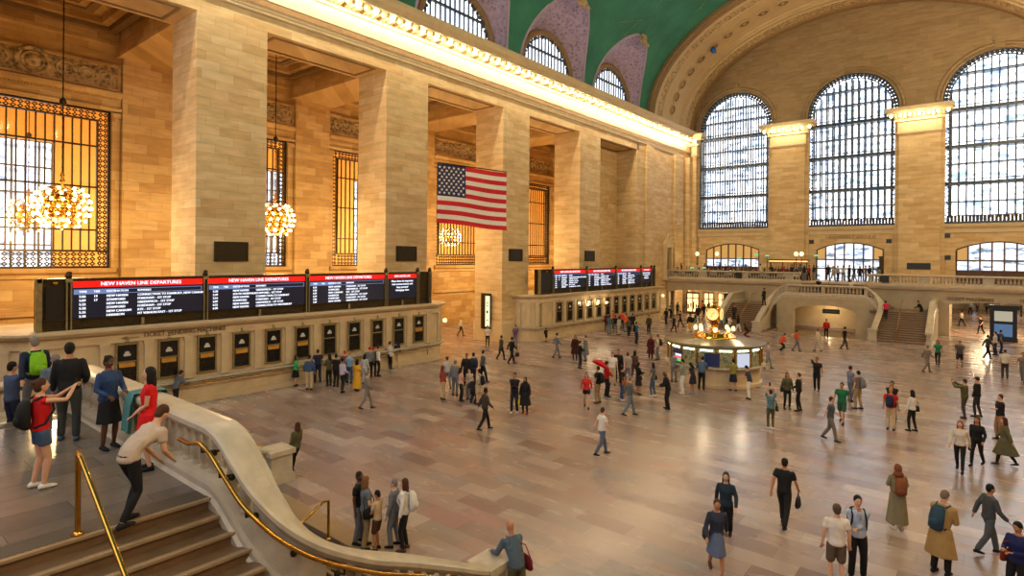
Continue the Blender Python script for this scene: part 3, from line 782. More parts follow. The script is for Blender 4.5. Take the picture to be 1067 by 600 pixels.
# brass handrails
def rail(name,label,lines,posts=(),r=.03,grp='brass handrails'):
    l0=lines[0][0]; t=thing(name,label,'handrail',(l0[0],l0[1],0),group=grp)
    g=G()
    for L in lines: g.tube(L,r,8)
    part('rail',g,M['brass'],t)
    if posts:
        for p in posts:
            g=G(); g.tube([(p[0],p[1],p[2]),(p[0],p[1],p[3])],r*1.05,8); g.lathe([(.07,0),(.07,.02),(.04,.05)],(p[0],p[1],p[2]),10); part('post',g,M['brass'],t)
    return t
rail('brass_handrail','freestanding brass handrail descending the foreground steps',[catmull([(3.17,2.2,4.38),(3.3,2.2,4.36),(5.0,2.2,3.4),(5.3,2.2,3.2)],4)],[(3.17,2.2,3.4,4.38),(5.0,2.2,2.24,3.38)])
rail('brass_handrail','brass handrail on posts beyond the woman with the black backpack',[catmull([(-3.57,2.4,4.38),(-3.7,2.4,4.36),(-5.4,2.4,3.4),(-5.7,2.4,3.2)],4)],[(-3.57,2.4,3.4,4.38),(-5.4,2.4,2.24,3.38)])
off=[]
src=[p for p in R_ if p.z<4.45]
for i,p in enumerate(src):
    a_=src[max(0,i-1)];b_=src[min(len(src)-1,i+1)];tt=Vector((b_.x-a_.x,b_.y-a_.y,0)).normalized();nn=Vector((tt.y,-tt.x,0))
    off.append(p+nn*.33+Vector((0,0,-.2)))
off=[Vector((2.5,3.62,4.12)),Vector((2.85,3.62,4.12))]+off[1:]
rl=rail('brass_handrail','polished brass handrail fixed to the inside of the curving marble balustrade',[off],r=.032)
for i in range(3,len(off)-1,6):
    g=G()
    p=off[i];q=src[min(i-1,len(src)-1)]; g.tube([p,p+Vector((0,0,-.1)),Vector((q.x,q.y,q.z-.36))],.018,6); g.ell((q.x+(p.x-q.x)*.45,q.y+(p.y-q.y)*.45,q.z-.36),.05,8,6); part('bracket',g,M['bronze'],rl)
rail('brass_handrail','brass center handrail at the head of the lower stairs near the floor',[[(-.45,8.15,.95),(-.45,8.0,.97),(-.45,6.8,.3),(-.45,5.0,-.65)]],[(-.45,8.15,0,.96)])
rail('brass_handrail','brass handrail along the inside of the left marble newel',[[(-5.2,9.2,.92),(-6.2,8.9,1.0)] ,[(-5.25,9.3,.75),(-5.25,8.0,1.25),(-5.25,5.6,2.35)]])
rail('brass_handrail','brass center handrail on posts left of the woman leaning at the newel',[[(-7.1,9.2,.95),(-7.1,8.9,.97),(-7.1,5.0,2.9)]],[(-7.1,9.2,0,.95)])
# ------------------------------------------------------------------ far ramps, balcony
def T(p): return Vector((p[0]-.22,66.75-p[1],p[2]))
pathF=[T(p) for p in path]
balF=balustrade('stone_balustrade','far marble balustrade curving over the central arch between the far stairs',pathF,sol and [lambda p:abs(p.x+.4)>4.1 and p.y>61.5, lambda p:abs(abs(p.x+.4)-3.4)<.3, lambda p:p.y<58.6, lambda p:abs(p.x+.4)<.25],low=lambda p:(0 if p.y<62 else p.z-1.3),loc=(-.42,62.8,0))
for q in (pathF[0],pathF[-1]): 
    g=G(); newel(g,q.x,q.y-.1,1.0,.3); part('newel_post',g,M['marble'],balF)
g=G()   # platform, arch wall
g.box(-3.9,62.6,3.1,3.1,66.3,3.4)
xsF=[-4.7+k*.2 for k in range(45)]
for xa,xb in zip(xsF,xsF[1:]):
    def at_(x): 
        d=(x+.42)/2.75; return 1.75+.72*sqrt(max(0,1-d*d)) if abs(d)<1 else None
    xm=(xa+xb)/2
    if abs(xm+.42)<2.75:
        ha=at_(max(-3.16,min(2.32,xa))) or 1.75; hb=at_(max(-3.16,min(2.32,xb))) or 1.75
    else: ha=hb=-1.5
    g.add([(xa,62.62,ha),(xb,62.62,hb),(xb,62.62,3.4),(xa,62.62,3.4),(xa,63.2,ha),(xb,63.2,hb),(xb,63.2,3.4),(xa,63.2,3.4)],[(0,1,2,3),(0,4,5,1),(7,6,5,4),(0,3,7,4),(1,5,6,2)])
g.box(-4.8,58.4,-2.2,-4.6,66.5,0);g.box(3.9,58.4,-2.2,4.1,66.5,0)
struct('wall_ramp_arch',g,[M['greywall']],'grey marble wall with a low arch under the far landing','wall')
g=G(); g.box(-4.7,66.4,-2.2,4,66.7,3.1); g.box(-4.7,58.3,-2.3,4,66.7,-2.2)
for k in range(12): g.box(-4.6,58.35+.32*k,-2.3,4,58.35+.32*(k+1),-.165*(k+1))
struct('floor_lower_hall',g,[M['lime_plain']],'warmly lit passage seen under the far arch','floor')
def far_steps(sg):
    g=G(); xa,xb=(4.05,7.95) if sg>0 else (-9.0,-5.15)
    yb=58.0
    for k in range(14):
        z=.165*(k+1); y0=yb+.31*k
        g.box(xa,y0,0,xb,62.4,z-.0,0) if False else g.box(xa,y0,z-.165,xb,62.6,z-.03,0)
        g.box(xa,y0-.03,z-.04,xb,y0+.1,z,1); g.box(xa,y0+.1,z-.03,xb,62.6,z-.001,0)
    g.box(xa-.6,62.3,2.0,xb+.3,66.3,2.31,0)
    for k in range(7):
        z=2.31+.165*(k+1); 
        if sg>0: g.box(2.9,62.9,z-.165,4.9-.3*k,66.3,z,0)
        else: g.box(-5.7+.3*k,62.9,z-.165,-3.7,66.3,z,0)
    return g
for sg,lb in ((1,'right flight of brown stone steps up to the far balcony'),(-1,'left flight of brown stone steps behind the clock kiosk')):
    struct('stair_flight',far_steps(sg),[M['step'],M['step_nose']],lb,'stairs')
    x=5.95 if sg>0 else -7.0
    rail('brass_handrail','brass center handrail up the %s far stairs'%('right' if sg>0 else 'left'),[[(x,57.9,.9),(x,58.2,1.0),(x,62.4,3.3),(x,63.2,3.3)]],[(x,57.95,0,.95)],r=.04)
    x=8.15 if sg>0 else -9.2
    balustrade('stone_balustrade','outer marble wall and coping of the %s far stairs'%('right' if sg>0 else 'left'),[(x,57.9,1.0),(x,58.3,1.1),(x,62.5,3.3),(x,66.2,3.35)],[lambda p:True],low=lambda p:0,loc=(x,58,0))
# steps from the far landing up to the balcony
g=G()
for k in range(7): g.box(-3.1,64.3+.3*k,3.4,2.4,66.5,3.4+.165*(k+1))
struct('stair_flight',g,[M['step']],'short central steps between the far landing and the balcony','stairs')
rail('brass_handrail','brass handrail on the short central steps of the far balcony',[[(-.4,64.2,4.3),(-.4,66.4,5.4)]],[(-.4,64.2,3.4,4.3)])
g=G(); g.prof_x([(66.35,4.1),(66.2,4.15),(66.15,4.35),(66.0,4.45),(66.0,4.6),(66.4,4.62),(80,4.62),(80,4.1)],-18.3,18.3)
struct('floor_balcony',g,[M['booth']],'far balcony slab running the width of the hall','balcony')
for (xa,xb,lb) in ((-18.2,-3.3,'left run of the far balcony balustrade in front of the lounge diners'),(2.7,18.2,'right run of the far balcony balustrade below the bronze plaque')):
    n_=[xa+(xb-xa)*k/20 for k in range(21)]
    bs=balustrade('stone_balustrade',lb,[(x,66.25,5.52) for x in n_],[lambda p,xa=xa:(abs(((p.x-xa)%4.6)-2.3)>1.65)],low=lambda p:4.3,loc=((xa+xb)/2,66.25,4.4),spacing=.27)
g=G(); zz=4.1
def wall_open(g,x0,x1,openings,y0,y1,z1,zspr,rise):
    xs_=[x0+(x1-x0)*k/120 for k in range(121)]
    for xa,xb in zip(xs_,xs_[1:]):
        xm=(xa+xb)/2;h0=h1=0
        for (a_,b_) in openings:
            if a_<xm<b_:
                c=(a_+b_)/2;h=(b_-a_)/2
                f=lambda x:zspr+rise*sqrt(max(0,1-(min(1,abs(x-c)/h))**2))
                h0,h1=f(xa),f(xb)
        g.add([(xa,y0,h0),(xb,y0,h1),(xb,y0,z1),(xa,y0,z1),(xa,y1,h0),(xb,y1,h1),(xb,y1,z1),(xa,y1,z1)],[(0,1,2,3),(0,4,5,1),(7,6,5,4)]+([(0,3,7,4),(1,5,6,2)]))
wall_open(g,-18.3,18.3,[(-18.1,-9.9),(9.0,17.6)],66.5,67.1,4.1,2.75,.45)
struct('wall_under_balcony',g,[M['greywall']],'grey buff wall under the far balcony with lit openings','wall')
g=G(); put_text(g,'TICKET MACHINES',.395,(10.6,66.46,3.42),(1,0,0),(0,0,1),0,.02,bold=.02)
solo('wall_lettering',g,M['plaster_dk'],'carved TICKET MACHINES lettering over the right lit opening','lettering')
g=G(); put_text(g,'TRAINS',.395,(14.6,66.46,3.42),(1,0,0),(0,0,1),0,.02,bold=.02)
solo('wall_lettering',g,M['plaster_dk'],'carved lettering beginning TR cut by the right picture edge','lettering')
# shops and passages behind those openings
g=G(); g.box(-20,78,0,-4.7,78.4,4.1,0); g.box(4.2,106,0,30,106.4,4.1,0); g.box(-18.6,67.1,0,-18.3,78,4.1,0); g.box(-9.7,67.1,0,-9.4,78,4.1,0); g.box(8.6,67.1,0,8.9,78,4.1,0); g.box(18.9,60,0,19.2,78,4.1,0)
g.box(-20,73,4.1,30,107,4.5)
struct('wall_passage',g,[M['lime_plain']],'warm stone walls of the passages under the far balcony','wall')
shopm=emit('shop_window_glow',(255,214,140),2.2)
for k,(x,w,h) in enumerate(((-16.6,1.5,2.5),(-14.6,1.2,2.6),(-12.9,1.1,2.6))):
    t=thing('shop_window','tall lit shopfront window under the left of the balcony, %s'%['leftmost','middle','rightmost'][k],'shop window',(x,70.5,0),group='lit shopfronts')
    g=G(); g.box(-w/2,0,.3,w/2,.05,h); part('pane',g,shopm,t,False)
    g=G(); 
    for s_ in (-1,0,1): g.box(s_*w/2-.06,-.1,0,s_*w/2+.06,.08,h+.2)
    g.box(-w/2,-.1,h,w/2,.08,h+.2);g.box(-w/2,-.1,0,w/2,.08,.3);g.box(-w/2,-.08,1.9,w/2,.06,2.0); part('shop_frame',g,M['wood'],t,False)
    g=G(); 
    for q in range(4): g.box(-w/2+.1+q*w/4.5,-.05,.6+.2*(q%2),-w/2+.25+q*w/4.5,0,1.2+.3*(q%3)/2)
    part('display_goods',g,M['bronze'],t,False)
t=thing('shop_awning','dark poster case beside the left far stairs','poster case',(-10.6,66.3,0))
g=G(); g.box(-.7,-.1,.9,.7,.1,3.0); part('case',g,M['black'],t,False); g=G(); g.box(-.55,-.12,1.1,.1,-.1,2.8); part('poster',g,plain('dull_green_poster',(66,72,58),.5),t,False)
# ticket machines in the right passage
mm=G(); mm.box(-.45,-.3,0,.45,.3,1.9); mm.box(-.5,-.32,1.9,.5,.3,2.15)
ms=G(); ms.box(-.3,-.33,1.1,.15,-.3,1.6)
mme_=mm.mesh('cabinet',plain('grey_machine_case',(120,116,108),.4,.3)); mse=ms.mesh('touch_screen',emit('cool_screen',(190,215,255),1.6))
for k in range(5):
    t=thing('ticket_machine','grey ticket machine against the back wall of the right passage','ticket machine',(10.5+k*2.2,105,0),group='ticket machines in the passage'); ob('cabinet',mme_,t,False); ob('touch_screen',mse,t,False)
# freestanding information totem at the right
t=thing('information_totem','black freestanding information totem with blue screen near the right edge','totem',(12.9,65.4,0))
g=G(); g.box(-.95,-.2,0,.95,.2,.35); g.box(-.9,-.18,.35,.9,.18,3.0); g.box(-1.05,-.25,2.75,1.05,.25,3.1); part('case',g,M['black'],t,False)
g=G(); g.box(-.6,-.22,1.75,.6,-.19,2.6); part('map_panel',g,emit('pale_map_panel',(205,195,170),.7),t,False)
g=G(); g.box(-.6,-.22,.45,.6,-.19,1.5); part('blue_screen',g,emit('blue_totem_screen',(90,125,165),.7),t,False)
# hanging sign under far arch
g=G(); g.box(-.75,-.06,-.22,.75,.06,.22); 
t=thing('hanging_sign','small dark green sign hanging in the far low arch','sign',(.05,63.6,1.85)); part('sign_panel',g,plain('dark_green_sign',(40,52,34),.4),t,False)
g=G(); g.box(-.5,-.068,-.03,.5,-.06,.03); part('pale_stripe',g,plain('grey_green_stripe',(84,104,84),.5),t,False)
g=G(); g.tube([(-.6,0,.2),(-.6,0,.55)],.015,5);g.tube([(.6,0,.2),(.6,0,.55)],.015,5); part('hanger',g,M['bronze'],t,False)
# bronze plaques on the far pilasters / balcony
for (x,z,w,h,lb) in ((6.35,6.3,.95,.28,'long dark bronze plaque low on the far pilaster, right of the stairs'),):
    g=G(); g.box(x-w,72.35,z-h,x+w,72.45,z+h); g.box(x-w-.05,72.4,z-h-.05,x+w+.05,72.5,z+h+.05); solo('bronze_plaque',g,M['black'],lb,'plaque')
for x,lb in ((-9.55,'square dark grille in the left balcony balustrade'),(4.2,'square dark grille in the right balcony balustrade')):
    g=G(); g.box(x-.33,65.9,4.75,x+.33,66.0,5.4)
    for k in range(5): g.box(x-.28+k*.125,65.87,4.8,x-.24+k*.125,65.9,5.35)
    solo('balcony_speaker_grille',g,M['black'],lb,'grille')
g=G(); g.box(3.0,71.6,4.6,3.35,71.9,7.3); g.box(2.95,71.55,7.2,3.4,71.95,7.3); solo('tall_dark_sign_post',g,M['bronze'],'tall dark narrow stand at the right side of the middle balcony doorway','stand')
# aedicule on left wall
t=thing('wall_niche','carved stone wall niche with pediment above the far end of the second booth','niche',(XW,66.3,4.6),kind='structure')
g=G()
for s_ in (-1,1): g.box(0,s_*.75-.14,0,.45,s_*.75+.14,3.6)
g.box(0,-1.0,3.6,.55,1.0,3.95); g.prof_x([(-1.1,3.95),(1.1,3.95),(0,4.9)],0,.5); g.tube([(.3,-.8,3.9),(.3,-.5,4.6),(.3,0,5.2),(.3,.5,4.6),(.3,.8,3.9)],.12,6); g.box(0,-1,-.3,.5,1,0)
part('niche_frame',g,M['lime_plain'],t,False); g=G(); g.box(0,-.6,0,.06,.6,3.2); part('recess',g,M['plaster_dk'],t,False)
# ------------------------------------------------------------------ ticket booths
def footprint(y0,y1,off=0.,xf=-16.6,xb=-21.0,r=1.7):
    P=[(xb,y0-off)]; n=8
    for k in range(n+1):
        a_=-pi/2+(pi/2)*k/n; P.append((xf-r+(r+off)*cos(a_),y0+r+(r+off)*sin(a_)))
    for k in range(n+1):
        a_=(pi/2)*k/n; P.append((xf-r+(r+off)*cos(a_),y1-r+(r+off)*sin(a_)))
    P.append((xb,y1+off)); return P
glassd=plain('dark_ticket_window_glass',(26,24,22),.15,var=.3)
def tw_meshes():
    f=G(); f.box(0,-.44,1.38,.07,-.36,3.08); f.box(0,.36,1.38,.07,.44,3.08); f.box(0,-.44,3.0,.09,.44,3.1); f.box(0,-.46,1.34,.1,.46,1.42); f.box(0,-.36,2.25,.05,.36,2.31)
    f.ell((.05,0,3.16),(.05,.12,.08),8,5); f.ell((.05,0,3.26),(.04,.06,.06),6,4)
    p=G(); p.box(.005,-.36,1.42,.02,.36,3.0)
    b=G(); 
    for k in range(7): b.box(.02,-.3+k*.1-.008,1.42,.035,-.3+k*.1+.008,2.25)
    for k in range(5): b.box(.02,-.36,1.5+k*.16,.035,.36,1.512+k*.16)
    s=G(); s.box(.05,-.3,2.05,.07,.3,2.24)
    w=G(); w.box(.04,-.13,2.52,.06,.13,2.62); w.ell((.05,0,2.66),(.01,.1,.07),8,4)
    return [('frame',f.mesh('frame',M['bronze_lit'])),('pane',p.mesh('pane',glassd)),('grille_bars',b.mesh('grille_bars',M['bronze']))],('sign_strip',s.mesh('sign_strip',plain('amber_sign_strip',(196,140,52),.4))),('window_number_plate',w.mesh('window_number_plate',plain('pale_plate',(210,205,190),.4)))
TW,TS,TN=tw_meshes()
pl=G(); pl.box(0,-.16,1.2,.1,.16,3.12); pl.box(0,-.2,1.2,.13,.2,1.32); pl.box(0,-.2,3.0,.13,.2,3.12); plm=pl.mesh('pilaster',M['booth'])
globe=emit('warm_globe_glass',(255,208,130),3.5)
def booth(y0,y1,wins,label,lit=(),signs=()):
    t=thing('ticket_booth',label,'ticket booth',(-16.6,(y0+y1)/2,0),kind='structure')
    g=G(); g.prof_z(footprint(y0,y1,.12),0,.28); g.prof_z(footprint(y0,y1,.05),.28,.4); g.prof_z(footprint(y0,y1,0),.4,3.2)
    g.prof_z(footprint(y0,y1,.06),.78,.84)
    part('body',g,M['booth'],t)
    g=G(); g.prof_z(footprint(y0,y1,.1),1.0,1.06); g.prof_z(footprint(y0,y1,.28),1.06,1.16); g.prof_z(footprint(y0,y1,.16),.96,1.0); part('counter_shelf',g,M['marble'],t)
    g=G(); g.prof_z(footprint(y0,y1,.1),3.12,3.2);g.prof_z(footprint(y0,y1,.06),3.2,3.5); g.prof_z(footprint(y0,y1,.16),3.5,3.56); g.prof_z(footprint(y0,y1,.3),3.56,3.66); g.prof_z(footprint(y0,y1,.42),3.66,3.76); part('cornice',g,M['booth'],t)
    wm=G()
    for i,y in enumerate(wins):
        w=ob('ticket_window',TW[0][1],t,False); w.location=(0.02,y-(y0+y1)/2,0); w.name='ticket_window'
        for nm,me in TW[1:]+([TS] if i in signs else [])+[TN]:
            ob(nm,me,w,False)
    pitch=1.65
    for i,y in enumerate(list(wins)+[wins[-1]+pitch]):
        for d in (-.62,): 
            yy=y-pitch/2; 
            if y0+1.5<yy<y1-1.2: o=ob('pilaster',plm,t,False); o.location=(0,yy-(y0+y1)/2,0)
    for a_ in (-75,-50,-25):                                       # pilasters round the curved ends
        for s_,yc in ((1,y0+1.7),(-1,y1-1.7)):
            q=radians(a_)*s_; o=ob('pilaster',plm,t,False); o.location=(-1.7+1.7*cos(q),yc+1.7*sin(q)-(y0+y1)/2,0); o.rotation_euler=(0,0,q)
    # counter bag rail
    g=G(); g.tube([(-16.28,y0+1.9,.9),(-16.28,y1-1.9,.9)],.025,6); 
    yy=y0+2.2
    while yy<y1-1.9: g.tube([(-16.6,yy,.9),(-16.28,yy,.9)],.02,5); g.ell((-16.28,yy,.9),.045,6,4); yy+=1.3
    part('shelf_rail',g,M['brass'],t)
    for y in lit:
        l=thing('globe_sconce','glowing globe wall lamp between ticket windows of the far booth','lamp',(-16.45,y,2.5),group='lit globe lamps of the far booth')
        g=G(); g.ell((.22,0,.12),.13,12,8); part('globe',g,globe,l,False)
        g=G(); g.tube([(-.1,0,-.2),(.1,0,-.18),(.22,0,-.08),(.22,0,.0)],.025,6); g.lathe([(.06,-.02),(.09,.02)],(.22,0,0),8); part('bracket',g,M['bronze'],l,False)
    return t
w1=[8.86+1.645*k for k in range(11)]
booth(4.6,28.2,w1,'honey marble ticket booth under the near departure board',signs=(0,1,2,3,4,5,10))
w2=[41.2+1.65*k for k in range(12)]
booth(37.3,62.3,w2,'honey marble ticket booth under the far departure board',lit=(45.3,46.95,48.6))
t=thing('service_hatch','large bronze framed hatch with pale panel on the curved left end of the far booth','hatch',(-17.05,38.15,0),radians(-48))
g=G()
for a_ in (-.72,.6): g.box(-.02,a_,1.2,.14,a_+.12,3.05)
g.box(-.02,-.72,2.95,.14,.72,3.1); g.box(-.02,-.72,1.2,.14,.72,1.32); part('hatch_frame',g,M['bronze_lit'],t,False)
g=G(); g.box(0,-.6,1.3,.06,.6,2.95); part('hatch_panel',g,M['booth'],t,False); g=G(); g.box(.06,-.35,2.1,.1,.35,2.2); part('dark_slot',g,M['black'],t,False)
# round lamp at the end of near booth
for p,lb in (((-17.6,28.55,2.4),'round white lamp at the right end of the near ticket booth'),((-17.0,62.6,2.6),'round lamp at the right end of the far ticket booth')):
    l=thing('globe_sconce',lb,'lamp',p); g=G(); g.ell((0,.12,0),.15,12,8); part('globe',g,globe,l,False); g=G(); g.tube([(-.05,-.25,-.05),(0,.0,-.16),(0,.12,-.16),(0,.12,-.1)],.025,6); part('bracket',g,M['bronze'],l,False)
g=G(); put_text(g,'TICKET VENDING MACHINES',.27,(-16.52,11.22,3.35),(0,1,0),(0,0,1),0,.012,bold=.012); g.box(-16.53,8.75,3.28,-16.5,9.3,3.31); g.add([(-16.515,8.6,3.295),(-16.515,8.85,3.38),(-16.515,8.85,3.21)],[(0,1,2)])
solo('wall_lettering',g,M['plaster_dk'],'TICKET VENDING MACHINES lettering with an arrow on the near booth','lettering')
# illuminated notice beside the passage
t=thing('notice_board','upright pale lit notice board on the pier left of the far booth','notice board',(-19.8,35.55,0))
g=G(); g.box(-.55,-.12,1.0,.45,0,3.9); part('frame',g,M['bronze'],t,False); g=G(); g.box(-.05,-.15,1.2,.42,-.12,3.7); part('poster',g,emit('pale_notice_glow',(236,222,176),1.3),t,False)
g=G(); g.box(.1,-.165,2.3,.26,-.15,2.5); g.box(.05,-.165,2.9,.32,-.15,2.94);g.box(.05,-.165,3.1,.32,-.15,3.14);g.box(.05,-.165,1.7,.32,-.15,1.74); part('print',g,M['black'],t,False)
# ------------------------------------------------------------------ departure boards
scr=plain('black_screen_glass',(14,17,26),.25,var=.2); a=MATS['black_screen_glass'].node_tree.nodes['Principled BSDF']; a.inputs['Emission Color'].default_value=S((26,32,52)); a.inputs['Emission Strength'].default_value=.5
redm=emit('red_header_glow',(240,14,8),1.5); whm=emit('white_led_text',(235,240,255),1.5); blm=emit('pale_blue_header_box',(120,140,190),.9)
ROWS=[('5:06','19','NEW HAVEN','CONNECTION TO DANBURY, NEW CANAAN'),('5:09','17','STAMFORD','FORDHAM - 1ST STOP'),('5:22','','NEW HAVEN','GREENWICH - 1ST STOP'),('5:28','','STAMFORD','FORDHAM - 1ST STOP'),('5:35','','NEW CANAAN','RYE - 1ST STOP'),('5:38','','HARRISON','MT VERNON EAST - 1ST STOP')]
ROWS2=[('5:38','','NEW HAVEN','GREENWICH - 1ST STOP'),('5:49','','SOUTH NORWALK','STAMFORD - 1ST STOP'),('5:54','','NEW HAVEN','CONNECTION TO DANBURY'),('6:09','','STAMFORD','FORDHAM - 1ST STOP'),('6:22','','NEW HAVEN','GREENWICH - 1ST STOP'),('6:28','','NEW HAVEN','CONNECTION TO WATERBURY')]
ROWS3=[('6:35','','NEW HAVEN','FORDHAM - 1ST STOP'),('6:38','','STAMFORD','GREENWICH - 1ST STOP'),('6:49','','NEW CANAAN','RYE - 1ST STOP'),('6:54','','HARRISON','MT VERNON - 1ST STOP'),('7:06','','STAMFORD','FORDHAM - 1ST STOP'),('7:09','','NEW HAVEN','GREENWICH - 1ST STOP')]
def board(label,ya,yb,screens,small,x=-17.0,zb=3.77,zt=5.86):
    """screens: list of (y0,y1,rows); small: (y0,y1)"""
    t=thing('departure_board',label,'departure board',(x,(ya+yb)/2,zb))
    g=G(); g.box(x-.5,ya,zb,x-.06,yb,zt)
    g.box(x-.06,ya,zb,x+.02,yb,zb+.06);g.box(x-.1,ya,zt-.1,x+.04,yb,zt);g.box(x-.06,ya,zb+.39,x+.05,yb,zb+.43)
    part('cabinet',g,M['bronze'],t)
    allp=[(a_,b_) for a_,b_,_ in screens]+[small]; xs_=[ya]+[v for a_,b_ in allp for v in (a_-.14,b_+.14)]+[yb]
    for k,y in enumerate(sorted(set([ya+.04,yb-.04]+[(allp[i][0]-.14) for i in range(len(allp))]+[allp[-1][1]+.14]))):
        g=G(); g.box(x-.08,y-.1,zb,x+.09,y-.05,zt);g.box(x-.08,y+.05,zb,x+.09,y+.1,zt);g.box(x-.1,y-.12,zt-.16,x+.1,y+.12,zt)
        if k>0 : g.ell((x-.02,y,zt+.1),(.13,.13,.14),8,6,1); g.ell((x-.02,y+.02,zt+.22),(.05,.12,.07),6,4,1)
        part('mullion_post',g,[M['bronze_lit'],M['bronze']],t)
    for (a_,b_) in allp:
        g=G(); g.box(x+.0,(a_+b_)/2-.06,zb,x+.06,(a_+b_)/2+.06,zb+.32); part('lower_stay',g,M['bronze_lit'],t)
    R=(0,1,0);U=(0,0,1)
    for (a_,b_,rows) in screens:
        w=b_-a_; g=G(); g.box(x-.06,a_,zb+.45,x+.0,b_,zt-.12)
        s=part('screen',g,scr,t); s.location=-Vector(t.location)
        zt_=zt-.12
        h=G(); h.box(x,a_,zt_-.26,x+.012,b_,zt_); o=ob('header_band',h.mesh('header_band',redm),s,False)
        h=G(); put_text(h,'NEW HAVEN LINE DEPARTURES',.22*min(1,w/4.6),(x+.02,(a_+b_)/2,zt_-.13),R,U,0,.002,bold=.012); ob('header_lettering',h.mesh('header_lettering',whm),s,False)
        h=G(); z0=zt_-.34;z1=zt_-.52
        for (c,d,e,f) in ((a_+.03,z0,b_-.03,z0-.025),(a_+.03,z1,b_-.03,z1-.025),(a_+.03,z0,a_+.06,z1),(b_-.06,z0,b_-.03,z1)): h.box(x,c,d,x+.008,e,f)
        h.box(x,a_+.05,z1,x+.004,a_+w*.18+.6,z0); ob('column_header_box',h.mesh('column_header_box',blm),s,False)
        h=G(); cols=(a_+w*.04,a_+w*.14,a_+w*.23,a_+w*.46); k_=w/5.05
        for c,tx in zip(cols,('TIME','TRK','DESTINATION','REMARKS')): put_text(h,tx,.125*k_,(x+.015,c,(z0+z1)/2-.01),R,U,0,.002,'LEFT',bold=.008)
        for r,row in enumerate(rows):
            zz=z1-.1-r*.163
            for c,tx in zip(cols,row):
                if tx: put_text(h,tx,.135*k_,(x+.015,c,zz-.02),R,U,0,.002,'LEFT',bold=.012)
        ob('departure_rows',h.mesh('departure_rows',whm),s,False)
    a_,b_=small; g=G(); g.box(x-.06,a_,zb+.45,x,b_,zt-.12); s=part('notice_screen',g,scr,t); s.location=-Vector(t.location)
    h=G(); h.box(x,a_,zt-.38,x+.012,b_,zt-.12); ob('header_band',h.mesh('header_band',redm),s,False)
    h=G(); put_text(h,'NEW HAVEN LINE',.16,(x+.02,(a_+b_)/2,zt-.25),R,U,0,.002,bold=.01)
    for k,tx in enumerate(('Please listen for important','train announcements and','keep personal','belongings close')): put_text(h,tx,.165 if b_-a_>2 else .16,(x+.015,(a_+b_)/2,zt-.56-.19*k),R,U,0,.002,bold=.012)
    ob('notice_lettering',h.mesh('notice_lettering',whm),s,False)
    # blank end panel with emblem
    g=G(); g.box(x-.02,ya+.25,zb+.4,x+.01,screens[0][0]-.3,zt-.3); part('blank_panel',g,M['black'],t)
    g=G(); g.ell((x+.03,(ya+screens[0][0])/2,zt-.18),(.02,.1,.07),8,5); part('emblem',g,M['brass'],t)
    g=G(); g.box(x-.1,ya-.02,zb,x+.1,ya+.12,zt+.02); part('end_post',g,M['bronze_lit'],t)
    return t
board('long bronze and black departure board nearest the viewer with four red headed screens',5.9,26.7,[(7.05,12.11,ROWS),(12.38,17.45,ROWS2),(17.75,22.86,ROWS3)],(23.14,25.45))
board('smaller looking departure board beyond the flag above the far ticket booth',38.9,60.5,[(41.0,46.1,ROWS),(46.45,51.6,ROWS2),(51.95,57.0,ROWS3)],(57.35,59.6))
# ------------------------------------------------------------------ information kiosk
KX,KY=-.25,33.2
t=thing('information_kiosk','round marble and brass information kiosk with four-faced clock','kiosk',(KX,KY,0))
g=G(); n=16; g.lathe([(2.6,0),(2.6,.15),(2.48,.2),(2.46,.95),(2.5,1.0)],(KX,KY,0),n,0,False); part('marble_base',g,M['booth'],t)
g=G(); g.lathe([(2.72,0),(2.78,.03),(2.78,.07),(2.45,.09)],(KX,KY,1.0),n,0,False); part('counter',g,M['marble'],t)
g=G(); g.lathe([(2.5,0),(2.5,1.0)],(KX,KY,1.08),n,0,False); kg=N('kiosk_glass_with_lit_interior'); P,xyz=kg.pos(); nz=kg.noise(P,2.4,4,.7)
cc=kg.ramp(nz,[(.35,S((24,26,22))),(.48,S((112,98,58))),(.58,S((44,62,58))),(.7,S((200,188,130)))]); kg.base(cc); kg.l(cc,kg.b.inputs['Emission Color']); kg.b.inputs['Emission Strength'].default_value=.8; kg.set(.1)
part('glass_band',g,kg.mat,t)
for k in range(n):
    q=2*pi*k/n; c,s_=cos(q),sin(q); g=G(); g.tube([(KX+2.53*c,KY+2.53*s_,1.08),(KX+2.53*c,KY+2.53*s_,2.12)],.06,6); g.ell((KX+2.53*c,KY+2.53*s_,2.0),.09,6,4); part('brass_mullion',g,M['brass'],t)
    q=2*pi*(k+.5)/n; Rr=Vector((-sin(q),cos(q),0)); O=Vector((KX+2.47*cos(q),KY+2.47*sin(q),1.98)); Nn=Vector((cos(q),sin(q),0))
    g=G(); g.tube([O-Rr*.33,O+Rr*.33],.055,6); part('strip_light',g,emit('white_green_strip_light',(245,255,215),3),t)
for k,(q,c) in enumerate(((-118,'kiosk_screen_red'),(-72+0,'kiosk_screen_blue'),(-35,'kiosk_poster'))):
    qq=radians(q); g=G(); Rr=Vector((-sin(qq),cos(qq),0)); O=Vector((KX+2.58*cos(qq),KY+2.58*sin(qq),1.5))
    U=Vector((0,0,1)); g.add([O-Rr*.38-U*.36,O+Rr*.38-U*.36,O+Rr*.38+U*.36,O-Rr*.38+U*.36],[(0,1,2,3)]);
    if k==0: 
        for z0,z1,mi in ((-.3,-.14,1),(-.14,.0,2),(.0,.12,3)): O2=O+Vector((cos(qq),sin(qq),0))*.01; g.add([O2-Rr*.34+U*z0,O2+Rr*.34+U*z0,O2+Rr*.34+U*z1,O2-Rr*.34+U*z1],[(0,1,2,3)],mi)
    part('information_screen',g,[emit('navy_screen',(20,34,70),.6) if k<2 else emit('white_poster',(210,215,235),.9),emit('green_band',(90,200,90),1.2),emit('pink_band',(240,90,130),1.2),emit('white_band',(235,235,245),1.2)],t)
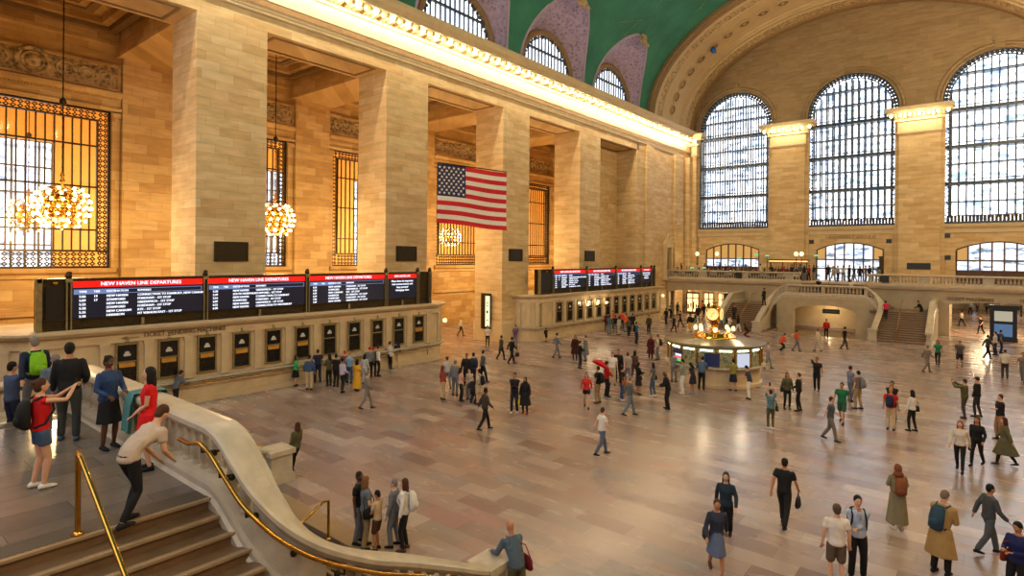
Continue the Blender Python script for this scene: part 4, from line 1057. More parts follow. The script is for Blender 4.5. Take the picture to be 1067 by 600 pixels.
g=G(); g.lathe([(2.55,0),(2.75,.03),(2.75,.12),(2.6,.16),(1.3,.3),(1.25,.34)],(KX,KY,2.1),n*2,0); part('roof',g,plain('grey_bronze_roof',(112,104,84),.35,.6),t)
g=G(); g.lathe([(1.25,0),(1.25,.12),(1.1,.16),(1.0,.3),(.95,.32)],(KX,KY,2.38),24); g.lathe([(.35,0),(.22,.15),(.16,.4),(.3,.5),(.34,.56)],(KX,KY,2.7),16); part('clock_pedestal',g,M['brass'],t)
for k in range(8):
    q=2*pi*(k+.5)/8; g=G(); g.ell((0,0,.22),(.11,.11,.15),10,7); 
    l=thing('candle_lamp','small glowing lamp ringed around the kiosk clock','lamp',(KX+1.02*cos(q),KY+1.02*sin(q),2.7),group='lamps around the kiosk clock'); part('lamp_glass',g,globe,l,False); g=G(); g.lathe([(.05,0),(.04,.05),(.07,.1)],(0,0,0),8); part('lamp_base',g,M['brass'],l,False)
c=thing('four_faced_clock','golden four-faced clock with glowing opal dials on top of the kiosk','clock',(KX,KY,3.26))
g=G(); g.lathe([(.1,0),(.3,.05),(.34,.3),(.34,.7),(.28,.85),(.12,.95),(.08,1.05),(.13,1.12),(.1,1.2),(.02,1.32)],(0,0,0),16); part('clock_case',g,M['brass'],c,False)
opal=emit('opal_clock_face',(255,206,120),1.25)
for k in range(4):
    q=radians(5)+k*pi/2; Nn=Vector((cos(q),sin(q),0)); Rr=Vector((-sin(q),cos(q),0)); O=Nn*.34+Vector((0,0,.48)); g=G()
    pts=[O+Rr*.33*cos(2*pi*j/24)+Vector((0,0,.33*sin(2*pi*j/24))) for j in range(24)]; pts2=[p+Nn*.08 for p in pts]
    g.add(pts+pts2,[tuple(range(24,48))]+[(j,(j+1)%24,24+(j+1)%24,24+j) for j in range(24)]); f=part('clock_face',g,opal,c,False)
    g=G(); O2=O+Nn*.09; g.tube([O2,O2+Rr*.12+Vector((0,0,.12))],.012,4); g.tube([O2,O2-Rr*.08+Vector((0,0,-.22))],.01,4)
    ob('clock_hands',g.mesh('clock_hands',M['black']),f,False)
    g=G(); g.tube([p+Nn*.02 for p in pts]+[pts[0]+Nn*.02],.03,6); ob('dial_rim',g.mesh('dial_rim',M['brass']),f,False)
# ------------------------------------------------------------------ flag
def flag():
    W_,H_=4.33,3.6
    C0=Vector((-13.0,0,0)); t=thing('hanging_flag','large stars and stripes flag hanging over the left side of the hall','flag',FLAG_LOC,FLAG_RZ)
    nx,nz=40,26; g=G(); vs=[];
    for j in range(nz+1):
        for i in range(nx+1):
            u=i/nx;v=j/nz; vs.append((u*W_,.09*sin(u*9+v*1.5)*(.3+v*.7)+.05*sin(v*7+u*4),-v*H_+FLAG_SLOPE*u*W_+.03*sin(u*6)))
    for j in range(nz):
        for i in range(nx):
            a_=j*(nx+1)+i; st=int(j/2); m=0 if st%2==0 else 1
            if i<16 and j<14: m=2
            g.add([],[]); g.f.append((a_,a_+1,a_+nx+2,a_+nx+1)); g.m.append(m); g.s.append(True)
    g.v=vs
    red=plain('flag_red_cloth',(196,24,34),.8,var=.05);wh=plain('flag_white_cloth',(226,214,200),.8,var=.04);bl_=plain('flag_navy_cloth',(30,34,72),.8,var=.05)
    part('striped_cloth',g,[red,wh,bl_],t,False)
    g=G(); 
    def at(u,v): return Vector((u*W_,.09*sin(u*9+v*1.5)*(.3+v*.7)+.05*sin(v*7+u*4),-v*H_+FLAG_SLOPE*u*W_+.03*sin(u*6)))
    for r in range(9):
        for c_ in range(6 if r%2==0 else 5):
            u=(c_*2+1+(r%2))/12*.4; v=(r+1)/10*(14/26); p=at(u,v)
            for sgn in (-1,1):
                pts=[p+Vector(((.105 if q%2==0 else .042)*sin(q*pi/5),sgn*.02,(.105 if q%2==0 else .042)*cos(q*pi/5))) for q in range(10)]
                g.add(pts,[tuple(range(10))])
    part('stars',g,wh,t,False)
    g=G(); g.tube([at(0,0)+Vector((0,0,.05)),at(1,0)+Vector((0,0,.05))],.035,6); g.tube([at(0,0),at(0,1)],.02,5); part('hoist_bar',g,M['bronze'],t,False)
    g=G(); 
    for u in (.02,.98): p=at(u,0); g.tube([p,Vector((p.x,p.y,34-FLAG_LOC[2]))],.003,4)
    part('hanging_wires',g,M['bronze'],t,False)
FLAG_LOC=FLAGPOS; flag()
# ------------------------------------------------------------------ chandeliers
bulb2=emit('chandelier_bulb',(255,214,140),22)
def chand_meshes():
    fr=G(); R0=1.12
    for z in (-.95,-.7,-.4,-.05,.3,.6,.85):
        r=sqrt(max(.05,R0**2-z*z)); torus(fr,(0,0,z),r,.03,28,5,0,'z')
    for k in range(12):
        q=2*pi*k/12; fr.tube([(sqrt(max(0.01,R0**2-z*z))*cos(q),sqrt(max(.01,R0**2-z*z))*sin(q),z) for z in [(-1.05+2.1*j/12) for j in range(13)]],.022,5)
    fr.lathe([(.0,-1.2),(.1,-1.1),(.05,-1.0),(.05,1.2),(.14,1.3),(.04,1.45),(.1,1.6),(.03,1.8)],(0,0,0),10); fr.ell((0,0,0),(.75,.75,.8),16,10)
    b=G(); pos=[]
    for z,n_ in ((-.98,6),(-.72,12),(-.4,16),(-.05,18),(.3,16),(.62,12),(.88,8)):
        r=sqrt(max(.05,1.22**2-z*z))
        for k in range(n_): pos.append((r*cos(2*pi*(k+.5*(z>0))/n_),r*sin(2*pi*(k+.5*(z>0))/n_),z))
    return fr,pos
fr,cpos=chand_meshes(); frm=fr.mesh('globe_frame',M['brass']); cb=G(); cb.ell((0,0,0),(.075,.075,.085),8,6); cbm=cb.mesh('chandelier_bulb',bulb2)
def chandelier(loc,top,label,parts_=True):
    t=thing('chandelier',label,'chandelier',loc); ob('globe_frame',frm,t,False)
    for p in cpos:
        o=ob('bulb',cbm,t,False); o.location=p
    g=G(); g.tube([(0,0,1.7),(0,0,top-loc[2])],.03,6)
    for z in range(4,int((top-loc[2])*2)): g.ell((0,0,z*.5),(.045,.045,.09),6,4)
    g.ell((0,0,5.3),(.16,.16,.22),8,6); part('hanging_rod',g,M['bronze'],t,False)
    return t
chandelier((-24.5,8.4,9.25),20.8,'spherical bare-bulb chandelier hanging before the leftmost grilled window')
chandelier((-24.8,19.95,9.25),20.8,'spherical bare-bulb chandelier half hidden by the pier with the dark plaque')
chandelier((-24.9,54.7,9.25),20.8,'bare-bulb chandelier seen as a sliver beside the fifth grilled window')
chandelier((-37.6,9.6,9.4),21,'bare-bulb chandelier glowing inside the amber hall behind the left window')
chandelier((-37.6,48.9,9.2),21,'bare-bulb chandelier glowing behind the window below the flag')
# ------------------------------------------------------------------ lounge on the far balcony
lp=G(); lp.lathe([(.12,0),(.1,.08),(.03,.15),(.03,2.6),(.07,2.65)],(0,0,0),8)
lg=G(); lg.ell((0,0,2.85),(.21,.21,.24),12,8)
lpm=lp.mesh('lamp_post',M['bronze']); lgm=lg.mesh('globe',globe)
for i,(x,y) in enumerate(((-15.9,70),(-13.1,69),(-4.05,67.5),(-3.55,67.6))):
    t=thing('globe_lamp_post','globe lamp post on the far balcony, %s'%['far left by the wall corner','in front of the left arched doorway','left one of the close pair beside the stairs','right one of the close pair beside the stairs'][i],'lamp post',(x,y,4.62),group=None); ob('lamp_post',lpm,t,False); ob('globe',lgm,t,False)
tt=G(); tt.lathe([(.42,.72),(.45,.74),(.45,.76)],(0,0,0),14); tl=G(); tl.lathe([(.22,0),(.05,.06),(.04,.72)],(0,0,0),8)
cl=G(); cl.lathe([(.5,.4),(.47,.765),(.46,.775)],(0,0,0),14)
ttm=tt.mesh('table_top',M['wood']);tlm=tl.mesh('pedestal',M['bronze']);clm=cl.mesh('tablecloth',plain('white_table_linen',(206,196,178),.8))
gs=G(); gs.lathe([(.03,.3),(.05,.3),(.26,.3),(.2,.46),(.02,.5)],(0,0,0),12); gsm=gs.mesh('lamp_shade',emit('green_glass_shade',(120,205,150),1.1)); gb=G(); gb.lathe([(.09,0),(.02,.04),(.02,.4)],(0,0,0),8); gbm=gb.mesh('lamp_stem',M['brass'])
random.seed(5); tabs=[]
for i in range(14):
    x=-16.6+i*.94+random.uniform(-.1,.1); y=67.0+ (i%2)*1.3; tabs.append((x,y))
    t=thing('lounge_table','small round lounge table with white cloth behind the far balustrade','table',(x,y,4.62),group='lounge tables on the far balcony'); ob('table_top',ttm,t,False);ob('pedestal',tlm,t,False)
    o=ob('tablecloth',clm); o.location=(x,y,4.62); tag(o,'white cloth on a lounge table behind the far balustrade','tablecloth','lounge tablecloths')
for i,(x,y,z) in enumerate(((-15.36,67.0,5.4),(-14.4,68.3,5.4),(-8.9,70.0,7.0),(-8.2,71.8,6.9),(-10.9,70.2,6.6),(-2.9,71.2,6.95))):
    if z>6:
        g=G(); g.tube([(0,0,4.62-z),(0,0,0)],.03,6)
    t=thing('green_shade_lamp','green glass shaded lamp in the balcony lounge','lamp',(x,y,z),group='green shaded lounge lamps'); ob('lamp_shade',gsm,t,False);ob('lamp_stem',gbm,t,False)
    if z>6: part('tall_stem',g,M['bronze'],t,False)
t=thing('lounge_bar','glowing wooden bar stand at the right end of the balcony lounge','bar',(-5.6,70.9,4.62))
g=G(); g.box(-2.0,-.4,0,2.0,.4,1.1); g.box(-2.1,-.5,1.1,2.1,.5,1.18); part('bar_counter',g,M['wood'],t,False)
g=G(); g.box(-2.1,-.45,2.1,2.1,.45,2.25); 
for s_ in (-1.9,-.6,.6,1.9): g.box(s_-.05,-.3,1.18,s_+.05,-.2,2.1)
part('bar_canopy',g,M['wood'],t,False); g=G(); g.box(-2,-.48,2.0,2,-.4,2.1); part('canopy_light',g,emit('orange_bar_glow',(255,176,96),3),t,False)
for k in range(12):
    g=G() if k==0 else g
    if k==0:
        g.lathe([(.04,0),(.04,.2),(.015,.26),(.015,.33)],(0,0,0),8); bme_=g.mesh('liquor_bottle',plain('amber_bottle',(120,66,24),.15))
    o=ob('liquor_bottle',bme_); o.location=(-7.3+k*.31,70.9,5.8); tag(o,'bottle standing on the glowing balcony bar','bottle','bottles on the balcony bar')
# ------------------------------------------------------------------ simple closing walls behind and beside the viewer (east windows light the hall)
g=G(); g.box(18.3,YN,0,18.9,58,23); g.box(18.3,58,4.62,18.9,YE,23); 
struct('wall_right',g,[M['lime']],'plain limestone right wall outside the picture','wall')
g=G(); 
for xa,xb in ((-18.3,-16.9),(-8.1,-4.3),(4.5,8.2),(17,18.3)): g.box(xa,YN-.6,0,xb,YN,23)
for c in WXC: g.box(c-4.4,YN-.6,0,c+4.4,YN,10.6); g.add([(c-4.4,YN-.3,10.6),(c+4.4,YN-.3,10.6),(c+4.4,YN-.3,24.5),(c+3,YN-.3,26.3),(c,YN-.3,27.4),(c-3,YN-.3,26.3),(c-4.4,YN-.3,24.5)],[(0,1,2,3,4,5,6)],1)
vs=[(-19,YN,23)]+[(-19*cos(pi*k/24),YN-.62,23+13*sin(pi*k/24)) for k in range(25)]
g.add([(p[0],YN-.62,p[2]) for p in vs],[tuple(range(len(vs)))])
struct('wall_near',g,[M['lime'],pane('east_daylight_pane',EAST_ST,.1)],'near end wall with arched windows behind the viewer','wall')
# ------------------------------------------------------------------ people
def remesh(g,vox):
    me=g.mesh('tmp_form',M['lime_plain']); o=bpy.data.objects.new('tmp_form',me); COL.objects.link(o)
    m=o.modifiers.new('r','REMESH'); m.mode='VOXEL'; m.voxel_size=vox; m.use_smooth_shade=True
    s=o.modifiers.new('s','SMOOTH'); s.factor=.5; s.iterations=2
    dg=bpy.context.evaluated_depsgraph_get(); e=o.evaluated_get(dg); r=e.to_mesh()
    out=G(); out.add([tuple(v.co) for v in r.vertices],[tuple(p.vertices) for p in r.polygons],0,True)
    e.to_mesh_clear(); bpy.data.objects.remove(o); bpy.data.meshes.remove(me); return out
def rings(g,R,n=12,cap=True):
    """R: list of (center Vector, rx, ry, axisX Vector, axisY Vector)"""
    vs=[]
    for c,rx,ry,ax,ay in R:
        for j in range(n):
            q=2*pi*j/n; vs.append(c+ax*(rx*cos(q))+ay*(ry*sin(q)))
    k=len(R); fs=[(i*n+j,i*n+(j+1)%n,(i+1)*n+(j+1)%n,(i+1)*n+j) for i in range(k-1) for j in range(n)]
    if cap: fs+=[tuple(range(n-1,-1,-1)),tuple(range((k-1)*n,k*n))]
    g.add(vs,fs,0,True)
def limb(g,pts,rad,n=10):
    """closed tapered tube with rounded ends"""
    P=[Vector(p) for p in pts]
    d0=(P[0]-P[1]).normalized();d1=(P[-1]-P[-2]).normalized()
    g.tube([P[0]+d0*rad[0]*.6]+P+[P[-1]+d1*rad[-1]*.6],[rad[0]*.45]+list(rad)+[rad[-1]*.45],n)
def ik(a,b,l1,l2,pole):
    a=Vector(a);b=Vector(b);d=b-a;L=d.length
    if L>l1+l2-.004: b=a+d*((l1+l2-.004)/L);d=b-a;L=d.length
    x=(l1*l1-l2*l2+L*L)/(2*L);h=sqrt(max(0,l1*l1-x*x));u=d/L;p=Vector(pole);p=(p-u*p.dot(u))
    if p.length<1e-4:p=Vector((0,1,0))
    return a+u*x+p.normalized()*h,b
# pose: pelvis height, lean (rad), hands L,R (x,y,z), feet L,R (x,y,z,lift), head pitch
POSES={
'stand':dict(hl=(-.27,.05,.84),hr=(.27,.05,.84),fl=(-.11,.02,0),fr=(.11,-.02,0)),
'stand2':dict(hl=(-.26,.1,.86),hr=(.2,.2,1.0),fl=(-.13,.05,0),fr=(.12,-.08,0)),
'walk':dict(hl=(-.26,-.2,.88),hr=(.26,.26,.95),fl=(-.09,.25,0),fr=(.09,-.29,.05),lean=.05,ph=.94),
'walk2':dict(hl=(-.26,.24,.95),hr=(.26,-.2,.88),fl=(-.09,-.27,.05),fr=(.09,.24,0),lean=.05,ph=.94),
'phone':dict(hl=(-.08,.3,1.17),hr=(.08,.32,1.2),fl=(-.12,0,0),fr=(.12,.03,0),head=.35),
'photo':dict(hl=(-.07,.42,1.52),hr=(.07,.42,1.54),fl=(-.1,-.04,0),fr=(.1,.04,0),head=-.03,prop='phone'),
'high':dict(hl=(-.12,.18,1.86),hr=(.12,.18,1.86),fl=(-.1,0,0),fr=(.1,0,0),head=-.15,prop='phone'),
'cross':dict(hl=(.1,.2,1.16),hr=(-.1,.22,1.2),fl=(-.12,0,0),fr=(.12,.05,0)),
'chin':dict(hl=(.06,.2,1.14),hr=(.02,.17,1.47),fl=(-.12,0,0),fr=(.12,.05,0),head=.1),
'clasp':dict(hl=(-.03,.2,.98),hr=(.04,.2,.98),fl=(-.09,0,0),fr=(.1,.03,0)),
'lean':dict(hl=(-.26,.5,1.06),hr=(.14,.52,1.06),fl=(-.13,0,0),fr=(.13,-.1,0),lean=.42,head=.1),
'leanback':dict(hl=(-.24,.05,.86),hr=(.22,.12,.9),fl=(-.1,.18,0),fr=(.1,.3,0),lean=-.12),
'stoop':dict(hl=(-.12,.5,.72),hr=(.14,.52,.75),fl=(-.1,.06,0),fr=(.1,-.14,0),lean=.85,head=.3,ph=.9),
'bow':dict(hl=(-.1,.38,1.05),hr=(.1,.38,1.05),fl=(-.12,0,0),fr=(.12,.05,0),lean=.25,head=.55),
'hold':dict(hl=(-.12,.3,1.12),hr=(.16,.26,1.05),fl=(-.11,0,0),fr=(.11,.04,0),head=.2),
'onear':dict(hl=(-.26,.04,.86),hr=(.13,.09,1.58),fl=(-.11,.1,0),fr=(.11,-.12,0)),
'sit':dict(hl=(-.16,.34,.66),hr=(.16,.34,.66),fl=(-.12,.46,0),fr=(.12,.5,0),ph=.5,lean=.08),
'sitphoto':dict(hl=(-.08,.42,1.12),hr=(.06,.42,1.14),fl=(-.12,.46,-.3),fr=(.12,.5,-.3),ph=.12,lean=.05,prop='phone'),
'climb':dict(hl=(-.26,.15,.9),hr=(.26,.1,.9),fl=(-.1,.22,.17),fr=(.1,-.12,0),lean=.12),
'crouch':dict(hl=(-.15,.3,.75),hr=(.15,.32,.72),fl=(-.13,.05,0),fr=(.13,-.15,.04),ph=.62,lean=.5,head=.2),
}
def frame(pose,fem):
    p=POSES[pose];ph=p.get('ph',.955);lean=p.get('lean',0.)
    def U(x,y,z):   # upper body point given in upright coordinates relative to standard pelvis .955
        dz=z-.955; f=min(1,max(0,dz/.3)); a_=-lean*f
        yy=y*cos(a_)-dz*sin(a_) ;zz=y*sin(a_)+dz*cos(a_)
        return Vector((x,yy,ph+zz))
    return p,ph,lean,U
def build_person(pose,outfit,hair,fem,bag,detail):
    """returns dict part -> G in local coordinates (faces +y), height about 1.75"""
    p,ph,lean,U=frame(pose,fem); out={}
    sw=.158 if fem else .176; hips=.165 if fem else .158
    def AX(z): 
        a_=-lean*min(1,max(0,(z-.955)/.3)); return Vector((0,cos(a_),sin(a_)))
    X_=Vector((1,0,0))
    def torso(infl,z0,z1,flare=0.,coat=False):
        prof=[(.86,.125,.10,0),(.95,hips,.118,-.005),(1.06,.128 if fem else .148,.10,0),(1.18,.138 if fem else .158,.11,.005),(1.30,.155 if fem else .178,.125 if fem else .12,.008),(1.38,sw-.005,.10,0),(1.435,sw-.045,.078,-.005),(1.475,.075,.065,-.008),(1.5,.058,.06,-.004)]
        R=[]
        zs=sorted(set([z0,z1]+[q[0] for q in prof if z0<q[0]<z1]))
        for z in zs:
            for a_,b_ in zip(prof,prof[1:]):
                if a_[0]<=z<=b_[0]:
                    t=(z-a_[0])/(b_[0]-a_[0]);q=[a_[i]+(b_[i]-a_[i])*t for i in range(4)];break
            ex=flare*max(0,(1.2-z))
            R.append((U(0,q[3],z),q[1]+infl+ex,q[2]+infl+ex,X_,AX(z)))
        return R
    # arms
    SHL=U(-sw,0,1.415);SHR=U(sw,0,1.415)
    HL=Vector(p['hl']);HR=Vector(p['hr'])
    if pose in('sit','sitphoto'): pass
    EL,HL=ik(SHL,HL,.285,.255,(-.5,-.7,-.5)); ER,HR=ik(SHR,HR,.285,.255,(.5,-.7,-.5))
    # legs
    HipL=Vector((-.09,0,ph-.04));HipR=Vector((.09,0,ph-.04))
    FL=p['fl'];FR=p['fr']
    AL=Vector((FL[0],FL[1]-.02,FL[2]+.085));AR=Vector((FR[0],FR[1]-.02,FR[2]+.085))
    KL,AL=ik(HipL,AL,.43,.41,(-.05,1,.0));KR,AR=ik(HipR,AR,.43,.41,(.05,1,.0))
    # head frame
    hp=p.get('head',0.); NB=U(0,-.005,1.48); up=Vector((0,sin(lean*.6),cos(lean*.6)))
    HC_=NB+up*.155+Vector((0,.015,0)); 
    hx=-(hp+lean*.35); Rh=Matrix.Rotation(hx,3,'X')
    def Hd(x,y,z): return HC_+Rh@Vector((x,y,z))
    b=G()
    rings(b,torso(0,.86,1.5)); 
    b.tube([U(0,-.01,1.46),HC_+Rh@Vector((0,-.02,-.06))],[.056,.052],10)
    b.ell(HC_,(.074,.092,.112),14,10,0,Rh); b.ell(Hd(0,.022,-.052),(.055,.062,.062),12,8,0,Rh)
    if detail>0: b.ell(Hd(0,.094,-.012),(.013,.02,.026),8,6,0,Rh); b.ell(Hd(-.076,-.005,-.01),(.01,.02,.03),8,6,0,Rh); b.ell(Hd(.076,-.005,-.01),(.01,.02,.03),8,6,0,Rh)
    for s_,S_,E_,H_ in ((-1,SHL,EL,HL),(1,SHR,ER,HR)):
        k_=.88 if fem else 1.
        limb(b,[S_,S_.lerp(E_,.35),E_,E_.lerp(H_,.3),H_],[.048*k_,.047*k_,.038*k_,.038*k_,.026*k_])
    for Hp,K,A in ((HipL,KL,AL),(HipR,KR,AR)):
        limb(b,[Hp,Hp.lerp(K,.4),K,K.lerp(A,.3),K.lerp(A,.7),A],[.082,.075,.052,.055,.042,.034])
    hands=G()
    for s_,E_,H_ in ((-1,EL,HL),(1,ER,HR)):
        d=(H_-E_).normalized(); side=Vector((s_,0,0)); side=(side-d*side.dot(d)).normalized(); nrm=d.cross(side).normalized()
        curl=-nrm*s_ if True else nrm
        # palm
        rings(b,[(H_,.026,.018,side,nrm),(H_+d*.05,.04,.016,side,nrm),(H_+d*.085,.038,.013,side,nrm)],8)
        if detail>1:
            inn=Vector((0,.3,-.2)); inn=(inn-d*inn.dot(d)); inn=inn.normalized() if inn.length>.01 else nrm
            for q in range(4):
                o_=H_+d*.08+side*(-.028+.0187*q); L=(.066,.074,.07,.056)[q if s_>0 else 3-q]
                hands.tube([o_,o_+d*L*.5+inn*.008,o_+d*L*.8+inn*.028,o_+d*L*.85+inn*.045],[.0095,.009,.008,.006],6)
            o_=H_+d*.03-side*s_*s_*.03; hands.tube([o_,o_-side*.022+d*.03+inn*.012,o_-side*.026+d*.055+inn*.02],[.012,.0105,.008],6)
        else:
            o_=H_+d*.085; 
            for q in range(4): b.tube([o_+side*(-.027+.018*q),o_+side*(-.027+.018*q)+d*.065],[.0125,.010],5)
            b.tube([H_+d*.03-side*.03,H_+d*.07-side*.055],[.014,.011],5)
    vx={0:.026,1:.016,2:.011}[detail]
    b=remesh(b,vx)
    b.merge(hands)
    if detail>0:  # eyes, brows and mouth
        for s_ in (-1,1):
            b.ell(Hd(s_*.03,.083,.008),(.012,.008,.007),8,6,1,Rh); b.ell(Hd(s_*.03,.089,.008),(.005,.004,.005),6,4,2,Rh); b.ell(Hd(s_*.03,.087,.026),(.018,.006,.004),6,4,2,Rh)
        b.ell(Hd(0,.084,-.058),(.022,.006,.006),8,5,3,Rh)
    out['body']=b
    # ---------------- clothing
    top=G();bot=G();shoe=G();hr_=G();extra={}
    vt={0:.024,1:.017,2:.013}[detail]
    sleeve={'tee':.55,'long':.97,'jacket':.97,'coat':.97,'dress':.35,'sleeveless':.12,'longdress':.9,'cami':.1}
    kind,bottom=outfit
    infl={'tee':.018,'long':.018,'jacket':.023,'coat':.027,'dress':.012,'sleeveless':.014,'longdress':.02}[kind]
    z0={'tee':.9,'long':.9,'jacket':.88,'coat':.86,'dress':.86,'sleeveless':.93,'longdress':.86}[kind]
    rings(top,torso(infl,z0,1.47))
    sl=sleeve[kind]
    for S_,E_,H_ in ((SHL,EL,HL),(SHR,ER,HR)):
        k_=.88 if fem else 1.; e=infl*.9
        if sl>.9: limb(top,[S_,S_.lerp(E_,.5),E_,E_.lerp(H_,.5),E_.lerp(H_,.93)],[(.05+e)*k_,(.046+e)*k_,(.04+e)*k_,(.036+e)*k_,(.03+e)*k_])
        elif sl>.15: limb(top,[S_,S_.lerp(E_,sl)],[(.052+e)*k_,(.05+e)*k_])
        else: top.ell(S_,.052,8,6)
    legs_apart=abs(FL[1]-FR[1])
    def skirt(g,zt,zb,r0,r1):
        n=16;vs=[];K=6;cy_=(FL[1]+FR[1])/2
        for i in range(K+1):
            t=i/K;z=zt+(zb-zt)*t; rr=r0+(r1-r0)*t; ry=rr*.8+legs_apart*.28*t
            for j in range(n):
                q=2*pi*j/n;w=1+.05*t*cos(q*5); vs.append((rr*w*cos(q),ry*w*sin(q)+cy_*t,z))
        g.add(vs,[(i*n+j,i*n+(j+1)%n,(i+1)*n+(j+1)%n,(i+1)*n+j) for i in range(K) for j in range(n)]+[tuple(range(n-1,-1,-1)),tuple(range(K*n,K*n+n))],0,True)
    if kind=='coat': skirt(top,ph+.02,.42,.2,.3)
    if kind=='dress': skirt(top,ph+.02,.56,.185,.24)
    if kind=='longdress': skirt(top,ph+.02,.16,.19,.27)
    out['top']=remesh(top,vt)
    if bottom in('trousers','shorts','slim'):
        rings(bot,torso(.012,.86,1.0)); ex={'trousers':.018,'shorts':.02,'slim':.008}[bottom]
        for Hp,K,A in ((HipL,KL,AL),(HipR,KR,AR)):
            if bottom=='shorts': limb(bot,[Hp,Hp.lerp(K,.5),Hp.lerp(K,.85 if not fem else .5)],[.084+ex,.078+ex,.068+ex if not fem else .078+ex])
            else: limb(bot,[Hp,Hp.lerp(K,.4),K,K.lerp(A,.35),K.lerp(A,.95)],[.084+ex*.6,.076+ex,.054+ex,.053+ex,.038+ex*1.4])
        out['trousers' if bottom!='shorts' else 'shorts']=remesh(bot,vt)
    elif bottom=='skirt':
        skirt(bot,ph+.08,.5,.15,.22); out['skirt']=remesh(bot,vt)
    for (A,F) in ((AL,FL),(AR,FR)):
        tilt=-F[2]*4 if F[2]>0.03 and p.get('ph',.955)>.9 and pose!='climb' else 0
        Rf=Matrix.Rotation(max(-.7,tilt),3,'X'); c=Vector((A.x,A.y,A.z-.045))
        def f_(x,y,z): return c+Rf@Vector((x,y,z))
        rings(shoe,[(f_(0,-.07,-.005),.03,.03,X_,Rf@Vector((0,0,1))),(f_(0,-.03,.01),.042,.05,X_,Rf@Vector((0,0,1))),(f_(0,.06,-.005),.045,.036,X_,Rf@Vector((0,0,1))),(f_(0,.13,-.012),.044,.027,X_,Rf@Vector((0,0,1))),(f_(0,.175,-.018),.026,.018,X_,Rf@Vector((0,0,1)))],10)
    out['shoes']=shoe
    # hair and headwear
    if hair!='bald':
        hr_.ell(Hd(0,-.018,.03),(.083,.092,.1),14,9,0,Rh)
        if hair=='short': hr_.ell(Hd(0,-.045,-.01),(.074,.062,.085),12,8,0,Rh)
        if hair in('long','ponytail','bun'): hr_.ell(Hd(0,-.045,-.01),(.08,.07,.1),12,8,0,Rh)
        if hair=='long': 
            hr_.ell(Hd(0,-.07,-.13),(.088,.05,.16),12,8,0,Rh)
            for s_ in(-1,1): hr_.ell(Hd(s_*.072,-.01,-.08),(.022,.045,.13),8,6,0,Rh)
        if hair=='ponytail': hr_.ell(Hd(0,-.12,-.08),(.03,.035,.14),8,6,0,Rh)
        if hair=='bun': hr_.ell(Hd(0,-.1,.06),(.045,.045,.045),8,6,0,Rh)
        if hair=='hijab': hr_.ell(Hd(0,-.02,.0),(.095,.098,.125),14,9,0,Rh); hr_.ell(Hd(0,-.02,-.15),(.13,.105,.1),12,8,0,Rh)
        if hair=='cap': hr_.ell(Hd(0,-.01,.06),(.088,.1,.07),14,8,0,Rh); rings(hr_,[(Hd(0,.07,.045),.06,.01,X_,Rh@Vector((0,0,1))),(Hd(0,.15,.035),.05,.006,X_,Rh@Vector((0,0,1)))],10)
        if hair=='helmet': hr_.ell(Hd(0,-.005,.035),(.105,.125,.11),14,9,0,Rh)
        out['hair']=remesh(hr_,{0:.02,1:.013,2:.009}[detail])
    if bag=='backpack':
        g=G(); c=lambda x,y,z:U(x,y,z)
        rings(g,[(c(0,-.2,.98),.10,.05,X_,AX(1)),(c(0,-.22,1.03),.145,.09,X_,AX(1.1)),(c(0,-.225,1.2),.15,.1,X_,AX(1.2)),(c(0,-.21,1.36),.135,.08,X_,AX(1.3)),(c(0,-.18,1.44),.09,.045,X_,AX(1.4))],12)
        g.ell(c(0,-.3,1.12),(.1,.05,.09),10,6)
        for s_ in(-1,1): g.tube([c(s_*.1,-.13,1.42),c(s_*.12,-.02,1.475),c(s_*.125,.12,1.38),c(s_*.14,.14,1.25),c(s_*.16,.02,1.05),c(s_*.12,-.12,1.0)],.018,6)
        out['backpack']=g
    if bag in('shoulder','tote'):
        g=G(); zc=.98; 
        rings(g,[(U(.25,-.02,zc-.16),.05,.12,X_,Vector((0,1,0))),(U(.25,-.02,zc-.13),.07,.15,X_,Vector((0,1,0))),(U(.25,-.02,zc+.04),.05,.14,X_,Vector((0,1,0))),(U(.25,-.02,zc+.08),.02,.12,X_,Vector((0,1,0)))],10)
        g.tube([U(.25,.1,zc+.06),U(.2,.13,1.25),U(.13 if bag=='tote' else -.1,.03,1.475),U(.2,-.13,1.25),U(.25,-.12,zc+.06)],.012,5); out['shoulder_bag']=g
    if bag=='handbag':
        g=G(); h=HR+Vector((0,0,-.08)); rings(g,[(h+Vector((0,0,-.38)),.05,.14,X_,Vector((0,1,0))),(h+Vector((0,0,-.33)),.07,.17,X_,Vector((0,1,0))),(h+Vector((0,0,-.14)),.04,.14,X_,Vector((0,1,0)))],10); g.tube([h+Vector((0,.1,-.14)),h,h+Vector((0,-.1,-.14))],.01,5); out['handbag']=g
    if p.get('prop')=='phone':
        g=G(); m_=(HL+HR)/2+Vector((0,.06,.06)); g.box(m_.x-.038,m_.y-.005,m_.z-.075,m_.x+.038,m_.y+.005,m_.z+.075); out['phone']=g
    return out
_pc={}
def colmat(rgb,kind='cloth'):
    nm='%s_%d_%d_%d'%(kind,*rgb)
    if nm in MATS: return MATS[nm]
    return plain(nm,rgb,.75 if kind=='cloth' else .5,var=.1 if kind=='cloth' else .04,scale=9,spec=.25)
white_eye=plain('eye_white',(220,214,205),.3,var=.02);dark_eye=plain('dark_iris_brow',(30,20,14),.3,var=.05);lip=plain('lip_colour',(150,80,70),.5,var=.05)
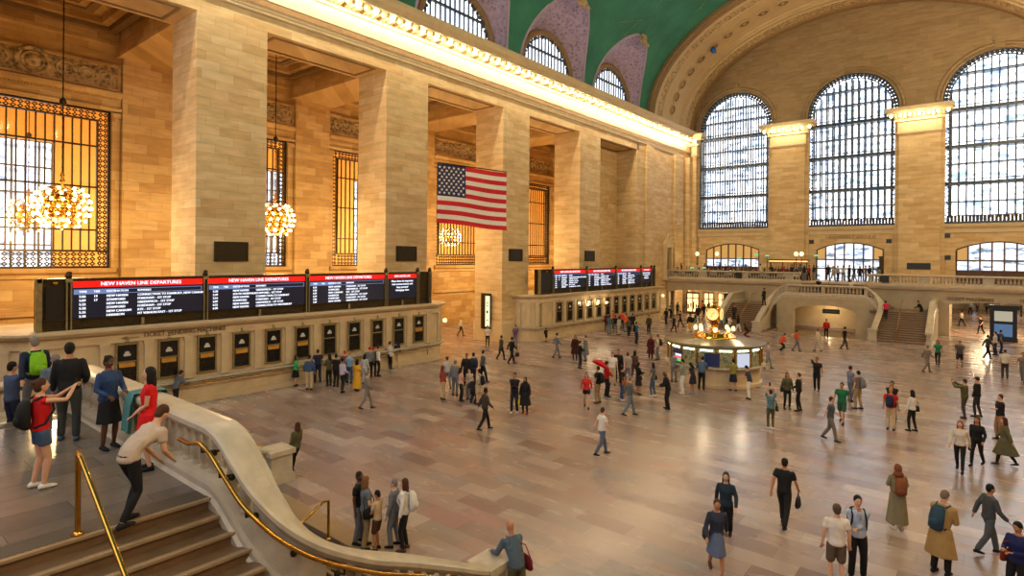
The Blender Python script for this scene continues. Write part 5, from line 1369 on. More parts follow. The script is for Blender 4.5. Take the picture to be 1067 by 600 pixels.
def person(x,y,z,face,pose,outfit,hair,fem,bag,cols,label,h=1.72,detail=0,group=None):
    """cols: skin, hair, top, bottom, shoes, bag ; face: compass heading in degrees (direction the person looks, from +x)"""
    key=(pose,outfit,hair,fem,bag,detail)
    if key not in _pc:
        parts=build_person(pose,outfit,hair,fem,bag,detail); ms={}
        for nm,g in parts.items():
            n_=max(g.m)+1 if g.m else 1
            me=g.mesh(nm,[M['lime_plain']]*max(1,n_)); ms[nm]=me
        _pc[key]=ms
    skin,hc,tc,bc,sc,gc=cols
    t=thing('person',label,'person',(x,y,z),radians(face-90),group=group); s_=h/1.75; t.scale=(s_,s_,s_)
    mp={'body':skin,'top':tc,'trousers':bc,'shorts':bc,'skirt':bc,'shoes':sc,'hair':hc,'backpack':gc,'shoulder_bag':gc,'handbag':gc,'phone':(20,20,22)}
    nmz={'top':{'tee':'shirt','long':'shirt','jacket':'jacket','coat':'coat','dress':'dress','sleeveless':'shirt','longdress':'dress'}[outfit[0]],'hair':{'hijab':'headscarf','cap':'cap','helmet':'helmet'}.get(hair,'hair')}
    for nm,me in _pc[key].items():
        o=ob(nmz.get(nm,nm),me,t,False)
        for i,sl in enumerate(o.material_slots):
            sl.link='OBJECT'; sl.material=colmat(mp[nm],'skin' if nm=='body' else 'cloth') if i==0 else (white_eye,dark_eye,lip)[i-1]
    return t
g1=G(); g1.box(-.24,-.22,.42,.24,.24,.49); g2=G(); g2.box(-.24,-.26,.49,.24,-.2,.92)
CHAIR=[('seat',g1.mesh('seat',M['wood'])),('backrest',g2.mesh('backrest',M['bronze']))]
for sx in (-.2,.2):
    for sy in (-.2,.2):
        g3=G(); g3.box(sx-.02,sy-.02,0,sx+.02,sy+.02,.42); CHAIR.append(('leg',g3.mesh('leg',M['wood'])))
PEOPLE=[
 (0.99, 2.28, 3.4, 93.0, 'photo', ('sleeveless', 'shorts'), 'bun', 1, 'backpack', ((208, 160, 130), (72, 44, 28), (190, 26, 30), (62, 84, 116), (222, 216, 206), (26, 26, 28)), 'woman in red sleeveless top and denim shorts photographing with raised phone, black backpack', 1.63, 2),
 (1.38, 3.6, 3.4, 246.0, 'clasp', ('dress', None), 'long', 1, None, ((208, 160, 130), (24, 22, 22), (206, 22, 26), (222, 216, 206), (26, 26, 28), (26, 26, 28)), 'woman in short red dress leaning by the foreground balustrade with clasped hands', 1.66, 2),
 (-0.31, 3.52, 3.4, 14.0, 'hold', ('jacket', 'skirt'), 'bun', 1, None, ((96, 62, 44), (24, 22, 22), (38, 62, 104), (26, 26, 28), (26, 26, 28), (70, 110, 116)), 'woman in blue denim jacket and black skirt at the balustrade corner', 1.66, 2),
 (-1.42, 3.21, 3.4, 156.0, 'stand2', ('jacket', 'trousers'), 'short', 0, None, ((176, 124, 92), (24, 22, 22), (26, 26, 28), (52, 54, 52), (60, 74, 90), (26, 26, 28)), 'tall man in black jacket seen from behind on the landing', 1.82, 1),
 (-3.48, 3.11, 3.4, 184.0, 'walk', ('jacket', 'trousers'), 'short', 0, 'backpack', ((208, 160, 130), (120, 112, 106), (30, 38, 62), (112, 114, 118), (26, 26, 28), (120, 178, 30)), 'grey haired man wearing a bright green backpack at the left of the landing', 1.76, 1),
 (-2.69, 3.28, 3.235, 177.0, 'stand', ('jacket', 'trousers'), 'short', 0, None, ((208, 160, 130), (120, 112, 106), (92, 104, 120), (112, 114, 118), (26, 26, 28), (26, 26, 28)), 'grey haired person in blue-grey jacket behind the tall man in black', 1.62, 1),
 (-4.0, 2.84, 2.9, 110.0, 'chin', ('long', 'trousers'), 'short', 0, None, ((208, 160, 130), (24, 22, 22), (70, 82, 110), (30, 38, 62), (26, 26, 28), (26, 26, 28)), 'dark haired man in blue shirt at the left picture edge', 1.7, 1),
 (3.28, 2.72, 3.4, 107.0, 'stoop', ('tee', 'slim'), 'short', 0, None, ((208, 160, 130), (72, 44, 28), (190, 170, 150), (26, 26, 28), (26, 26, 28), (26, 26, 28)), 'stooping walker in pale shirt and black trousers crossing the landing', 1.66, 1),
 (-4.94, 9.91, 0.0, 190.0, 'leanback', ('jacket', 'slim'), 'long', 1, None, ((208, 160, 130), (72, 44, 28), (84, 80, 54), (26, 26, 28), (84, 56, 38), (26, 26, 28)), 'woman in olive jacket and black trousers leaning on the left marble newel', 1.66, 1),
 (-0.21, 6.83, -0.165, 126.0, 'sitphoto', ('tee', 'shorts'), 'short', 0, None, ((96, 62, 44), (24, 22, 22), (26, 26, 28), (26, 26, 28), (26, 26, 28), (26, 26, 28)), 'person in black sitting on the lower stairs raising a phone', 1.72, 1),
 (-0.51, 6.75, -0.33, 91.0, 'sit', ('long', 'trousers'), 'short', 0, None, ((96, 62, 44), (24, 22, 22), (44, 44, 50), (26, 26, 28), (26, 26, 28), (26, 26, 28)), 'dark clothed person sitting low on the lower stairs beside the marble wall', 1.7, 1),
 (0.26, 8.52, 0.0, 24.0, 'stand', ('tee', 'trousers'), 'short', 0, None, ((96, 62, 44), (24, 22, 22), (26, 26, 28), (112, 114, 118), (26, 26, 28), (26, 26, 28)), 'short haired man in black mostly hidden behind the woman in grey shirt', 1.72, 1),
 (0.57, 8.48, 0.0, 73.0, 'stand2', ('tee', 'trousers'), 'long', 1, 'shoulder', ((208, 160, 130), (120, 84, 54), (112, 114, 118), (150, 128, 92), (26, 26, 28), (26, 26, 28)), 'long haired woman in grey shirt with black shoulder bag beyond the balustrade', 1.7, 1),
 (0.85, 8.6, 0.0, 202.0, 'hold', ('tee', 'shorts'), 'short', 0, None, ((176, 124, 92), (24, 22, 22), (204, 176, 140), (84, 56, 38), (26, 26, 28), (26, 26, 28)), 'person in tan shirt and brown shorts facing the woman in grey', 1.4, 1),
 (1.33, 9.01, 0.0, 215.0, 'stand', ('long', 'slim'), 'long', 1, 'backpack', ((208, 160, 130), (72, 44, 28), (222, 216, 206), (26, 26, 28), (84, 56, 38), (222, 216, 206)), 'woman in white blouse and black trousers with a small white backpack', 1.68, 1),
 (1.0, 8.97, 0.0, 211.0, 'stand2', ('long', 'trousers'), 'short', 0, None, ((208, 160, 130), (120, 112, 106), (112, 114, 118), (112, 114, 118), (26, 26, 28), (26, 26, 28)), 'person in grey just behind the woman in white blouse', 1.6, 1),
 (4.88, 8.8, 0, 160, 'lean', ('long', 'trousers'), 'bald', 0, 'shoulder', ((176, 124, 92), (24, 22, 22), (52, 68, 84), (84, 80, 54), (26, 26, 28), (112, 24, 32)), 'bald man in blue checked shirt with maroon bag leaning on the right newel', 1.76, 2),
 (-16.23, 10.68, 0.0, 99.0, 'lean', ('jacket', 'trousers'), 'short', 0, None, ((176, 124, 92), (24, 22, 22), (96, 100, 106), (26, 26, 28), (26, 26, 28), (26, 26, 28)), 'person in grey jacket bent over the ledge of the near ticket booth', 1.7, 1),
 (-16.32, 16.57, 0.0, 80.0, 'stand2', ('long', 'skirt'), 'long', 1, None, ((208, 160, 130), (72, 44, 28), (70, 170, 96), (26, 26, 28), (26, 26, 28), (26, 26, 28)), 'woman in bright green top and dark skirt, leftmost of the near booth queue', 1.62, 0),
 (-15.0, 16.55, 0.0, 128.0, 'stand', ('long', 'trousers'), 'short', 0, None, ((208, 160, 130), (24, 22, 22), (62, 84, 116), (190, 168, 130), (26, 26, 28), (26, 26, 28)), 'man in blue denim shirt and beige trousers seen from behind in the queue', 1.78, 0),
 (-16.29, 17.85, 0.0, 158.0, 'stand2', ('tee', 'trousers'), 'short', 0, None, ((208, 160, 130), (72, 44, 28), (30, 38, 62), (30, 38, 62), (26, 26, 28), (26, 26, 28)), 'man in navy shirt standing at the booth ledge among the queue', 1.78, 0),
 (-15.01, 17.73, 0.0, 177.0, 'hold', ('jacket', 'trousers'), 'long', 1, 'shoulder', ((176, 124, 92), (24, 22, 22), (84, 80, 54), (26, 26, 28), (26, 26, 28), (26, 26, 28)), 'person in olive jacket with a black bag in the near queue', 1.7, 0),
 (-14.55, 17.83, 0.0, 116.0, 'stand', ('tee', 'trousers'), 'short', 0, None, ((176, 124, 92), (24, 22, 22), (26, 26, 28), (26, 26, 28), (26, 26, 28), (26, 26, 28)), 'man in black shirt left of the man in lilac shirt', 1.72, 0),
 (-13.19, 17.3, 0.0, 85.0, 'stand2', ('long', 'trousers'), 'short', 0, None, ((176, 124, 92), (24, 22, 22), (186, 178, 206), (26, 26, 28), (26, 26, 28), (26, 26, 28)), 'man in lilac shirt and black trousers in the near queue', 1.74, 0),
 (-15.21, 18.81, 0.0, 165.0, 'stand', ('tee', 'trousers'), 'cap', 0, None, ((208, 160, 130), (196, 30, 34), (120, 60, 50), (30, 38, 62), (26, 26, 28), (26, 26, 28)), 'person in a red cap at the back of the near queue', 1.7, 0),
 (-14.81, 18.84, 0.0, 125.0, 'stand', ('tee', 'trousers'), 'short', 1, None, ((208, 160, 130), (176, 136, 84), (120, 158, 192), (62, 84, 116), (26, 26, 28), (26, 26, 28)), 'blond person in pale blue shirt behind the yellow dress', 1.7, 0),
 (-13.0, 18.03, 0.0, 104.0, 'stand2', ('longdress', None), 'long', 1, None, ((176, 124, 92), (24, 22, 22), (212, 158, 40), (212, 158, 40), (26, 26, 28), (26, 26, 28)), 'woman in long yellow dress in the near queue', 1.6, 0),
 (-14.0, 19.24, 0.0, 113.0, 'stand', ('long', 'trousers'), 'long', 1, None, ((176, 124, 92), (24, 22, 22), (178, 178, 176), (178, 178, 176), (26, 26, 28), (26, 26, 28)), 'woman dressed all in light grey beside the yellow dress', 1.62, 0),
 (-15.23, 20.48, 0.0, 153.0, 'stand', ('long', 'trousers'), 'cap', 0, None, ((208, 160, 130), (196, 30, 34), (112, 114, 118), (26, 26, 28), (26, 26, 28), (26, 26, 28)), 'left one of two red capped people near the booth ledge', 1.72, 0),
 (-15.28, 20.79, 0.0, 133.0, 'stand2', ('tee', 'trousers'), 'cap', 0, None, ((208, 160, 130), (196, 30, 34), (112, 24, 32), (26, 26, 28), (26, 26, 28), (26, 26, 28)), 'right one of two red capped people near the booth ledge', 1.66, 0),
 (-15.08, 20.97, 0.0, 62.0, 'stand', ('long', 'trousers'), 'short', 0, 'backpack', ((208, 160, 130), (72, 44, 28), (222, 216, 206), (26, 26, 28), (26, 26, 28), (84, 80, 54)), 'man in white shirt and black trousers with olive backpack in the near queue', 1.76, 0),
 (-16.4, 22.86, 0.0, 81.0, 'phone', ('long', 'trousers'), 'short', 1, 'tote', ((208, 160, 130), (72, 44, 28), (222, 216, 206), (26, 26, 28), (26, 26, 28), (214, 200, 176)), 'woman in white shirt with a cream tote bag by the booth ledge', 1.66, 0),
 (-16.62, 23.49, 0.0, 141.0, 'stand', ('jacket', 'trousers'), 'short', 0, None, ((208, 160, 130), (24, 22, 22), (30, 38, 62), (190, 168, 130), (26, 26, 28), (26, 26, 28)), 'person in navy jacket just right of the woman with the tote', 1.78, 0),
 (-17.12, 25.74, 0.0, 308.0, 'cross', ('jacket', 'trousers'), 'helmet', 0, None, ((176, 124, 92), (112, 104, 80), (112, 104, 80), (112, 104, 80), (84, 56, 38), (26, 26, 28)), 'left soldier in camouflage standing by the end of the near booth', 1.8, 0),
 (-16.75, 26.08, 0.0, 328.0, 'hold', ('jacket', 'trousers'), 'helmet', 0, 'backpack', ((176, 124, 92), (112, 104, 80), (112, 104, 80), (112, 104, 80), (84, 56, 38), (26, 26, 28)), 'right soldier in camouflage with dark vest by the end of the near booth', 1.8, 0),
 (-9.71, 16.18, 0.0, 53.0, 'walk', ('long', 'trousers'), 'short', 0, None, ((208, 160, 130), (120, 112, 106), (126, 116, 112), (130, 118, 110), (26, 26, 28), (26, 26, 28)), 'walker in drab grey passing in front of the near queue', 1.7, 0),
 (-8.44, 19.65, 0.0, 76.0, 'stand', ('long', 'trousers'), 'long', 1, None, ((208, 160, 130), (110, 48, 30), (150, 64, 56), (190, 168, 130), (84, 56, 38), (26, 26, 28)), 'red haired woman in rust top and beige trousers, left of the waiting group', 1.64, 0),
 (-9.88, 21.37, 0.0, 156.0, 'walk', ('tee', 'trousers'), 'short', 0, None, ((208, 160, 130), (72, 44, 28), (178, 178, 176), (112, 114, 118), (26, 26, 28), (26, 26, 28)), 'walker in light grey shirt at the rear left of the waiting group', 1.7, 0),
 (-8.54, 20.6, 0.0, 115.0, 'stand', ('jacket', 'trousers'), 'short', 0, None, ((208, 160, 130), (120, 112, 106), (112, 114, 118), (112, 114, 118), (26, 26, 28), (26, 26, 28)), 'grey dressed person in the middle of the waiting group', 1.76, 0),
 (-9.6, 22.52, 0.0, 294.0, 'stand2', ('jacket', 'trousers'), 'short', 0, None, ((176, 124, 92), (24, 22, 22), (26, 26, 28), (26, 26, 28), (26, 26, 28), (26, 26, 28)), 'dark dressed man at the back of the waiting group', 1.74, 0),
 (-9.49, 22.93, 0.0, 163.0, 'stand', ('jacket', 'trousers'), 'short', 0, 'backpack', ((208, 160, 130), (24, 22, 22), (70, 88, 110), (30, 38, 62), (26, 26, 28), (30, 38, 62)), 'person in blue-grey jacket at the back right of the waiting group', 1.74, 0),
 (-7.52, 19.96, 0.0, 54.0, 'hold', ('tee', 'slim'), 'long', 1, None, ((176, 124, 92), (24, 22, 22), (200, 158, 148), (26, 26, 28), (26, 26, 28), (26, 26, 28)), 'woman in pink blouse and black trousers in the waiting group', 1.62, 0),
 (-7.47, 20.5, 0.0, 283.0, 'clasp', ('long', 'trousers'), 'short', 1, None, ((208, 160, 130), (24, 22, 22), (180, 170, 160), (112, 114, 118), (26, 26, 28), (26, 26, 28)), 'person in cream top behind the woman with the black backpack', 1.5, 0),
 (-6.5, 20.13, 0.0, 192.0, 'stand', ('tee', 'shorts'), 'short', 0, 'backpack', ((208, 160, 130), (24, 22, 22), (200, 188, 168), (190, 168, 130), (26, 26, 28), (26, 26, 28)), 'person in beige shorts with a bulky black backpack in the waiting group', 1.64, 0),
 (-6.82, 20.08, 0.0, 113.0, 'crouch', ('jacket', 'trousers'), 'short', 0, None, ((96, 62, 44), (24, 22, 22), (26, 26, 28), (30, 38, 62), (26, 26, 28), (26, 26, 28)), 'person in black crouching at the front of the waiting group', 1.6, 0),
 (-9.59, 23.8, 0.0, 52.0, 'walk2', ('jacket', 'trousers'), 'short', 0, None, ((208, 160, 130), (24, 22, 22), (88, 90, 92), (26, 26, 28), (26, 26, 28), (26, 26, 28)), 'grey jacketed walker right behind the waiting group', 1.76, 0),
 (-3.57, 17.28, 0.0, 62.0, 'walk', ('jacket', 'trousers'), 'short', 0, None, ((96, 62, 44), (24, 22, 22), (64, 56, 50), (26, 26, 28), (26, 26, 28), (26, 26, 28)), 'dark walker left of the black hooded couple on the open floor', 1.7, 0),
 (-4.3, 20.05, 0.0, 299.0, 'cross', ('jacket', 'trousers'), 'short', 0, None, ((176, 124, 92), (24, 22, 22), (26, 26, 28), (34, 36, 48), (222, 216, 206), (26, 26, 28)), 'man in black jacket and white sneakers standing in the middle of the floor', 1.78, 0),
 (-3.85, 20.24, 0.0, 288.0, 'stand', ('coat', 'slim'), 'hijab', 1, 'handbag', ((176, 124, 92), (26, 26, 28), (26, 26, 28), (26, 26, 28), (112, 24, 32), (206, 180, 20)), 'woman in black headscarf and coat holding a yellow bag', 1.62, 0),
 (-23.47, 36.29, 0.0, 49.0, 'walk', ('jacket', 'slim'), 'short', 1, None, ((208, 160, 130), (176, 136, 84), (216, 208, 196), (26, 26, 28), (26, 26, 28), (26, 26, 28)), 'walker in puffy white jacket in the golden passage', 1.66, 0),
 (-17.81, 33.43, 0.0, 312.0, 'stand', ('tee', 'slim'), 'short', 1, None, ((176, 124, 92), (24, 22, 22), (222, 216, 206), (26, 26, 28), (26, 26, 28), (26, 26, 28)), 'person in white shirt and black leggings at the passage mouth', 1.62, 0),
 (-13.28, 29.69, 0.0, 70.0, 'walk2', ('jacket', 'trousers'), 'short', 0, None, ((176, 124, 92), (24, 22, 22), (70, 64, 52), (26, 26, 28), (26, 26, 28), (26, 26, 28)), 'dark walker left of the man with the rolling bag', 1.66, 0),
 (-11.87, 29.09, 0.0, 69.0, 'walk', ('jacket', 'trousers'), 'short', 0, 'handbag', ((176, 124, 92), (24, 22, 22), (26, 26, 28), (26, 26, 28), (26, 26, 28), (26, 26, 28)), 'man in black walking with a large black bag in front of the passage', 1.74, 0),
 (-15.94, 34.51, 0.0, 299.0, 'stand', ('tee', 'trousers'), 'short', 0, None, ((176, 124, 92), (24, 22, 22), (96, 74, 112), (112, 114, 118), (26, 26, 28), (26, 26, 28)), 'man in purple shirt standing at the passage corner', 1.74, 0),
 (-17.86, 39.08, 0.0, 287.0, 'phone', ('jacket', 'slim'), 'long', 1, 'shoulder', ((208, 160, 130), (24, 22, 22), (26, 26, 28), (26, 26, 28), (26, 26, 28), (26, 26, 28)), 'woman in black with shoulder bag at the corner of the far booth', 1.66, 0),
 (-15.99, 38.55, 0.0, 86.0, 'stand', ('tee', 'shorts'), 'short', 0, 'backpack', ((176, 124, 92), (24, 22, 22), (26, 26, 28), (26, 26, 28), (26, 26, 28), (26, 26, 28)), 'small child in black right of the woman with shoulder bag', 1.15, 0),
 (-10.93, 32.81, 0.0, 55.0, 'walk', ('long', 'trousers'), 'short', 0, None, ((208, 160, 130), (24, 22, 22), (104, 112, 124), (112, 114, 118), (26, 26, 28), (26, 26, 28)), 'grey-blue dressed walker in front of the far booth', 1.74, 0),
 (-9.59, 33.03, 0.0, 293.0, 'stand', ('coat', 'trousers'), 'long', 1, None, ((176, 124, 92), (24, 22, 22), (60, 22, 24), (26, 26, 28), (26, 26, 28), (26, 26, 28)), 'woman in long dark red coat, left of the trio before the far booth', 1.7, 0),
 (-7.7, 30.67, 0.0, 53.0, 'phone', ('jacket', 'slim'), 'short', 0, None, ((208, 160, 130), (24, 22, 22), (26, 26, 28), (30, 38, 62), (26, 26, 28), (26, 26, 28)), 'person in black looking at a glowing phone, front of the trio', 1.72, 0),
 (-8.87, 33.2, 0.0, 212.0, 'stand', ('coat', 'trousers'), 'short', 1, 'shoulder', ((208, 160, 130), (72, 44, 28), (112, 114, 118), (112, 114, 118), (26, 26, 28), (140, 84, 56)), 'person in long grey coat with tan bag, right of the trio', 1.72, 0),
 (-16.8, 47.01, 0.0, 131.0, 'lean', ('jacket', 'trousers'), 'short', 0, None, ((208, 160, 130), (24, 22, 22), (26, 26, 28), (30, 38, 62), (26, 26, 28), (26, 26, 28)), 'man in black leaning on the ledge of the far booth', 1.78, 0),
 (-17.61, 50.32, 0.0, 60.0, 'stand', ('tee', 'trousers'), 'long', 1, None, ((208, 160, 130), (24, 22, 22), (26, 26, 28), (26, 26, 28), (26, 26, 28), (26, 26, 28)), 'woman in black at the left of the far queue', 1.66, 0),
 (-16.17, 48.58, 0.0, 107.0, 'stand2', ('jacket', 'trousers'), 'short', 0, None, ((176, 124, 92), (24, 22, 22), (90, 40, 36), (26, 26, 28), (26, 26, 28), (26, 26, 28)), 'person in brownish red in the far queue', 1.69, 0),
 (-14.57, 46.32, 0.0, 154.0, 'stand', ('tee', 'trousers'), 'short', 0, None, ((96, 62, 44), (24, 22, 22), (70, 110, 116), (110, 128, 130), (26, 26, 28), (26, 26, 28)), 'person in teal green in the far queue', 1.72, 0),
 (-16.52, 50.29, 0.0, 80.0, 'stand', ('jacket', 'trousers'), 'short', 0, None, ((208, 160, 130), (24, 22, 22), (226, 88, 34), (26, 26, 28), (26, 26, 28), (26, 26, 28)), 'person in bright orange jacket at the ledge of the far queue', 1.75, 0),
 (-14.51, 47.28, 0.0, 127.0, 'stand2', ('tee', 'trousers'), 'short', 0, None, ((176, 124, 92), (24, 22, 22), (26, 26, 28), (112, 114, 118), (26, 26, 28), (26, 26, 28)), 'person in black beside the teal green one in the far queue', 1.66, 0),
 (-13.6, 46.34, 0.0, 174.0, 'stand', ('jacket', 'trousers'), 'long', 1, None, ((96, 62, 44), (24, 22, 22), (178, 178, 176), (190, 168, 130), (26, 26, 28), (26, 26, 28)), 'woman in light grey in the middle of the far queue', 1.69, 0),
 (-15.46, 50.26, 0.0, 101.0, 'stand', ('tee', 'trousers'), 'cap', 0, None, ((208, 160, 130), (226, 88, 34), (190, 64, 36), (26, 26, 28), (26, 26, 28), (26, 26, 28)), 'orange topped person with cap in the far queue', 1.72, 0),
 (-14.13, 48.56, 0.0, 147.0, 'phone', ('jacket', 'trousers'), 'short', 0, None, ((176, 124, 92), (24, 22, 22), (226, 88, 34), (112, 114, 118), (26, 26, 28), (26, 26, 28)), 'second orange jacketed person in the far queue', 1.75, 0),
 (-12.66, 46.36, 0.0, 74.0, 'stand', ('tee', 'trousers'), 'short', 0, None, ((96, 62, 44), (24, 22, 22), (80, 84, 60), (26, 26, 28), (26, 26, 28), (26, 26, 28)), 'person in moss green at the right of the far queue', 1.66, 0),
 (-14.0, 49.64, 0.0, 121.0, 'stand2', ('jacket', 'trousers'), 'short', 0, None, ((208, 160, 130), (24, 22, 22), (26, 26, 28), (26, 26, 28), (26, 26, 28), (26, 26, 28)), 'tall man in black closing the far queue', 1.69, 0),
 (-10.0, 42.64, 0.0, 67.0, 'stand', ('tee', 'trousers'), 'short', 0, 'backpack', ((208, 160, 130), (24, 22, 22), (20, 110, 160), (30, 38, 62), (26, 26, 28), (26, 26, 28)), 'man in bright blue shirt with black backpack right of the far queue', 1.76, 0),
 (-11.92, 48.79, 0.0, 266.0, 'stand', ('jacket', 'trousers'), 'short', 0, None, ((176, 124, 92), (24, 22, 22), (66, 62, 48), (26, 26, 28), (26, 26, 28), (26, 26, 28)), 'man in dark olive standing beyond the blue shirted man', 1.76, 0),
 (-5.93, 36.84, 0.0, 286.0, 'stand', ('coat', 'trousers'), 'hijab', 1, None, ((176, 124, 92), (112, 24, 32), (76, 24, 30), (26, 26, 28), (26, 26, 28), (26, 26, 28)), 'woman in dark red coat and headscarf beside a man with backpack', 1.62, 0),
 (-5.42, 36.8, 0.0, 205.0, 'stand2', ('tee', 'trousers'), 'short', 0, 'backpack', ((208, 160, 130), (72, 44, 28), (200, 190, 176), (112, 114, 118), (26, 26, 28), (26, 26, 28)), 'man in pale shirt with black backpack right of the dark red coat', 1.74, 0),
 (-2.33, 22.87, 0.0, 302.0, 'walk', ('long', 'shorts'), 'long', 1, None, ((208, 160, 130), (110, 48, 30), (196, 46, 40), (26, 26, 28), (26, 26, 28), (26, 26, 28)), 'woman in red sweater and black shorts walking toward the viewer', 1.64, 0),
 (-2.39, 23.98, 0.0, 181.0, 'stand', ('tee', 'trousers'), 'short', 0, 'backpack', ((176, 124, 92), (24, 22, 22), (26, 26, 28), (150, 128, 92), (84, 56, 38), (26, 26, 28)), 'man in black shirt and khaki trousers in the middle group', 1.76, 0),
 (-2.76, 25.42, 0.0, 50.0, 'hold', ('jacket', 'trousers'), 'short', 0, None, ((176, 124, 92), (24, 22, 22), (176, 22, 26), (26, 26, 28), (26, 26, 28), (26, 26, 28)), 'man in red and black jacket in the middle group', 1.76, 0),
 (-3.85, 27.93, 0.0, 299.0, 'stand2', ('tee', 'trousers'), 'short', 0, None, ((208, 160, 130), (72, 44, 28), (222, 216, 206), (190, 168, 130), (26, 26, 28), (26, 26, 28)), 'man in white shirt behind the red jacket', 1.78, 0),
 (-3.98, 28.79, 0.0, 289.0, 'stand', ('jacket', 'trousers'), 'short', 0, None, ((176, 124, 92), (24, 22, 22), (26, 26, 28), (26, 26, 28), (26, 26, 28), (26, 26, 28)), 'tall dark man right of the white shirt in the middle group', 1.82, 0),
 (-1.8, 25.23, 0.0, 59.0, 'stand', ('tee', 'trousers'), 'short', 1, 'shoulder', ((176, 124, 92), (24, 22, 22), (26, 26, 28), (62, 84, 116), (222, 216, 206), (150, 88, 52)), 'woman in black with tan bag and jeans in the middle group', 1.66, 0),
 (-3.34, 28.7, 0.0, 138.0, 'walk', ('tee', 'trousers'), 'short', 0, None, ((208, 160, 130), (72, 44, 28), (150, 140, 132), (112, 114, 118), (26, 26, 28), (26, 26, 28)), 'grey walker behind the middle group', 1.74, 0),
 (-3.53, 29.86, 0.0, 97.0, 'walk2', ('jacket', 'trousers'), 'long', 1, None, ((176, 124, 92), (24, 22, 22), (84, 60, 58), (92, 60, 58), (26, 26, 28), (26, 26, 28)), 'walker in plum brown right behind the middle group', 1.68, 0),
 (-0.21, 23.01, 0.0, 43.0, 'walk', ('long', 'trousers'), 'short', 0, None, ((208, 160, 130), (120, 112, 106), (96, 94, 90), (110, 118, 124), (26, 26, 28), (26, 26, 28)), 'grey walker striding in front of the middle group', 1.74, 0),
 (-1.76, 26.84, 0.0, 47.0, 'phone', ('jacket', 'skirt'), 'long', 1, 'shoulder', ((176, 124, 92), (24, 22, 22), (26, 26, 28), (46, 44, 44), (26, 26, 28), (26, 26, 28)), 'woman in black skirt facing the woman in jeans', 1.64, 0),
 (-1.02, 26.95, 0.0, 191.0, 'stand2', ('tee', 'slim'), 'long', 1, 'shoulder', ((208, 160, 130), (24, 22, 22), (84, 90, 96), (62, 84, 116), (222, 216, 206), (26, 26, 28)), 'woman in grey top and blue jeans near the kiosk', 1.7, 0),
 (0.58, 25.19, 0.0, 214.0, 'bow', ('jacket', 'trousers'), 'bald', 0, None, ((96, 62, 44), (24, 22, 22), (26, 26, 28), (26, 26, 28), (26, 26, 28), (26, 26, 28)), 'bald man in black suit looking down left of the kiosk', 1.74, 1),
 (-0.15, 28.54, 0.0, 213.0, 'phone', ('tee', 'trousers'), 'short', 0, None, ((176, 124, 92), (24, 22, 22), (130, 150, 140), (222, 216, 206), (222, 216, 206), (26, 26, 28)), 'man in pale checked shirt and white trousers at the kiosk', 1.76, 0),
 (-1.64, 30.87, 0.0, 124.0, 'stand', ('tee', 'trousers'), 'short', 0, None, ((208, 160, 130), (120, 112, 106), (130, 132, 130), (112, 114, 118), (26, 26, 28), (26, 26, 28)), 'grey dressed person half behind the bald man', 1.66, 0),
 (0.26, 28.9, 0.0, 172.0, 'bow', ('dress', None), 'long', 1, None, ((176, 124, 92), (24, 22, 22), (44, 40, 46), (26, 26, 28), (120, 158, 192), (26, 26, 28)), 'woman in dark dress at the kiosk counter', 1.58, 0),
 (0.26, 30.05, 0.0, 101.0, 'lean', ('long', 'trousers'), 'short', 0, None, ((208, 160, 130), (24, 22, 22), (74, 96, 130), (26, 26, 28), (26, 26, 28), (26, 26, 28)), 'man in blue shirt leaning on the kiosk counter', 1.76, 0),
 (1.6, 30.94, 0.0, 128.0, 'stand2', ('tee', 'skirt'), 'short', 1, None, ((208, 160, 130), (24, 22, 22), (140, 132, 60), (24, 30, 50), (26, 26, 28), (26, 26, 28)), 'woman in yellow-green top and dark skirt at the kiosk', 1.66, 0),
 (2.85, 29.58, 0.0, 187.0, 'bow', ('tee', 'trousers'), 'short', 0, None, ((208, 160, 130), (24, 22, 22), (60, 66, 80), (222, 216, 206), (26, 26, 28), (26, 26, 28)), 'person in slate top and white trousers bending at the right of the kiosk', 1.66, 0),
 (1.48, 17.78, 0.0, 60.0, 'walk', ('tee', 'trousers'), 'short', 0, None, ((208, 160, 130), (72, 44, 28), (222, 214, 206), (86, 100, 124), (26, 26, 28), (26, 26, 28)), 'walker in white shirt and blue-grey jeans on the open middle floor', 1.68, 0),
 (-16.86, 60.78, 0.0, 115.0, 'stand', ('tee', 'trousers'), 'short', 0, None, ((208, 160, 130), (72, 44, 28), (26, 26, 28), (26, 26, 28), (26, 26, 28), (26, 26, 28)), 'dark figure nearest the round lamp of the far booth', 1.62, 0),
 (-19.4, 67.47, 0.0, 188.0, 'walk', ('jacket', 'trousers'), 'short', 0, 'backpack', ((176, 124, 92), (24, 22, 22), (120, 40, 30), (26, 26, 28), (26, 26, 28), (26, 26, 28)), 'small figure in brick red far under the balcony', 1.6600000000000001, 0),
 (-14.04, 57.1, 0.0, 260.0, 'stand2', ('long', 'trousers'), 'short', 0, None, ((96, 62, 44), (24, 22, 22), (26, 26, 28), (30, 38, 62), (26, 26, 28), (26, 26, 28)), 'dark figure with navy trousers in front of the shopfronts', 1.7000000000000002, 0),
 (-16.56, 63.92, 0.0, 333.0, 'phone', ('tee', 'trousers'), 'short', 0, 'shoulder', ((208, 160, 130), (24, 22, 22), (90, 96, 100), (26, 26, 28), (26, 26, 28), (26, 26, 28)), 'grey topped figure walking past the shopfronts', 1.7400000000000002, 0),
 (-10.81, 51.68, 0.0, 406.0, 'walk2', ('jacket', 'trousers'), 'short', 0, None, ((176, 124, 92), (72, 44, 28), (26, 26, 28), (26, 26, 28), (26, 26, 28), (26, 26, 28)), 'figure all in black left of the kiosk clock in the background', 1.62, 0),
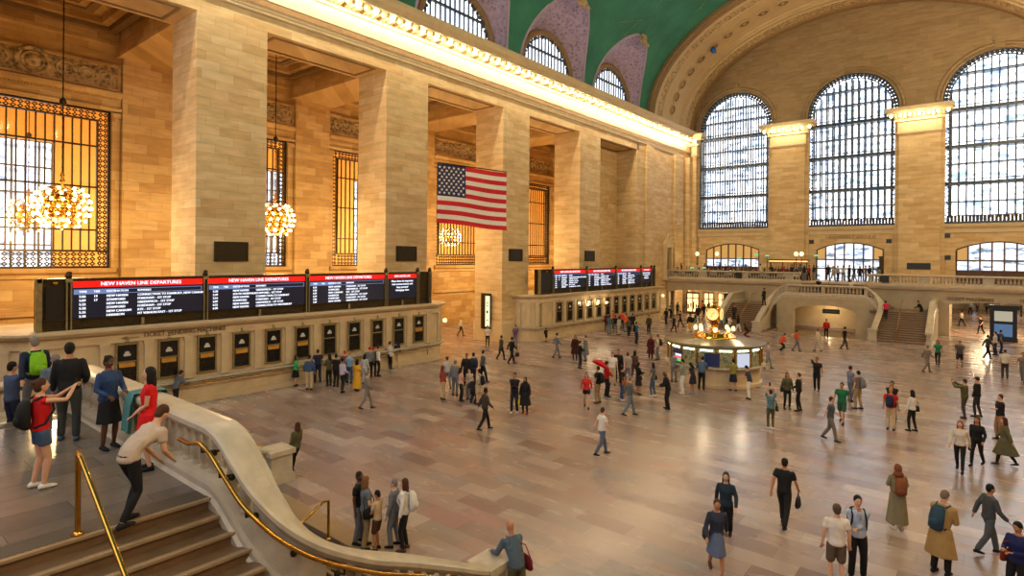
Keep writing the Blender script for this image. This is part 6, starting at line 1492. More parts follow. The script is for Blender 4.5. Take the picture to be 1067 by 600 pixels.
 (-16.92, 66.63, 0.0, 118.0, 'stand', ('long', 'trousers'), 'short', 0, 'backpack', ((96, 62, 44), (24, 22, 22), (170, 150, 130), (26, 26, 28), (26, 26, 28), (26, 26, 28)), 'pale topped figure at the shop doors', 1.6600000000000001, 0),
 (-11.89, 55.73, 0.0, 191.0, 'walk', ('tee', 'trousers'), 'short', 0, None, ((208, 160, 130), (24, 22, 22), (60, 52, 48), (26, 26, 28), (26, 26, 28), (26, 26, 28)), 'brown-black dressed figure in the crowd by the shops', 1.7000000000000002, 0),
 (-9.68, 52.74, 0.0, 263.0, 'stand2', ('jacket', 'skirt'), 'long', 1, 'shoulder', ((176, 124, 92), (24, 22, 22), (26, 26, 28), (212, 158, 40), (26, 26, 28), (26, 26, 28)), 'figure in black top and yellow skirt behind the kiosk', 1.7400000000000002, 0),
 (-17.55, 71.01, 0.0, 337.0, 'phone', ('long', 'trousers'), 'long', 1, None, ((96, 62, 44), (72, 44, 28), (112, 24, 32), (26, 26, 28), (26, 26, 28), (26, 26, 28)), 'dark red topped figure far behind the kiosk', 1.62, 0),
 (-9.34, 53.06, 0.0, 409.0, 'walk2', ('tee', 'skirt'), 'long', 1, 'backpack', ((208, 160, 130), (24, 22, 22), (60, 110, 96), (222, 216, 206), (26, 26, 28), (26, 26, 28)), 'figure in green top and white trousers behind the kiosk', 1.6600000000000001, 0),
 (-13.04, 63.1, 0.0, 122.0, 'stand', ('jacket', 'trousers'), 'short', 0, None, ((176, 124, 92), (24, 22, 22), (26, 26, 28), (26, 26, 28), (26, 26, 28), (26, 26, 28)), 'figure in black by the poster case', 1.7000000000000002, 0),
 (-15.63, 71.16, 0.0, 194.0, 'walk', ('long', 'skirt'), 'long', 1, 'shoulder', ((96, 62, 44), (24, 22, 22), (190, 80, 70), (26, 26, 28), (26, 26, 28), (26, 26, 28)), 'pinkish topped figure by the poster case', 1.7400000000000002, 0),
 (-8.74, 58.72, 0.0, 265.0, 'stand2', ('tee', 'trousers'), 'short', 0, None, ((208, 160, 130), (72, 44, 28), (120, 158, 192), (120, 158, 192), (26, 26, 28), (26, 26, 28)), 'figure in pale blue directly behind the clock lamps', 1.62, 0),
 (-6.67, 54.62, 0.0, 338.0, 'phone', ('jacket', 'trousers'), 'short', 0, 'backpack', ((176, 124, 92), (24, 22, 22), (222, 216, 206), (112, 114, 118), (26, 26, 28), (26, 26, 28)), 'figure in white shirt behind the right lamps of the kiosk', 1.6600000000000001, 0),
 (-6.07, 55.18, 0.0, 410.0, 'walk2', ('long', 'trousers'), 'long', 1, None, ((96, 62, 44), (24, 22, 22), (26, 26, 28), (222, 216, 206), (26, 26, 28), (26, 26, 28)), 'figure in black top and white skirt at the foot of the left far stairs', 1.7000000000000002, 0),
 (-10.02, 60.93, 0.0, 125.0, 'stand', ('tee', 'trousers'), 'short', 0, 'shoulder', ((208, 160, 130), (24, 22, 22), (80, 70, 60), (26, 26, 28), (26, 26, 28), (26, 26, 28)), 'figure in dull brown behind the clock', 1.7400000000000002, 0),
 (-4.35, 52.42, 0.0, 207.0, 'crouch', ('jacket', 'trousers'), 'long', 1, None, ((176, 124, 92), (24, 22, 22), (26, 26, 28), (112, 24, 32), (26, 26, 28), (26, 26, 28)), 'crouching woman in black at the foot of the left far stairs', 1.6, 0),
 (-0.21, 47.04, 0.0, 44.0, 'crouch', ('jacket', 'trousers'), 'short', 0, None, ((208, 160, 130), (72, 44, 28), (210, 74, 40), (26, 26, 28), (26, 26, 28), (26, 26, 28)), 'bent figure in orange and black left of the far arch', 1.7, 0),
 (0.79, 47.34, 0.0, 23.0, 'walk', ('tee', 'trousers'), 'short', 0, None, ((176, 124, 92), (24, 22, 22), (206, 72, 44), (112, 114, 118), (26, 26, 28), (26, 26, 28)), 'walker in orange-red shirt in front of the far arch', 1.66, 0),
 (2.0, 48.44, 0.0, 182.0, 'walk2', ('long', 'trousers'), 'short', 0, None, ((208, 160, 130), (72, 44, 28), (196, 184, 170), (176, 166, 152), (26, 26, 28), (26, 26, 28)), 'cream dressed walker in front of the far arch', 1.72, 0),
 (0.87, 57.27, 0.0, 271.0, 'stand', ('jacket', 'trousers'), 'short', 0, None, ((176, 124, 92), (24, 22, 22), (176, 30, 34), (26, 26, 28), (26, 26, 28), (26, 26, 28)), 'person in red jacket standing under the far arch sign', 1.66, 0),
 (3.36, 50.91, 0.0, 30.0, 'walk', ('tee', 'trousers'), 'short', 0, None, ((176, 124, 92), (24, 22, 22), (26, 26, 28), (60, 56, 52), (26, 26, 28), (26, 26, 28)), 'dark walker at the right side of the far arch', 1.76, 0),
 (1.18, 38.63, 0.0, 26.0, 'walk', ('tee', 'trousers'), 'short', 0, None, ((208, 160, 130), (120, 112, 106), (150, 152, 160), (140, 144, 154), (26, 26, 28), (26, 26, 28)), 'grey-blue walker right of the kiosk', 1.7, 0),
 (4.94, 33.89, 0.0, 272.0, 'onear', ('tee', 'trousers'), 'short', 0, None, ((176, 124, 92), (24, 22, 22), (26, 26, 28), (26, 26, 28), (26, 26, 28), (26, 26, 28)), 'man in black holding a phone to his ear in mid floor', 1.76, 0),
 (4.75, 28.84, 0.0, -56.0, 'stand', ('jacket', 'slim'), 'long', 1, 'shoulder', ((176, 124, 92), (72, 44, 28), (84, 80, 54), (26, 26, 28), (84, 56, 38), (26, 26, 28)), 'curly haired woman in olive jacket beside a man in black jacket', 1.7, 0),
 (5.24, 28.83, 0.0, 198.0, 'stand2', ('jacket', 'slim'), 'short', 0, None, ((208, 160, 130), (72, 44, 28), (26, 26, 28), (26, 26, 28), (26, 26, 28), (26, 26, 28)), 'man in black jacket talking with the woman in olive', 1.74, 0),
 (5.09, 24.98, 0.0, 115.0, 'high', ('tee', 'slim'), 'bun', 1, 'shoulder', ((208, 160, 130), (72, 44, 28), (84, 116, 124), (84, 80, 54), (222, 216, 206), (26, 26, 28)), 'woman in teal top holding a phone above her head, seen from behind', 1.62, 0),
 (6.72, 32.47, 0.0, 39.0, 'stand', ('tee', 'trousers'), 'short', 0, None, ((176, 124, 92), (24, 22, 22), (104, 116, 144), (90, 100, 116), (26, 26, 28), (26, 26, 28)), 'man in slate blue shirt beside the man with grey backpack', 1.74, 0),
 (7.26, 31.04, 0.0, 159.0, 'stand2', ('tee', 'trousers'), 'short', 0, 'backpack', ((208, 160, 130), (24, 22, 22), (120, 104, 96), (150, 128, 92), (26, 26, 28), (112, 114, 118)), 'man in brown shirt with grey backpack right of center', 1.78, 0),
 (7.15, 27.85, 0.0, 270.0, 'walk', ('tee', 'shorts'), 'short', 0, None, ((176, 124, 92), (24, 22, 22), (26, 104, 66), (50, 84, 62), (26, 26, 28), (26, 26, 28)), 'man in green t-shirt and green shorts walking toward the viewer', 1.74, 0),
 (7.27, 24.91, 0.0, 1.0, 'walk2', ('tee', 'trousers'), 'short', 0, None, ((208, 160, 130), (72, 44, 28), (78, 82, 88), (112, 104, 98), (26, 26, 28), (26, 26, 28)), 'grey walker in front of the green shirted man', 1.7, 0),
 (4.85, 61.0, 1.65, 88, 'climb', ('tee', 'slim'), 'short', 1, None, ((176, 124, 92), (24, 22, 22), (222, 36, 84), (26, 26, 28), (26, 26, 28), (26, 26, 28)), 'person in hot pink shirt climbing the right far stairs', 1.66, 0),
 (7.27, 63.51, 1.6, 174.0, 'lean', ('jacket', 'trousers'), 'short', 0, None, ((176, 124, 92), (24, 22, 22), (26, 26, 28), (26, 26, 28), (26, 26, 28), (26, 26, 28)), 'man in black at the top of the right far stairs wall', 1.74, 0),
 (0.78, 81.11, 2.5, 118.0, 'walk', ('tee', 'trousers'), 'short', 0, None, ((208, 160, 130), (120, 112, 106), (140, 130, 116), (26, 26, 28), (26, 26, 28), (26, 26, 28)), 'grey figure on the right end of the far landing', 1.7, 0),
 (-13.27, 65.66, 0.0, 111.0, 'stand', ('jacket', 'trousers'), 'short', 0, None, ((176, 124, 92), (24, 22, 22), (26, 26, 28), (26, 26, 28), (26, 26, 28), (26, 26, 28)), 'dark figure standing at the wall left of the far stairs', 1.7, 0),
 (-5.33, 60.58, 2.31, 166.0, 'stand2', ('jacket', 'trousers'), 'short', 0, None, ((176, 124, 92), (24, 22, 22), (26, 26, 28), (26, 26, 28), (26, 26, 28), (26, 26, 28)), 'dark man at the top of the left far stairs', 1.74, 0),
 (-7.8, 59.3, 0.7, 258.0, 'stand', ('jacket', 'trousers'), 'short', 0, None, ((176, 124, 92), (24, 22, 22), (50, 48, 46), (26, 26, 28), (26, 26, 28), (26, 26, 28)), 'dark figure on the lower steps of the left far stairs', 1.66, 0),
 (8.75, 29.44, 0.0, 266.0, 'chin', ('tee', 'trousers'), 'short', 0, None, ((176, 124, 92), (24, 22, 22), (26, 26, 28), (26, 26, 28), (26, 26, 28), (26, 26, 28)), 'bearded man in black shirt behind the red and navy shirt', 1.76, 0),
 (8.86, 28.08, 0.0, 86.0, 'stand', ('tee', 'trousers'), 'bald', 0, 'backpack', ((176, 124, 92), (24, 22, 22), (196, 30, 40), (190, 168, 130), (26, 26, 28), (30, 38, 62)), 'man in red shirt with navy bag and beige trousers, seen from behind', 1.74, 0),
 (9.54, 28.5, 0.0, 155.0, 'stand2', ('long', 'slim'), 'long', 1, 'shoulder', ((208, 160, 130), (24, 22, 22), (222, 216, 206), (26, 26, 28), (26, 26, 28), (26, 26, 28)), 'long haired woman in white top and black trousers with black bag, right of center', 1.66, 0),
 (9.35, 47.28, 0.0, 268.0, 'walk', ('tee', 'slim'), 'long', 1, None, ((176, 124, 92), (24, 22, 22), (26, 116, 84), (26, 26, 28), (26, 26, 28), (26, 26, 28)), 'woman in green top and black trousers walking near the right stairs', 1.7, 0),
 (10.49, 47.42, 0.0, 262.0, 'walk2', ('tee', 'shorts'), 'short', 0, None, ((176, 124, 92), (24, 22, 22), (76, 74, 80), (26, 26, 28), (26, 26, 28), (26, 26, 28)), 'man in dark grey t-shirt and shorts right of the woman in green', 1.76, 0),
 (9.0, 44.0, 0.0, 34.0, 'walk', ('jacket', 'trousers'), 'short', 0, None, ((208, 160, 130), (120, 112, 106), (110, 102, 96), (120, 110, 102), (26, 26, 28), (26, 26, 28)), 'dull grey walker left of the woman in green', 1.7, 0),
 (11.12, 32.29, 0.0, 161.0, 'photo', ('jacket', 'slim'), 'short', 0, None, ((208, 160, 130), (72, 44, 28), (84, 80, 54), (70, 68, 54), (84, 56, 38), (26, 26, 28)), 'man in olive parka raising a phone on the right side', 1.74, 0),
 (11.54, 33.06, 0.0, 166.0, 'stand2', ('jacket', 'slim'), 'cap', 0, None, ((208, 160, 130), (26, 26, 28), (26, 26, 28), (48, 48, 50), (26, 26, 28), (26, 26, 28)), 'young man in black hoodie and black cap behind the olive parka', 1.76, 0),
 (12.28, 29.4, 0.0, 209.0, 'cross', ('tee', 'trousers'), 'short', 0, None, ((208, 160, 130), (72, 44, 28), (26, 26, 28), (150, 112, 88), (26, 26, 28), (26, 26, 28)), 'man in black t-shirt and tan trousers right of the black cap', 1.76, 0),
 (11.21, 24.1, 0.0, 267.0, 'walk', ('long', 'slim'), 'long', 1, None, ((208, 160, 130), (110, 48, 30), (206, 196, 180), (26, 26, 28), (26, 26, 28), (26, 26, 28)), 'red haired woman in cream sweater and black leggings walking forward', 1.68, 1),
 (11.64, 25.16, 0.0, 251.0, 'walk2', ('jacket', 'slim'), 'long', 1, 'handbag', ((176, 124, 92), (72, 44, 28), (26, 26, 28), (26, 26, 28), (26, 26, 28), (26, 26, 28)), 'woman in black jacket with black bag beside the cream sweater', 1.66, 1),
 (12.37, 25.79, 0.0, 179.0, 'walk', ('coat', 'slim'), 'long', 1, 'shoulder', ((208, 160, 130), (72, 44, 28), (96, 92, 66), (26, 26, 28), (26, 26, 28), (60, 96, 140)), 'person in moss coat with a blue bag near the right edge', 1.64, 1),
 (12.68, 44.99, 0.0, 99.0, 'stand', ('tee', 'trousers'), 'short', 0, None, ((208, 160, 130), (72, 44, 28), (206, 198, 186), (64, 54, 50), (26, 26, 28), (26, 26, 28)), 'stout person in white shirt and dark trousers near the right edge', 1.7, 0),
 (11.88, 52.96, 0.0, 30.0, 'walk', ('jacket', 'trousers'), 'short', 0, None, ((176, 124, 92), (24, 22, 22), (60, 60, 62), (26, 26, 28), (26, 26, 28), (26, 26, 28)), 'dark walker in front of the black totem', 1.72, 0),
 (12.31, 55.51, 0.0, 180.0, 'stand2', ('tee', 'trousers'), 'short', 0, None, ((208, 160, 130), (24, 22, 22), (190, 196, 206), (30, 38, 62), (26, 26, 28), (26, 26, 28)), 'person in pale blue shirt in front of the totem', 1.72, 0),
 (12.65, 56.97, 0.0, -1.0, 'stand', ('tee', 'trousers'), 'short', 0, 'backpack', ((176, 124, 92), (24, 22, 22), (50, 80, 120), (30, 38, 62), (26, 26, 28), (30, 38, 62)), 'person in blue shirt with navy backpack at the totem', 1.74, 0),
 (13.46, 44.28, 0.0, 258.0, 'walk', ('tee', 'trousers'), 'short', 0, None, ((176, 124, 92), (24, 22, 22), (120, 110, 104), (112, 114, 118), (26, 26, 28), (26, 26, 28)), 'walker cut by the right picture edge beyond the stout person', 1.7, 0),
 (8.7, 75.22, 0.0, 92.0, 'stand', ('tee', 'trousers'), 'short', 0, None, ((208, 160, 130), (24, 22, 22), (150, 120, 100), (26, 26, 28), (26, 26, 28), (26, 26, 28)), 'brownish figure at the left side of the right lit passage', 1.7, 0),
 (9.74, 77.35, 0.0, 159.0, 'walk', ('jacket', 'trousers'), 'short', 0, None, ((176, 124, 92), (24, 22, 22), (222, 216, 206), (26, 26, 28), (26, 26, 28), (26, 26, 28)), 'white topped figure walking in the right lit passage', 1.7, 0),
 (11.36, 70.56, 0.0, 224.0, 'walk2', ('tee', 'trousers'), 'short', 0, None, ((208, 160, 130), (24, 22, 22), (26, 26, 28), (26, 26, 28), (26, 26, 28), (26, 26, 28)), 'figure in black leaving the right lit passage', 1.7, 0),
 (10.08, 96.33, 0.0, 292.0, 'stand2', ('jacket', 'trousers'), 'short', 0, None, ((176, 124, 92), (24, 22, 22), (120, 124, 130), (26, 26, 28), (26, 26, 28), (26, 26, 28)), 'grey figure deep in the right lit passage', 1.7, 0),
 (10.71, 100.63, 0.0, 359.0, 'stand', ('tee', 'trousers'), 'short', 0, None, ((208, 160, 130), (24, 22, 22), (160, 60, 50), (26, 26, 28), (26, 26, 28), (26, 26, 28)), 'reddish figure deep in the right lit passage', 1.7, 0),
 (11.72, 99.74, 0.0, 425.0, 'walk', ('jacket', 'trousers'), 'short', 0, None, ((176, 124, 92), (24, 22, 22), (90, 96, 84), (26, 26, 28), (26, 26, 28), (26, 26, 28)), 'moss green figure deep in the right lit passage', 1.7, 0),
 (14.11, 83.9, 0.0, 130.0, 'walk2', ('tee', 'trousers'), 'short', 0, None, ((208, 160, 130), (24, 22, 22), (236, 110, 30), (26, 26, 28), (26, 26, 28), (26, 26, 28)), 'figure in vivid orange shirt right of the totem', 1.7, 0),
 (15.06, 96.11, 0.0, 197.0, 'stand2', ('jacket', 'trousers'), 'short', 0, None, ((176, 124, 92), (24, 22, 22), (60, 60, 64), (26, 26, 28), (26, 26, 28), (26, 26, 28)), 'dark figure beyond the orange shirt', 1.7, 0),
 (9.46, 13.85, 0.0, 115.0, 'stand', ('tee', 'shorts'), 'short', 0, None, ((208, 160, 130), (84, 66, 54), (222, 212, 198), (94, 78, 66), (222, 216, 206), (26, 26, 28)), 'man in white t-shirt and brown-grey shorts seen from behind at the bottom right', 1.76, 2),
 (9.74, 14.52, 0.0, -67.0, 'chin', ('long', 'trousers'), 'short', 0, 'backpack', ((208, 160, 130), (24, 22, 22), (170, 182, 204), (26, 26, 28), (26, 26, 28), (26, 26, 28)), 'man in pale blue shirt touching his chin, black backpack', 1.8, 2),
 (10.13, 17.88, 0.0, 116.0, 'hold', ('longdress', None), 'hijab', 1, 'backpack', ((176, 124, 92), (120, 66, 40), (126, 118, 90), (150, 128, 92), (222, 216, 206), (124, 70, 44)), 'woman in brown headscarf and long khaki dress with a brown backpack', 1.66, 2),
 (11.12, 15.94, 0.0, 68.0, 'bow', ('coat', 'trousers'), 'short', 0, 'backpack', ((208, 160, 130), (110, 94, 80), (164, 132, 82), (26, 26, 28), (26, 26, 28), (40, 66, 84)), 'balding man in tan trench coat with blue-black backpack looking down', 1.82, 2),
 (11.94, 17.77, 0.0, 30.0, 'walk', ('jacket', 'trousers'), 'short', 0, None, ((176, 124, 92), (24, 22, 22), (66, 70, 76), (78, 84, 92), (26, 26, 28), (26, 26, 28)), 'dark grey walker hurrying past on the right foreground', 1.66, 1),
 (12.39, 15.54, 0, 238.0, 'phone', ('long', 'trousers'), 'short', 1, 'shoulder', ((176, 124, 92), (24, 22, 22), (30, 36, 84), (26, 26, 28), (26, 26, 28), (120, 48, 30)), 'woman in navy top with brown bag at the bottom right corner', 1.66, 2),
 (7.33, 12.73, 0.0, -60.0, 'walk', ('jacket', 'skirt'), 'short', 1, 'shoulder', ((176, 124, 92), (72, 44, 28), (44, 52, 70), (92, 104, 134), (84, 56, 38), (26, 26, 28)), 'woman in navy jacket and blue-grey skirt striding in the lower center', 1.66, 1),
 (6.94, 14.44, 0.0, 284.0, 'walk2', ('jacket', 'trousers'), 'long', 1, 'handbag', ((208, 160, 130), (24, 22, 22), (34, 48, 60), (26, 26, 28), (26, 26, 28), (26, 26, 28)), 'dark haired woman in teal-black jacket just behind the striding woman', 1.68, 1),
 (7.86, 16.1, 0.0, 89.0, 'walk', ('tee', 'trousers'), 'short', 0, 'handbag', ((176, 124, 92), (24, 22, 22), (26, 26, 28), (26, 26, 28), (26, 26, 28), (26, 26, 28)), 'man in black shirt and trousers carrying a dark bag away from the viewer', 1.78, 1),
 (-17.6, 69.3, 4.62, 0, 'stand', ('tee', 'trousers'), 'long', 1, None, ((208, 160, 130), (24, 22, 22), (30, 30, 34), (26, 26, 28), (26, 26, 28), (26, 26, 28)), 'black clad server standing in the balcony lounge, beside the corner wall', 1.66, 0),
 (-16.4, 71.2, 4.62, 77, 'stand2', ('jacket', 'trousers'), 'short', 0, None, ((176, 124, 92), (24, 22, 22), (200, 190, 172), (26, 26, 28), (26, 26, 28), (26, 26, 28)), 'cream topped guest standing in the balcony lounge, behind the leftmost tables', 1.69, 0),
 (-14.9, 69.9, 4.62, 154, 'walk', ('tee', 'trousers'), 'short', 0, None, ((96, 62, 44), (24, 22, 22), (120, 50, 40), (26, 26, 28), (26, 26, 28), (26, 26, 28)), 'brick red topped guest standing in the balcony lounge, behind the first globe lamp', 1.72, 0),
 (-13.7, 71.6, 4.62, 231, 'hold', ('jacket', 'trousers'), 'long', 1, None, ((208, 160, 130), (24, 22, 22), (40, 50, 80), (26, 26, 28), (26, 26, 28), (26, 26, 28)), 'navy topped guest standing in the balcony lounge, near the second globe lamp', 1.75, 0),
 (-12.3, 69.6, 4.62, 308, 'stand', ('tee', 'trousers'), 'short', 0, None, ((176, 124, 92), (24, 22, 22), (34, 34, 36), (26, 26, 28), (26, 26, 28), (26, 26, 28)), 'second black clad server standing in the balcony lounge, before the left arched door', 1.66, 0),
 (-11.2, 71.0, 4.62, 25, 'stand2', ('jacket', 'trousers'), 'short', 0, None, ((96, 62, 44), (24, 22, 22), (170, 150, 120), (26, 26, 28), (26, 26, 28), (26, 26, 28)), 'tan topped guest standing in the balcony lounge, under a green lamp', 1.69, 0),
 (-9.9, 69.4, 4.62, 102, 'walk', ('tee', 'trousers'), 'long', 1, None, ((208, 160, 130), (24, 22, 22), (90, 80, 60), (26, 26, 28), (26, 26, 28), (26, 26, 28)), 'khaki topped guest standing in the balcony lounge, left of the glowing bar', 1.72, 0),
 (-8.4, 69.8, 4.62, 179, 'hold', ('jacket', 'trousers'), 'short', 0, None, ((176, 124, 92), (24, 22, 22), (210, 204, 192), (26, 26, 28), (26, 26, 28), (26, 26, 28)), 'white shirted server standing in the balcony lounge, next to the glowing bar', 1.75, 0),
 (-7.1, 69.4, 4.62, 256, 'stand', ('tee', 'trousers'), 'short', 0, None, ((96, 62, 44), (24, 22, 22), (36, 36, 38), (26, 26, 28), (26, 26, 28), (26, 26, 28)), 'third black clad server standing in the balcony lounge, in front of the bar', 1.66, 0),
 (-5.9, 69.6, 4.62, 333, 'stand2', ('jacket', 'trousers'), 'long', 1, None, ((208, 160, 130), (24, 22, 22), (150, 40, 40), (26, 26, 28), (26, 26, 28), (26, 26, 28)), 'crimson topped guest standing in the balcony lounge, at the bar corner', 1.69, 0),
 (-4.9, 69.2, 4.62, 50, 'walk', ('tee', 'trousers'), 'short', 0, None, ((176, 124, 92), (24, 22, 22), (34, 34, 40), (26, 26, 28), (26, 26, 28), (26, 26, 28)), 'dark clad guest standing in the balcony lounge, by the pair of globe lamps', 1.72, 0),
 (-4.2, 69.9, 4.62, 127, 'hold', ('jacket', 'trousers'), 'short', 0, None, ((96, 62, 44), (24, 22, 22), (60, 90, 120), (26, 26, 28), (26, 26, 28), (26, 26, 28)), 'blue topped guest standing in the balcony lounge, right of the pair of globe lamps', 1.75, 0),
 (-3.14, 67.0, 4.62, 103, 'stand', ('tee', 'trousers'), 'long', 1, None, ((208, 160, 130), (24, 22, 22), (26, 26, 28), (112, 114, 118), (26, 26, 28), (26, 26, 28)), 'leftmost dark onlooker standing before the middle balcony doorway', 1.64, 0),
 (-2.96, 68.3, 4.62, 163, 'stand2', ('jacket', 'trousers'), 'short', 0, None, ((176, 124, 92), (24, 22, 22), (120, 40, 40), (26, 26, 28), (26, 26, 28), (26, 26, 28)), 'dark red topped onlooker standing before the middle balcony doorway', 1.68, 0),
 (-2.77, 69.6, 4.62, 224, 'stand', ('tee', 'trousers'), 'short', 0, None, ((96, 62, 44), (24, 22, 22), (30, 38, 62), (112, 114, 118), (26, 26, 28), (26, 26, 28)), 'navy topped onlooker standing before the middle balcony doorway', 1.72, 0),
 (-1.62, 70.9, 4.62, 284, 'stand', ('jacket', 'trousers'), 'long', 1, None, ((208, 160, 130), (24, 22, 22), (26, 26, 28), (26, 26, 28), (26, 26, 28), (26, 26, 28)), 'black clad onlooker standing before the middle balcony doorway', 1.7599999999999998, 0),
 (-0.57, 67.7, 4.62, 344, 'walk', ('tee', 'trousers'), 'short', 0, None, ((176, 124, 92), (24, 22, 22), (176, 164, 150), (112, 114, 118), (26, 26, 28), (26, 26, 28)), 'cream topped onlooker standing before the middle balcony doorway', 1.64, 0),
 (-0.36, 69.0, 4.62, 405, 'stand', ('jacket', 'trousers'), 'short', 0, None, ((96, 62, 44), (24, 22, 22), (150, 140, 130), (26, 26, 28), (26, 26, 28), (26, 26, 28)), 'beige topped onlooker standing before the middle balcony doorway', 1.68, 0),
 (-0.05, 70.3, 4.62, 106, 'stand2', ('tee', 'trousers'), 'long', 1, None, ((208, 160, 130), (24, 22, 22), (178, 178, 176), (112, 114, 118), (26, 26, 28), (26, 26, 28)), 'light grey topped onlooker standing before the middle balcony doorway', 1.72, 0),
 (1.01, 67.1, 4.62, 166, 'stand', ('jacket', 'trousers'), 'short', 0, None, ((176, 124, 92), (24, 22, 22), (26, 26, 28), (26, 26, 28), (26, 26, 28), (26, 26, 28)), 'second black clad onlooker standing before the middle balcony doorway', 1.7599999999999998, 0),
 (1.23, 68.4, 4.62, 227, 'walk2', ('tee', 'trousers'), 'short', 0, None, ((96, 62, 44), (24, 22, 22), (60, 64, 72), (112, 114, 118), (26, 26, 28), (26, 26, 28)), 'slate topped onlooker standing before the middle balcony doorway', 1.64, 0),
 (1.55, 69.7, 4.62, 287, 'stand', ('jacket', 'trousers'), 'long', 1, None, ((208, 160, 130), (24, 22, 22), (26, 26, 28), (26, 26, 28), (26, 26, 28), (26, 26, 28)), 'third black clad onlooker standing before the middle balcony doorway', 1.68, 0),
 (1.88, 71.0, 4.62, 348, 'stand', ('tee', 'trousers'), 'short', 0, None, ((176, 124, 92), (24, 22, 22), (90, 86, 80), (112, 114, 118), (26, 26, 28), (26, 26, 28)), 'brown-grey topped onlooker standing before the middle balcony doorway', 1.72, 0),
 (2.66, 67.8, 4.62, 409, 'stand2', ('jacket', 'trousers'), 'short', 0, None, ((96, 62, 44), (24, 22, 22), (30, 38, 62), (26, 26, 28), (26, 26, 28), (26, 26, 28)), 'second navy topped onlooker standing before the middle balcony doorway', 1.7599999999999998, 0),
 (3.24, 69.1, 4.62, 109, 'stand', ('tee', 'trousers'), 'long', 1, None, ((208, 160, 130), (24, 22, 22), (110, 120, 140), (112, 114, 118), (26, 26, 28), (26, 26, 28)), 'rightmost blue-grey topped onlooker standing before the middle balcony doorway', 1.64, 0),
 (-1.35, 65.0, 3.73, -78, 'sit', ('tee', 'trousers'), 'short', 0, None, ((176, 124, 92), (24, 22, 22), (26, 26, 28), (30, 38, 62), (26, 26, 28), (26, 26, 28)), 'person in black sitting on the short steps of the far balcony', 1.7, 0),
 (1.53, 65.0, 3.73, -81, 'sit', ('tee', 'trousers'), 'short', 0, None, ((176, 124, 92), (24, 22, 22), (222, 216, 206), (30, 38, 62), (26, 26, 28), (26, 26, 28)), 'person in white shirt sitting on the short steps of the far balcony', 1.7, 0),
]
for r in PEOPLE: person(*r)
random.seed(11)
SEATC=[(30,30,32),(120,40,36),(200,190,176),(60,70,90),(96,88,70),(170,150,120),(40,60,56)]
for i,(x,y) in enumerate(tabs):
    for s_ in (-1,1):
        fa=0 if s_<0 else 180
        cx_=x+s_*.62+random.uniform(-.04,.04)
        ch=thing('lounge_chair','dark upholstered lounge chair at a table behind the far balustrade','chair',(cx_,y,4.62),radians(fa-90),group='lounge chairs on the far balcony')
        for nm,me in CHAIR: ob(nm,me,ch,False)
        if (i*2+s_)%5!=0:
            c_=SEATC[(i*3+s_)%7]
            t=person(cx_,y,4.62,fa,'sit',('long','trousers'),'short' if (i+s_)%2 else 'long',0 if (i+s_)%2 else 1,None,((208,160,130),(40,28,22),c_,(36,36,40),(20,20,20),(0,0,1)),'seated diner at a lounge table behind the far balustrade',1.7,0,'seated diners in the balcony lounge')

# hem bands on the red dress
for o in list(bpy.data.objects):
    if o.get('label','').startswith('woman in short red dress'):
        wb=plain('white_knit_band',(224,216,206),.8,var=.03)
        for z in (.60,.65):
            g=G(); n=28; vs=[]
            for zz in (z-.014,z+.014):
                t_=(.975-zz)/.415; rr=.185+(.24-.185)*t_+.014; ry=rr*.8+.03*.28
                for j in range(n):
                    q=2*pi*j/n; w_=1+.05*t_*cos(q*5); vs.append((rr*w_*cos(q),ry*w_*sin(q)+.015*t_,zz))
            g.add(vs,[(j,(j+1)%n,n+(j+1)%n,n+j) for j in range(n)],0,True); part('hem_band',g,wb,o,False)

a=N('blue_checked_cotton'); tc=a.n('ShaderNodeTexCoord'); ck=a.n('ShaderNodeTexChecker'); ck.inputs['Scale'].default_value=42; a.l(tc.outputs['Object'],ck.inputs['Vector'])
ck.inputs[1].default_value=S((40,56,74)); ck.inputs[2].default_value=S((92,112,126)); a.base(ck.outputs[0]); a.set(.8)
for o in list(bpy.data.objects):
    if o.get('label','').startswith('bald man in blue checked'):
        for c_ in o.children:
            if c_.name.startswith('shirt'): c_.material_slots[0].material=a.mat
# teal jacket draped over the coping beside the woman in denim
g=G(); n=14; vs=[]; prof=[(-.33,-.62),(-.31,-.4),(-.29,-.15),(-.25,.03),(0,.05),(.24,.03),(.28,-.12)]
for i in range(n+1):
    x=-.17+.34*i/n
    for (dy,dz) in prof: vs.append((x*(1.25 if dz<-.1 else 1)+.02*sin(dz*20),dy+.03*sin(i*1.7)*(1 if dz<0 else .3),dz+(.03*sin(i*2.3) if dz<-.5 else 0)))
k=len(prof); b=len(vs); vs2=[(x,y*1.06,z+.015) for x,y,z in vs]
fs=[(i*k+j,i*k+j+1,(i+1)*k+j+1,(i+1)*k+j) for i in range(n) for j in range(k-1)]
g.add(vs+vs2,fs+[tuple(q+b for q in reversed(f)) for f in fs],0,True)
solo('draped_jacket',g,colmat((74,122,122)),'teal jacket draped over the marble coping between the denim and red clad women','jacket',loc=(.22,3.97,4.4))
g=G(); g.ell((0,0,0),(.3,.25,.36),12,8); g.tube([(0,0,-.34),(.03,0,-.42),(-.02,0,-.5)],[.03,.05,.02],6); g.ell((.25,0,-.2),(.12,.12,.3),8,6)
solo('blue_balloon',g,plain('bright_blue_foil',(24,96,200),.25,.2),'deflated blue balloon caught on a rosette of the far arch','balloon',loc=(-13.0,66.9,31.1))
t=thing('umbrella','open red umbrella with white lettering held low in the middle group','umbrella',(-3.05,25.15,1.5)); 
g=G(); R2=.4; vs=[]; 
for i in range(6):
    a_=.15+i/5*1.0
    for j in range(16): q=2*pi*j/16; vs.append((R2*sin(a_)/.91*cos(q),R2*sin(a_)/.91*sin(q),.42*cos(a_)-.1))
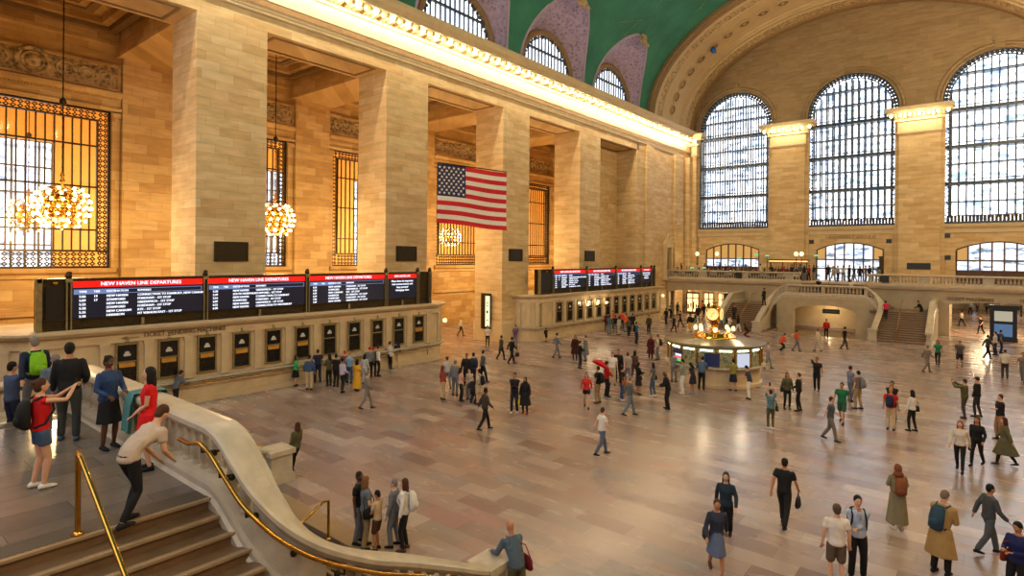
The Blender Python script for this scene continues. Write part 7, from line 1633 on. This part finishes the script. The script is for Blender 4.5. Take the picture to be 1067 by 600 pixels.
g.add(vs,[(i*16+j,i*16+(j+1)%16,(i+1)*16+(j+1)%16,(i+1)*16+j) for i in range(5) for j in range(16)]+[tuple(range(16))],0,True)
part('canopy',g,colmat((206,22,34)),t,False)
g=G(); g.tube([(0,0,-.5),(0,0,.34)],.012,6); part('shaft',g,M['black'],t,False)
for k in range(8):
    q=2*pi*k/8; g=G(); g.tube([(0,0,.28),(.28*cos(q),.28*sin(q),.22),(.49*cos(q),.49*sin(q),.07)],.006,4); part('rib',g,M['black'],t,False)
t.rotation_euler=(radians(-28),radians(15),0)
# ------------------------------------------------------------------ lights that belong to the place
def point(name,loc,e,col=(1,.74,.42),r=.12):
    l=bpy.data.lights.new(name,'POINT'); l.energy=e; l.color=col; l.shadow_soft_size=r; o=bpy.data.objects.new(name,l); COL.objects.link(o); o.location=loc; return o
def area(name,loc,rot,sx,sy,e,col):
    l=bpy.data.lights.new(name,'AREA'); l.shape='RECTANGLE'; l.size=sx; l.size_y=sy; l.energy=e; l.color=col; o=bpy.data.objects.new(name,l); COL.objects.link(o); o.location=loc; o.rotation_euler=rot; return o
WARM=(1,.77,.48)
y=1.82
while y<72.5:
    point('cornice_lamp',(XW+.88,y,21.74),CORN_E,WARM,.07); y+=1.28
y=0
while y<72: point('cornice_lamp',(-XW-.9,y,21.7),1100,WARM,.3); y+=5.12
for p in ((-24.5,8.4,9.25),(-24.8,19.95,9.25),(-24.9,31.5,9.25),(-24.9,43.1,9.25),(-24.9,54.7,9.25)): point('chandelier_light',(p[0],p[1],p[2]-1.35),CHAN_E,(1,.66,.30),.3)
for y in (2,18,30,42,54): point('hall_chandelier_light',(-37.6,y,9.3),HALL_E,(1,.62,.25),.5)
for (x,y) in ((-13.5,69),(-13.5,74),(11,68),(15,68.5),(12,73),(12,80),(16,74),(13,92),(18,98)): point('passage_light',(x,y,3.4),PASS_E,(1,.78,.48),.2)
point('low_arch_light',(-.4,64.8,1.9),110,(1,.74,.42),.2)
for x in (-7.4,-6.2,-5.0,5.1,6.3,7.5): point('capital_lamp',(x,YE-1.75,21.5),95,WARM,.1)
for (x,y) in ((-15.9,70),(-13.1,69),(-4,67.5)): point('lamp_post_light',(x,y-.4,7.2),45,WARM,.2)
for y in (45.3,46.95,48.6): point('sconce_light',(-16.0,y,2.7),22,WARM,.12)
point('kiosk_light',(KX-.0,KY-1.5,3.3),60,WARM,.2); point('kiosk_light',(KX+1.4,KY+.5,3.3),60,WARM,.2)
w=bpy.data.worlds.new('overcast_city_sky'); SC.world=w; w.use_nodes=True; w.node_tree.nodes['Background'].inputs[0].default_value=(.75,.85,1,1); w.node_tree.nodes['Background'].inputs[1].default_value=.4
# ------------------------------------------------------------------ camera
f_=607.;yaw=radians(39.3);roll=radians(.5)
cam=bpy.data.cameras.new('camera'); co=bpy.data.objects.new('camera',cam); COL.objects.link(co); SC.camera=co
Rv=Vector((cos(yaw),sin(yaw),0));Fv=Vector((-sin(yaw),cos(yaw),0));Zv=Vector((0,0,1))
X=Rv*cos(roll)+Zv*sin(roll);Y=-Rv*sin(roll)+Zv*cos(roll)
co.matrix_world=Matrix.Translation((11.9,0,6.9))@Matrix((X,Y,-Fv)).transposed().to_4x4()
cam.sensor_width=36;cam.lens=36*f_/1067;cam.shift_y=-32.5/1067;cam.clip_start=.1;cam.clip_end=400
SC.view_settings.view_transform='Standard';SC.view_settings.look='None';SC.view_settings.gamma=1;SC.view_settings.use_curve_mapping=False;SC.view_settings.exposure=EXPO
cy=SC.cycles;cy.use_denoising=True;cy.max_bounces=7;cy.diffuse_bounces=4;cy.glossy_bounces=3;cy.transparent_max_bounces=6;cy.sample_clamp_indirect=6;cy.caustics_reflective=False;cy.caustics_refractive=False;cy.use_light_tree=True
try: cy.denoiser='OPENIMAGEDENOISE'; cy.denoising_prefilter='ACCURATE'
except Exception: pass
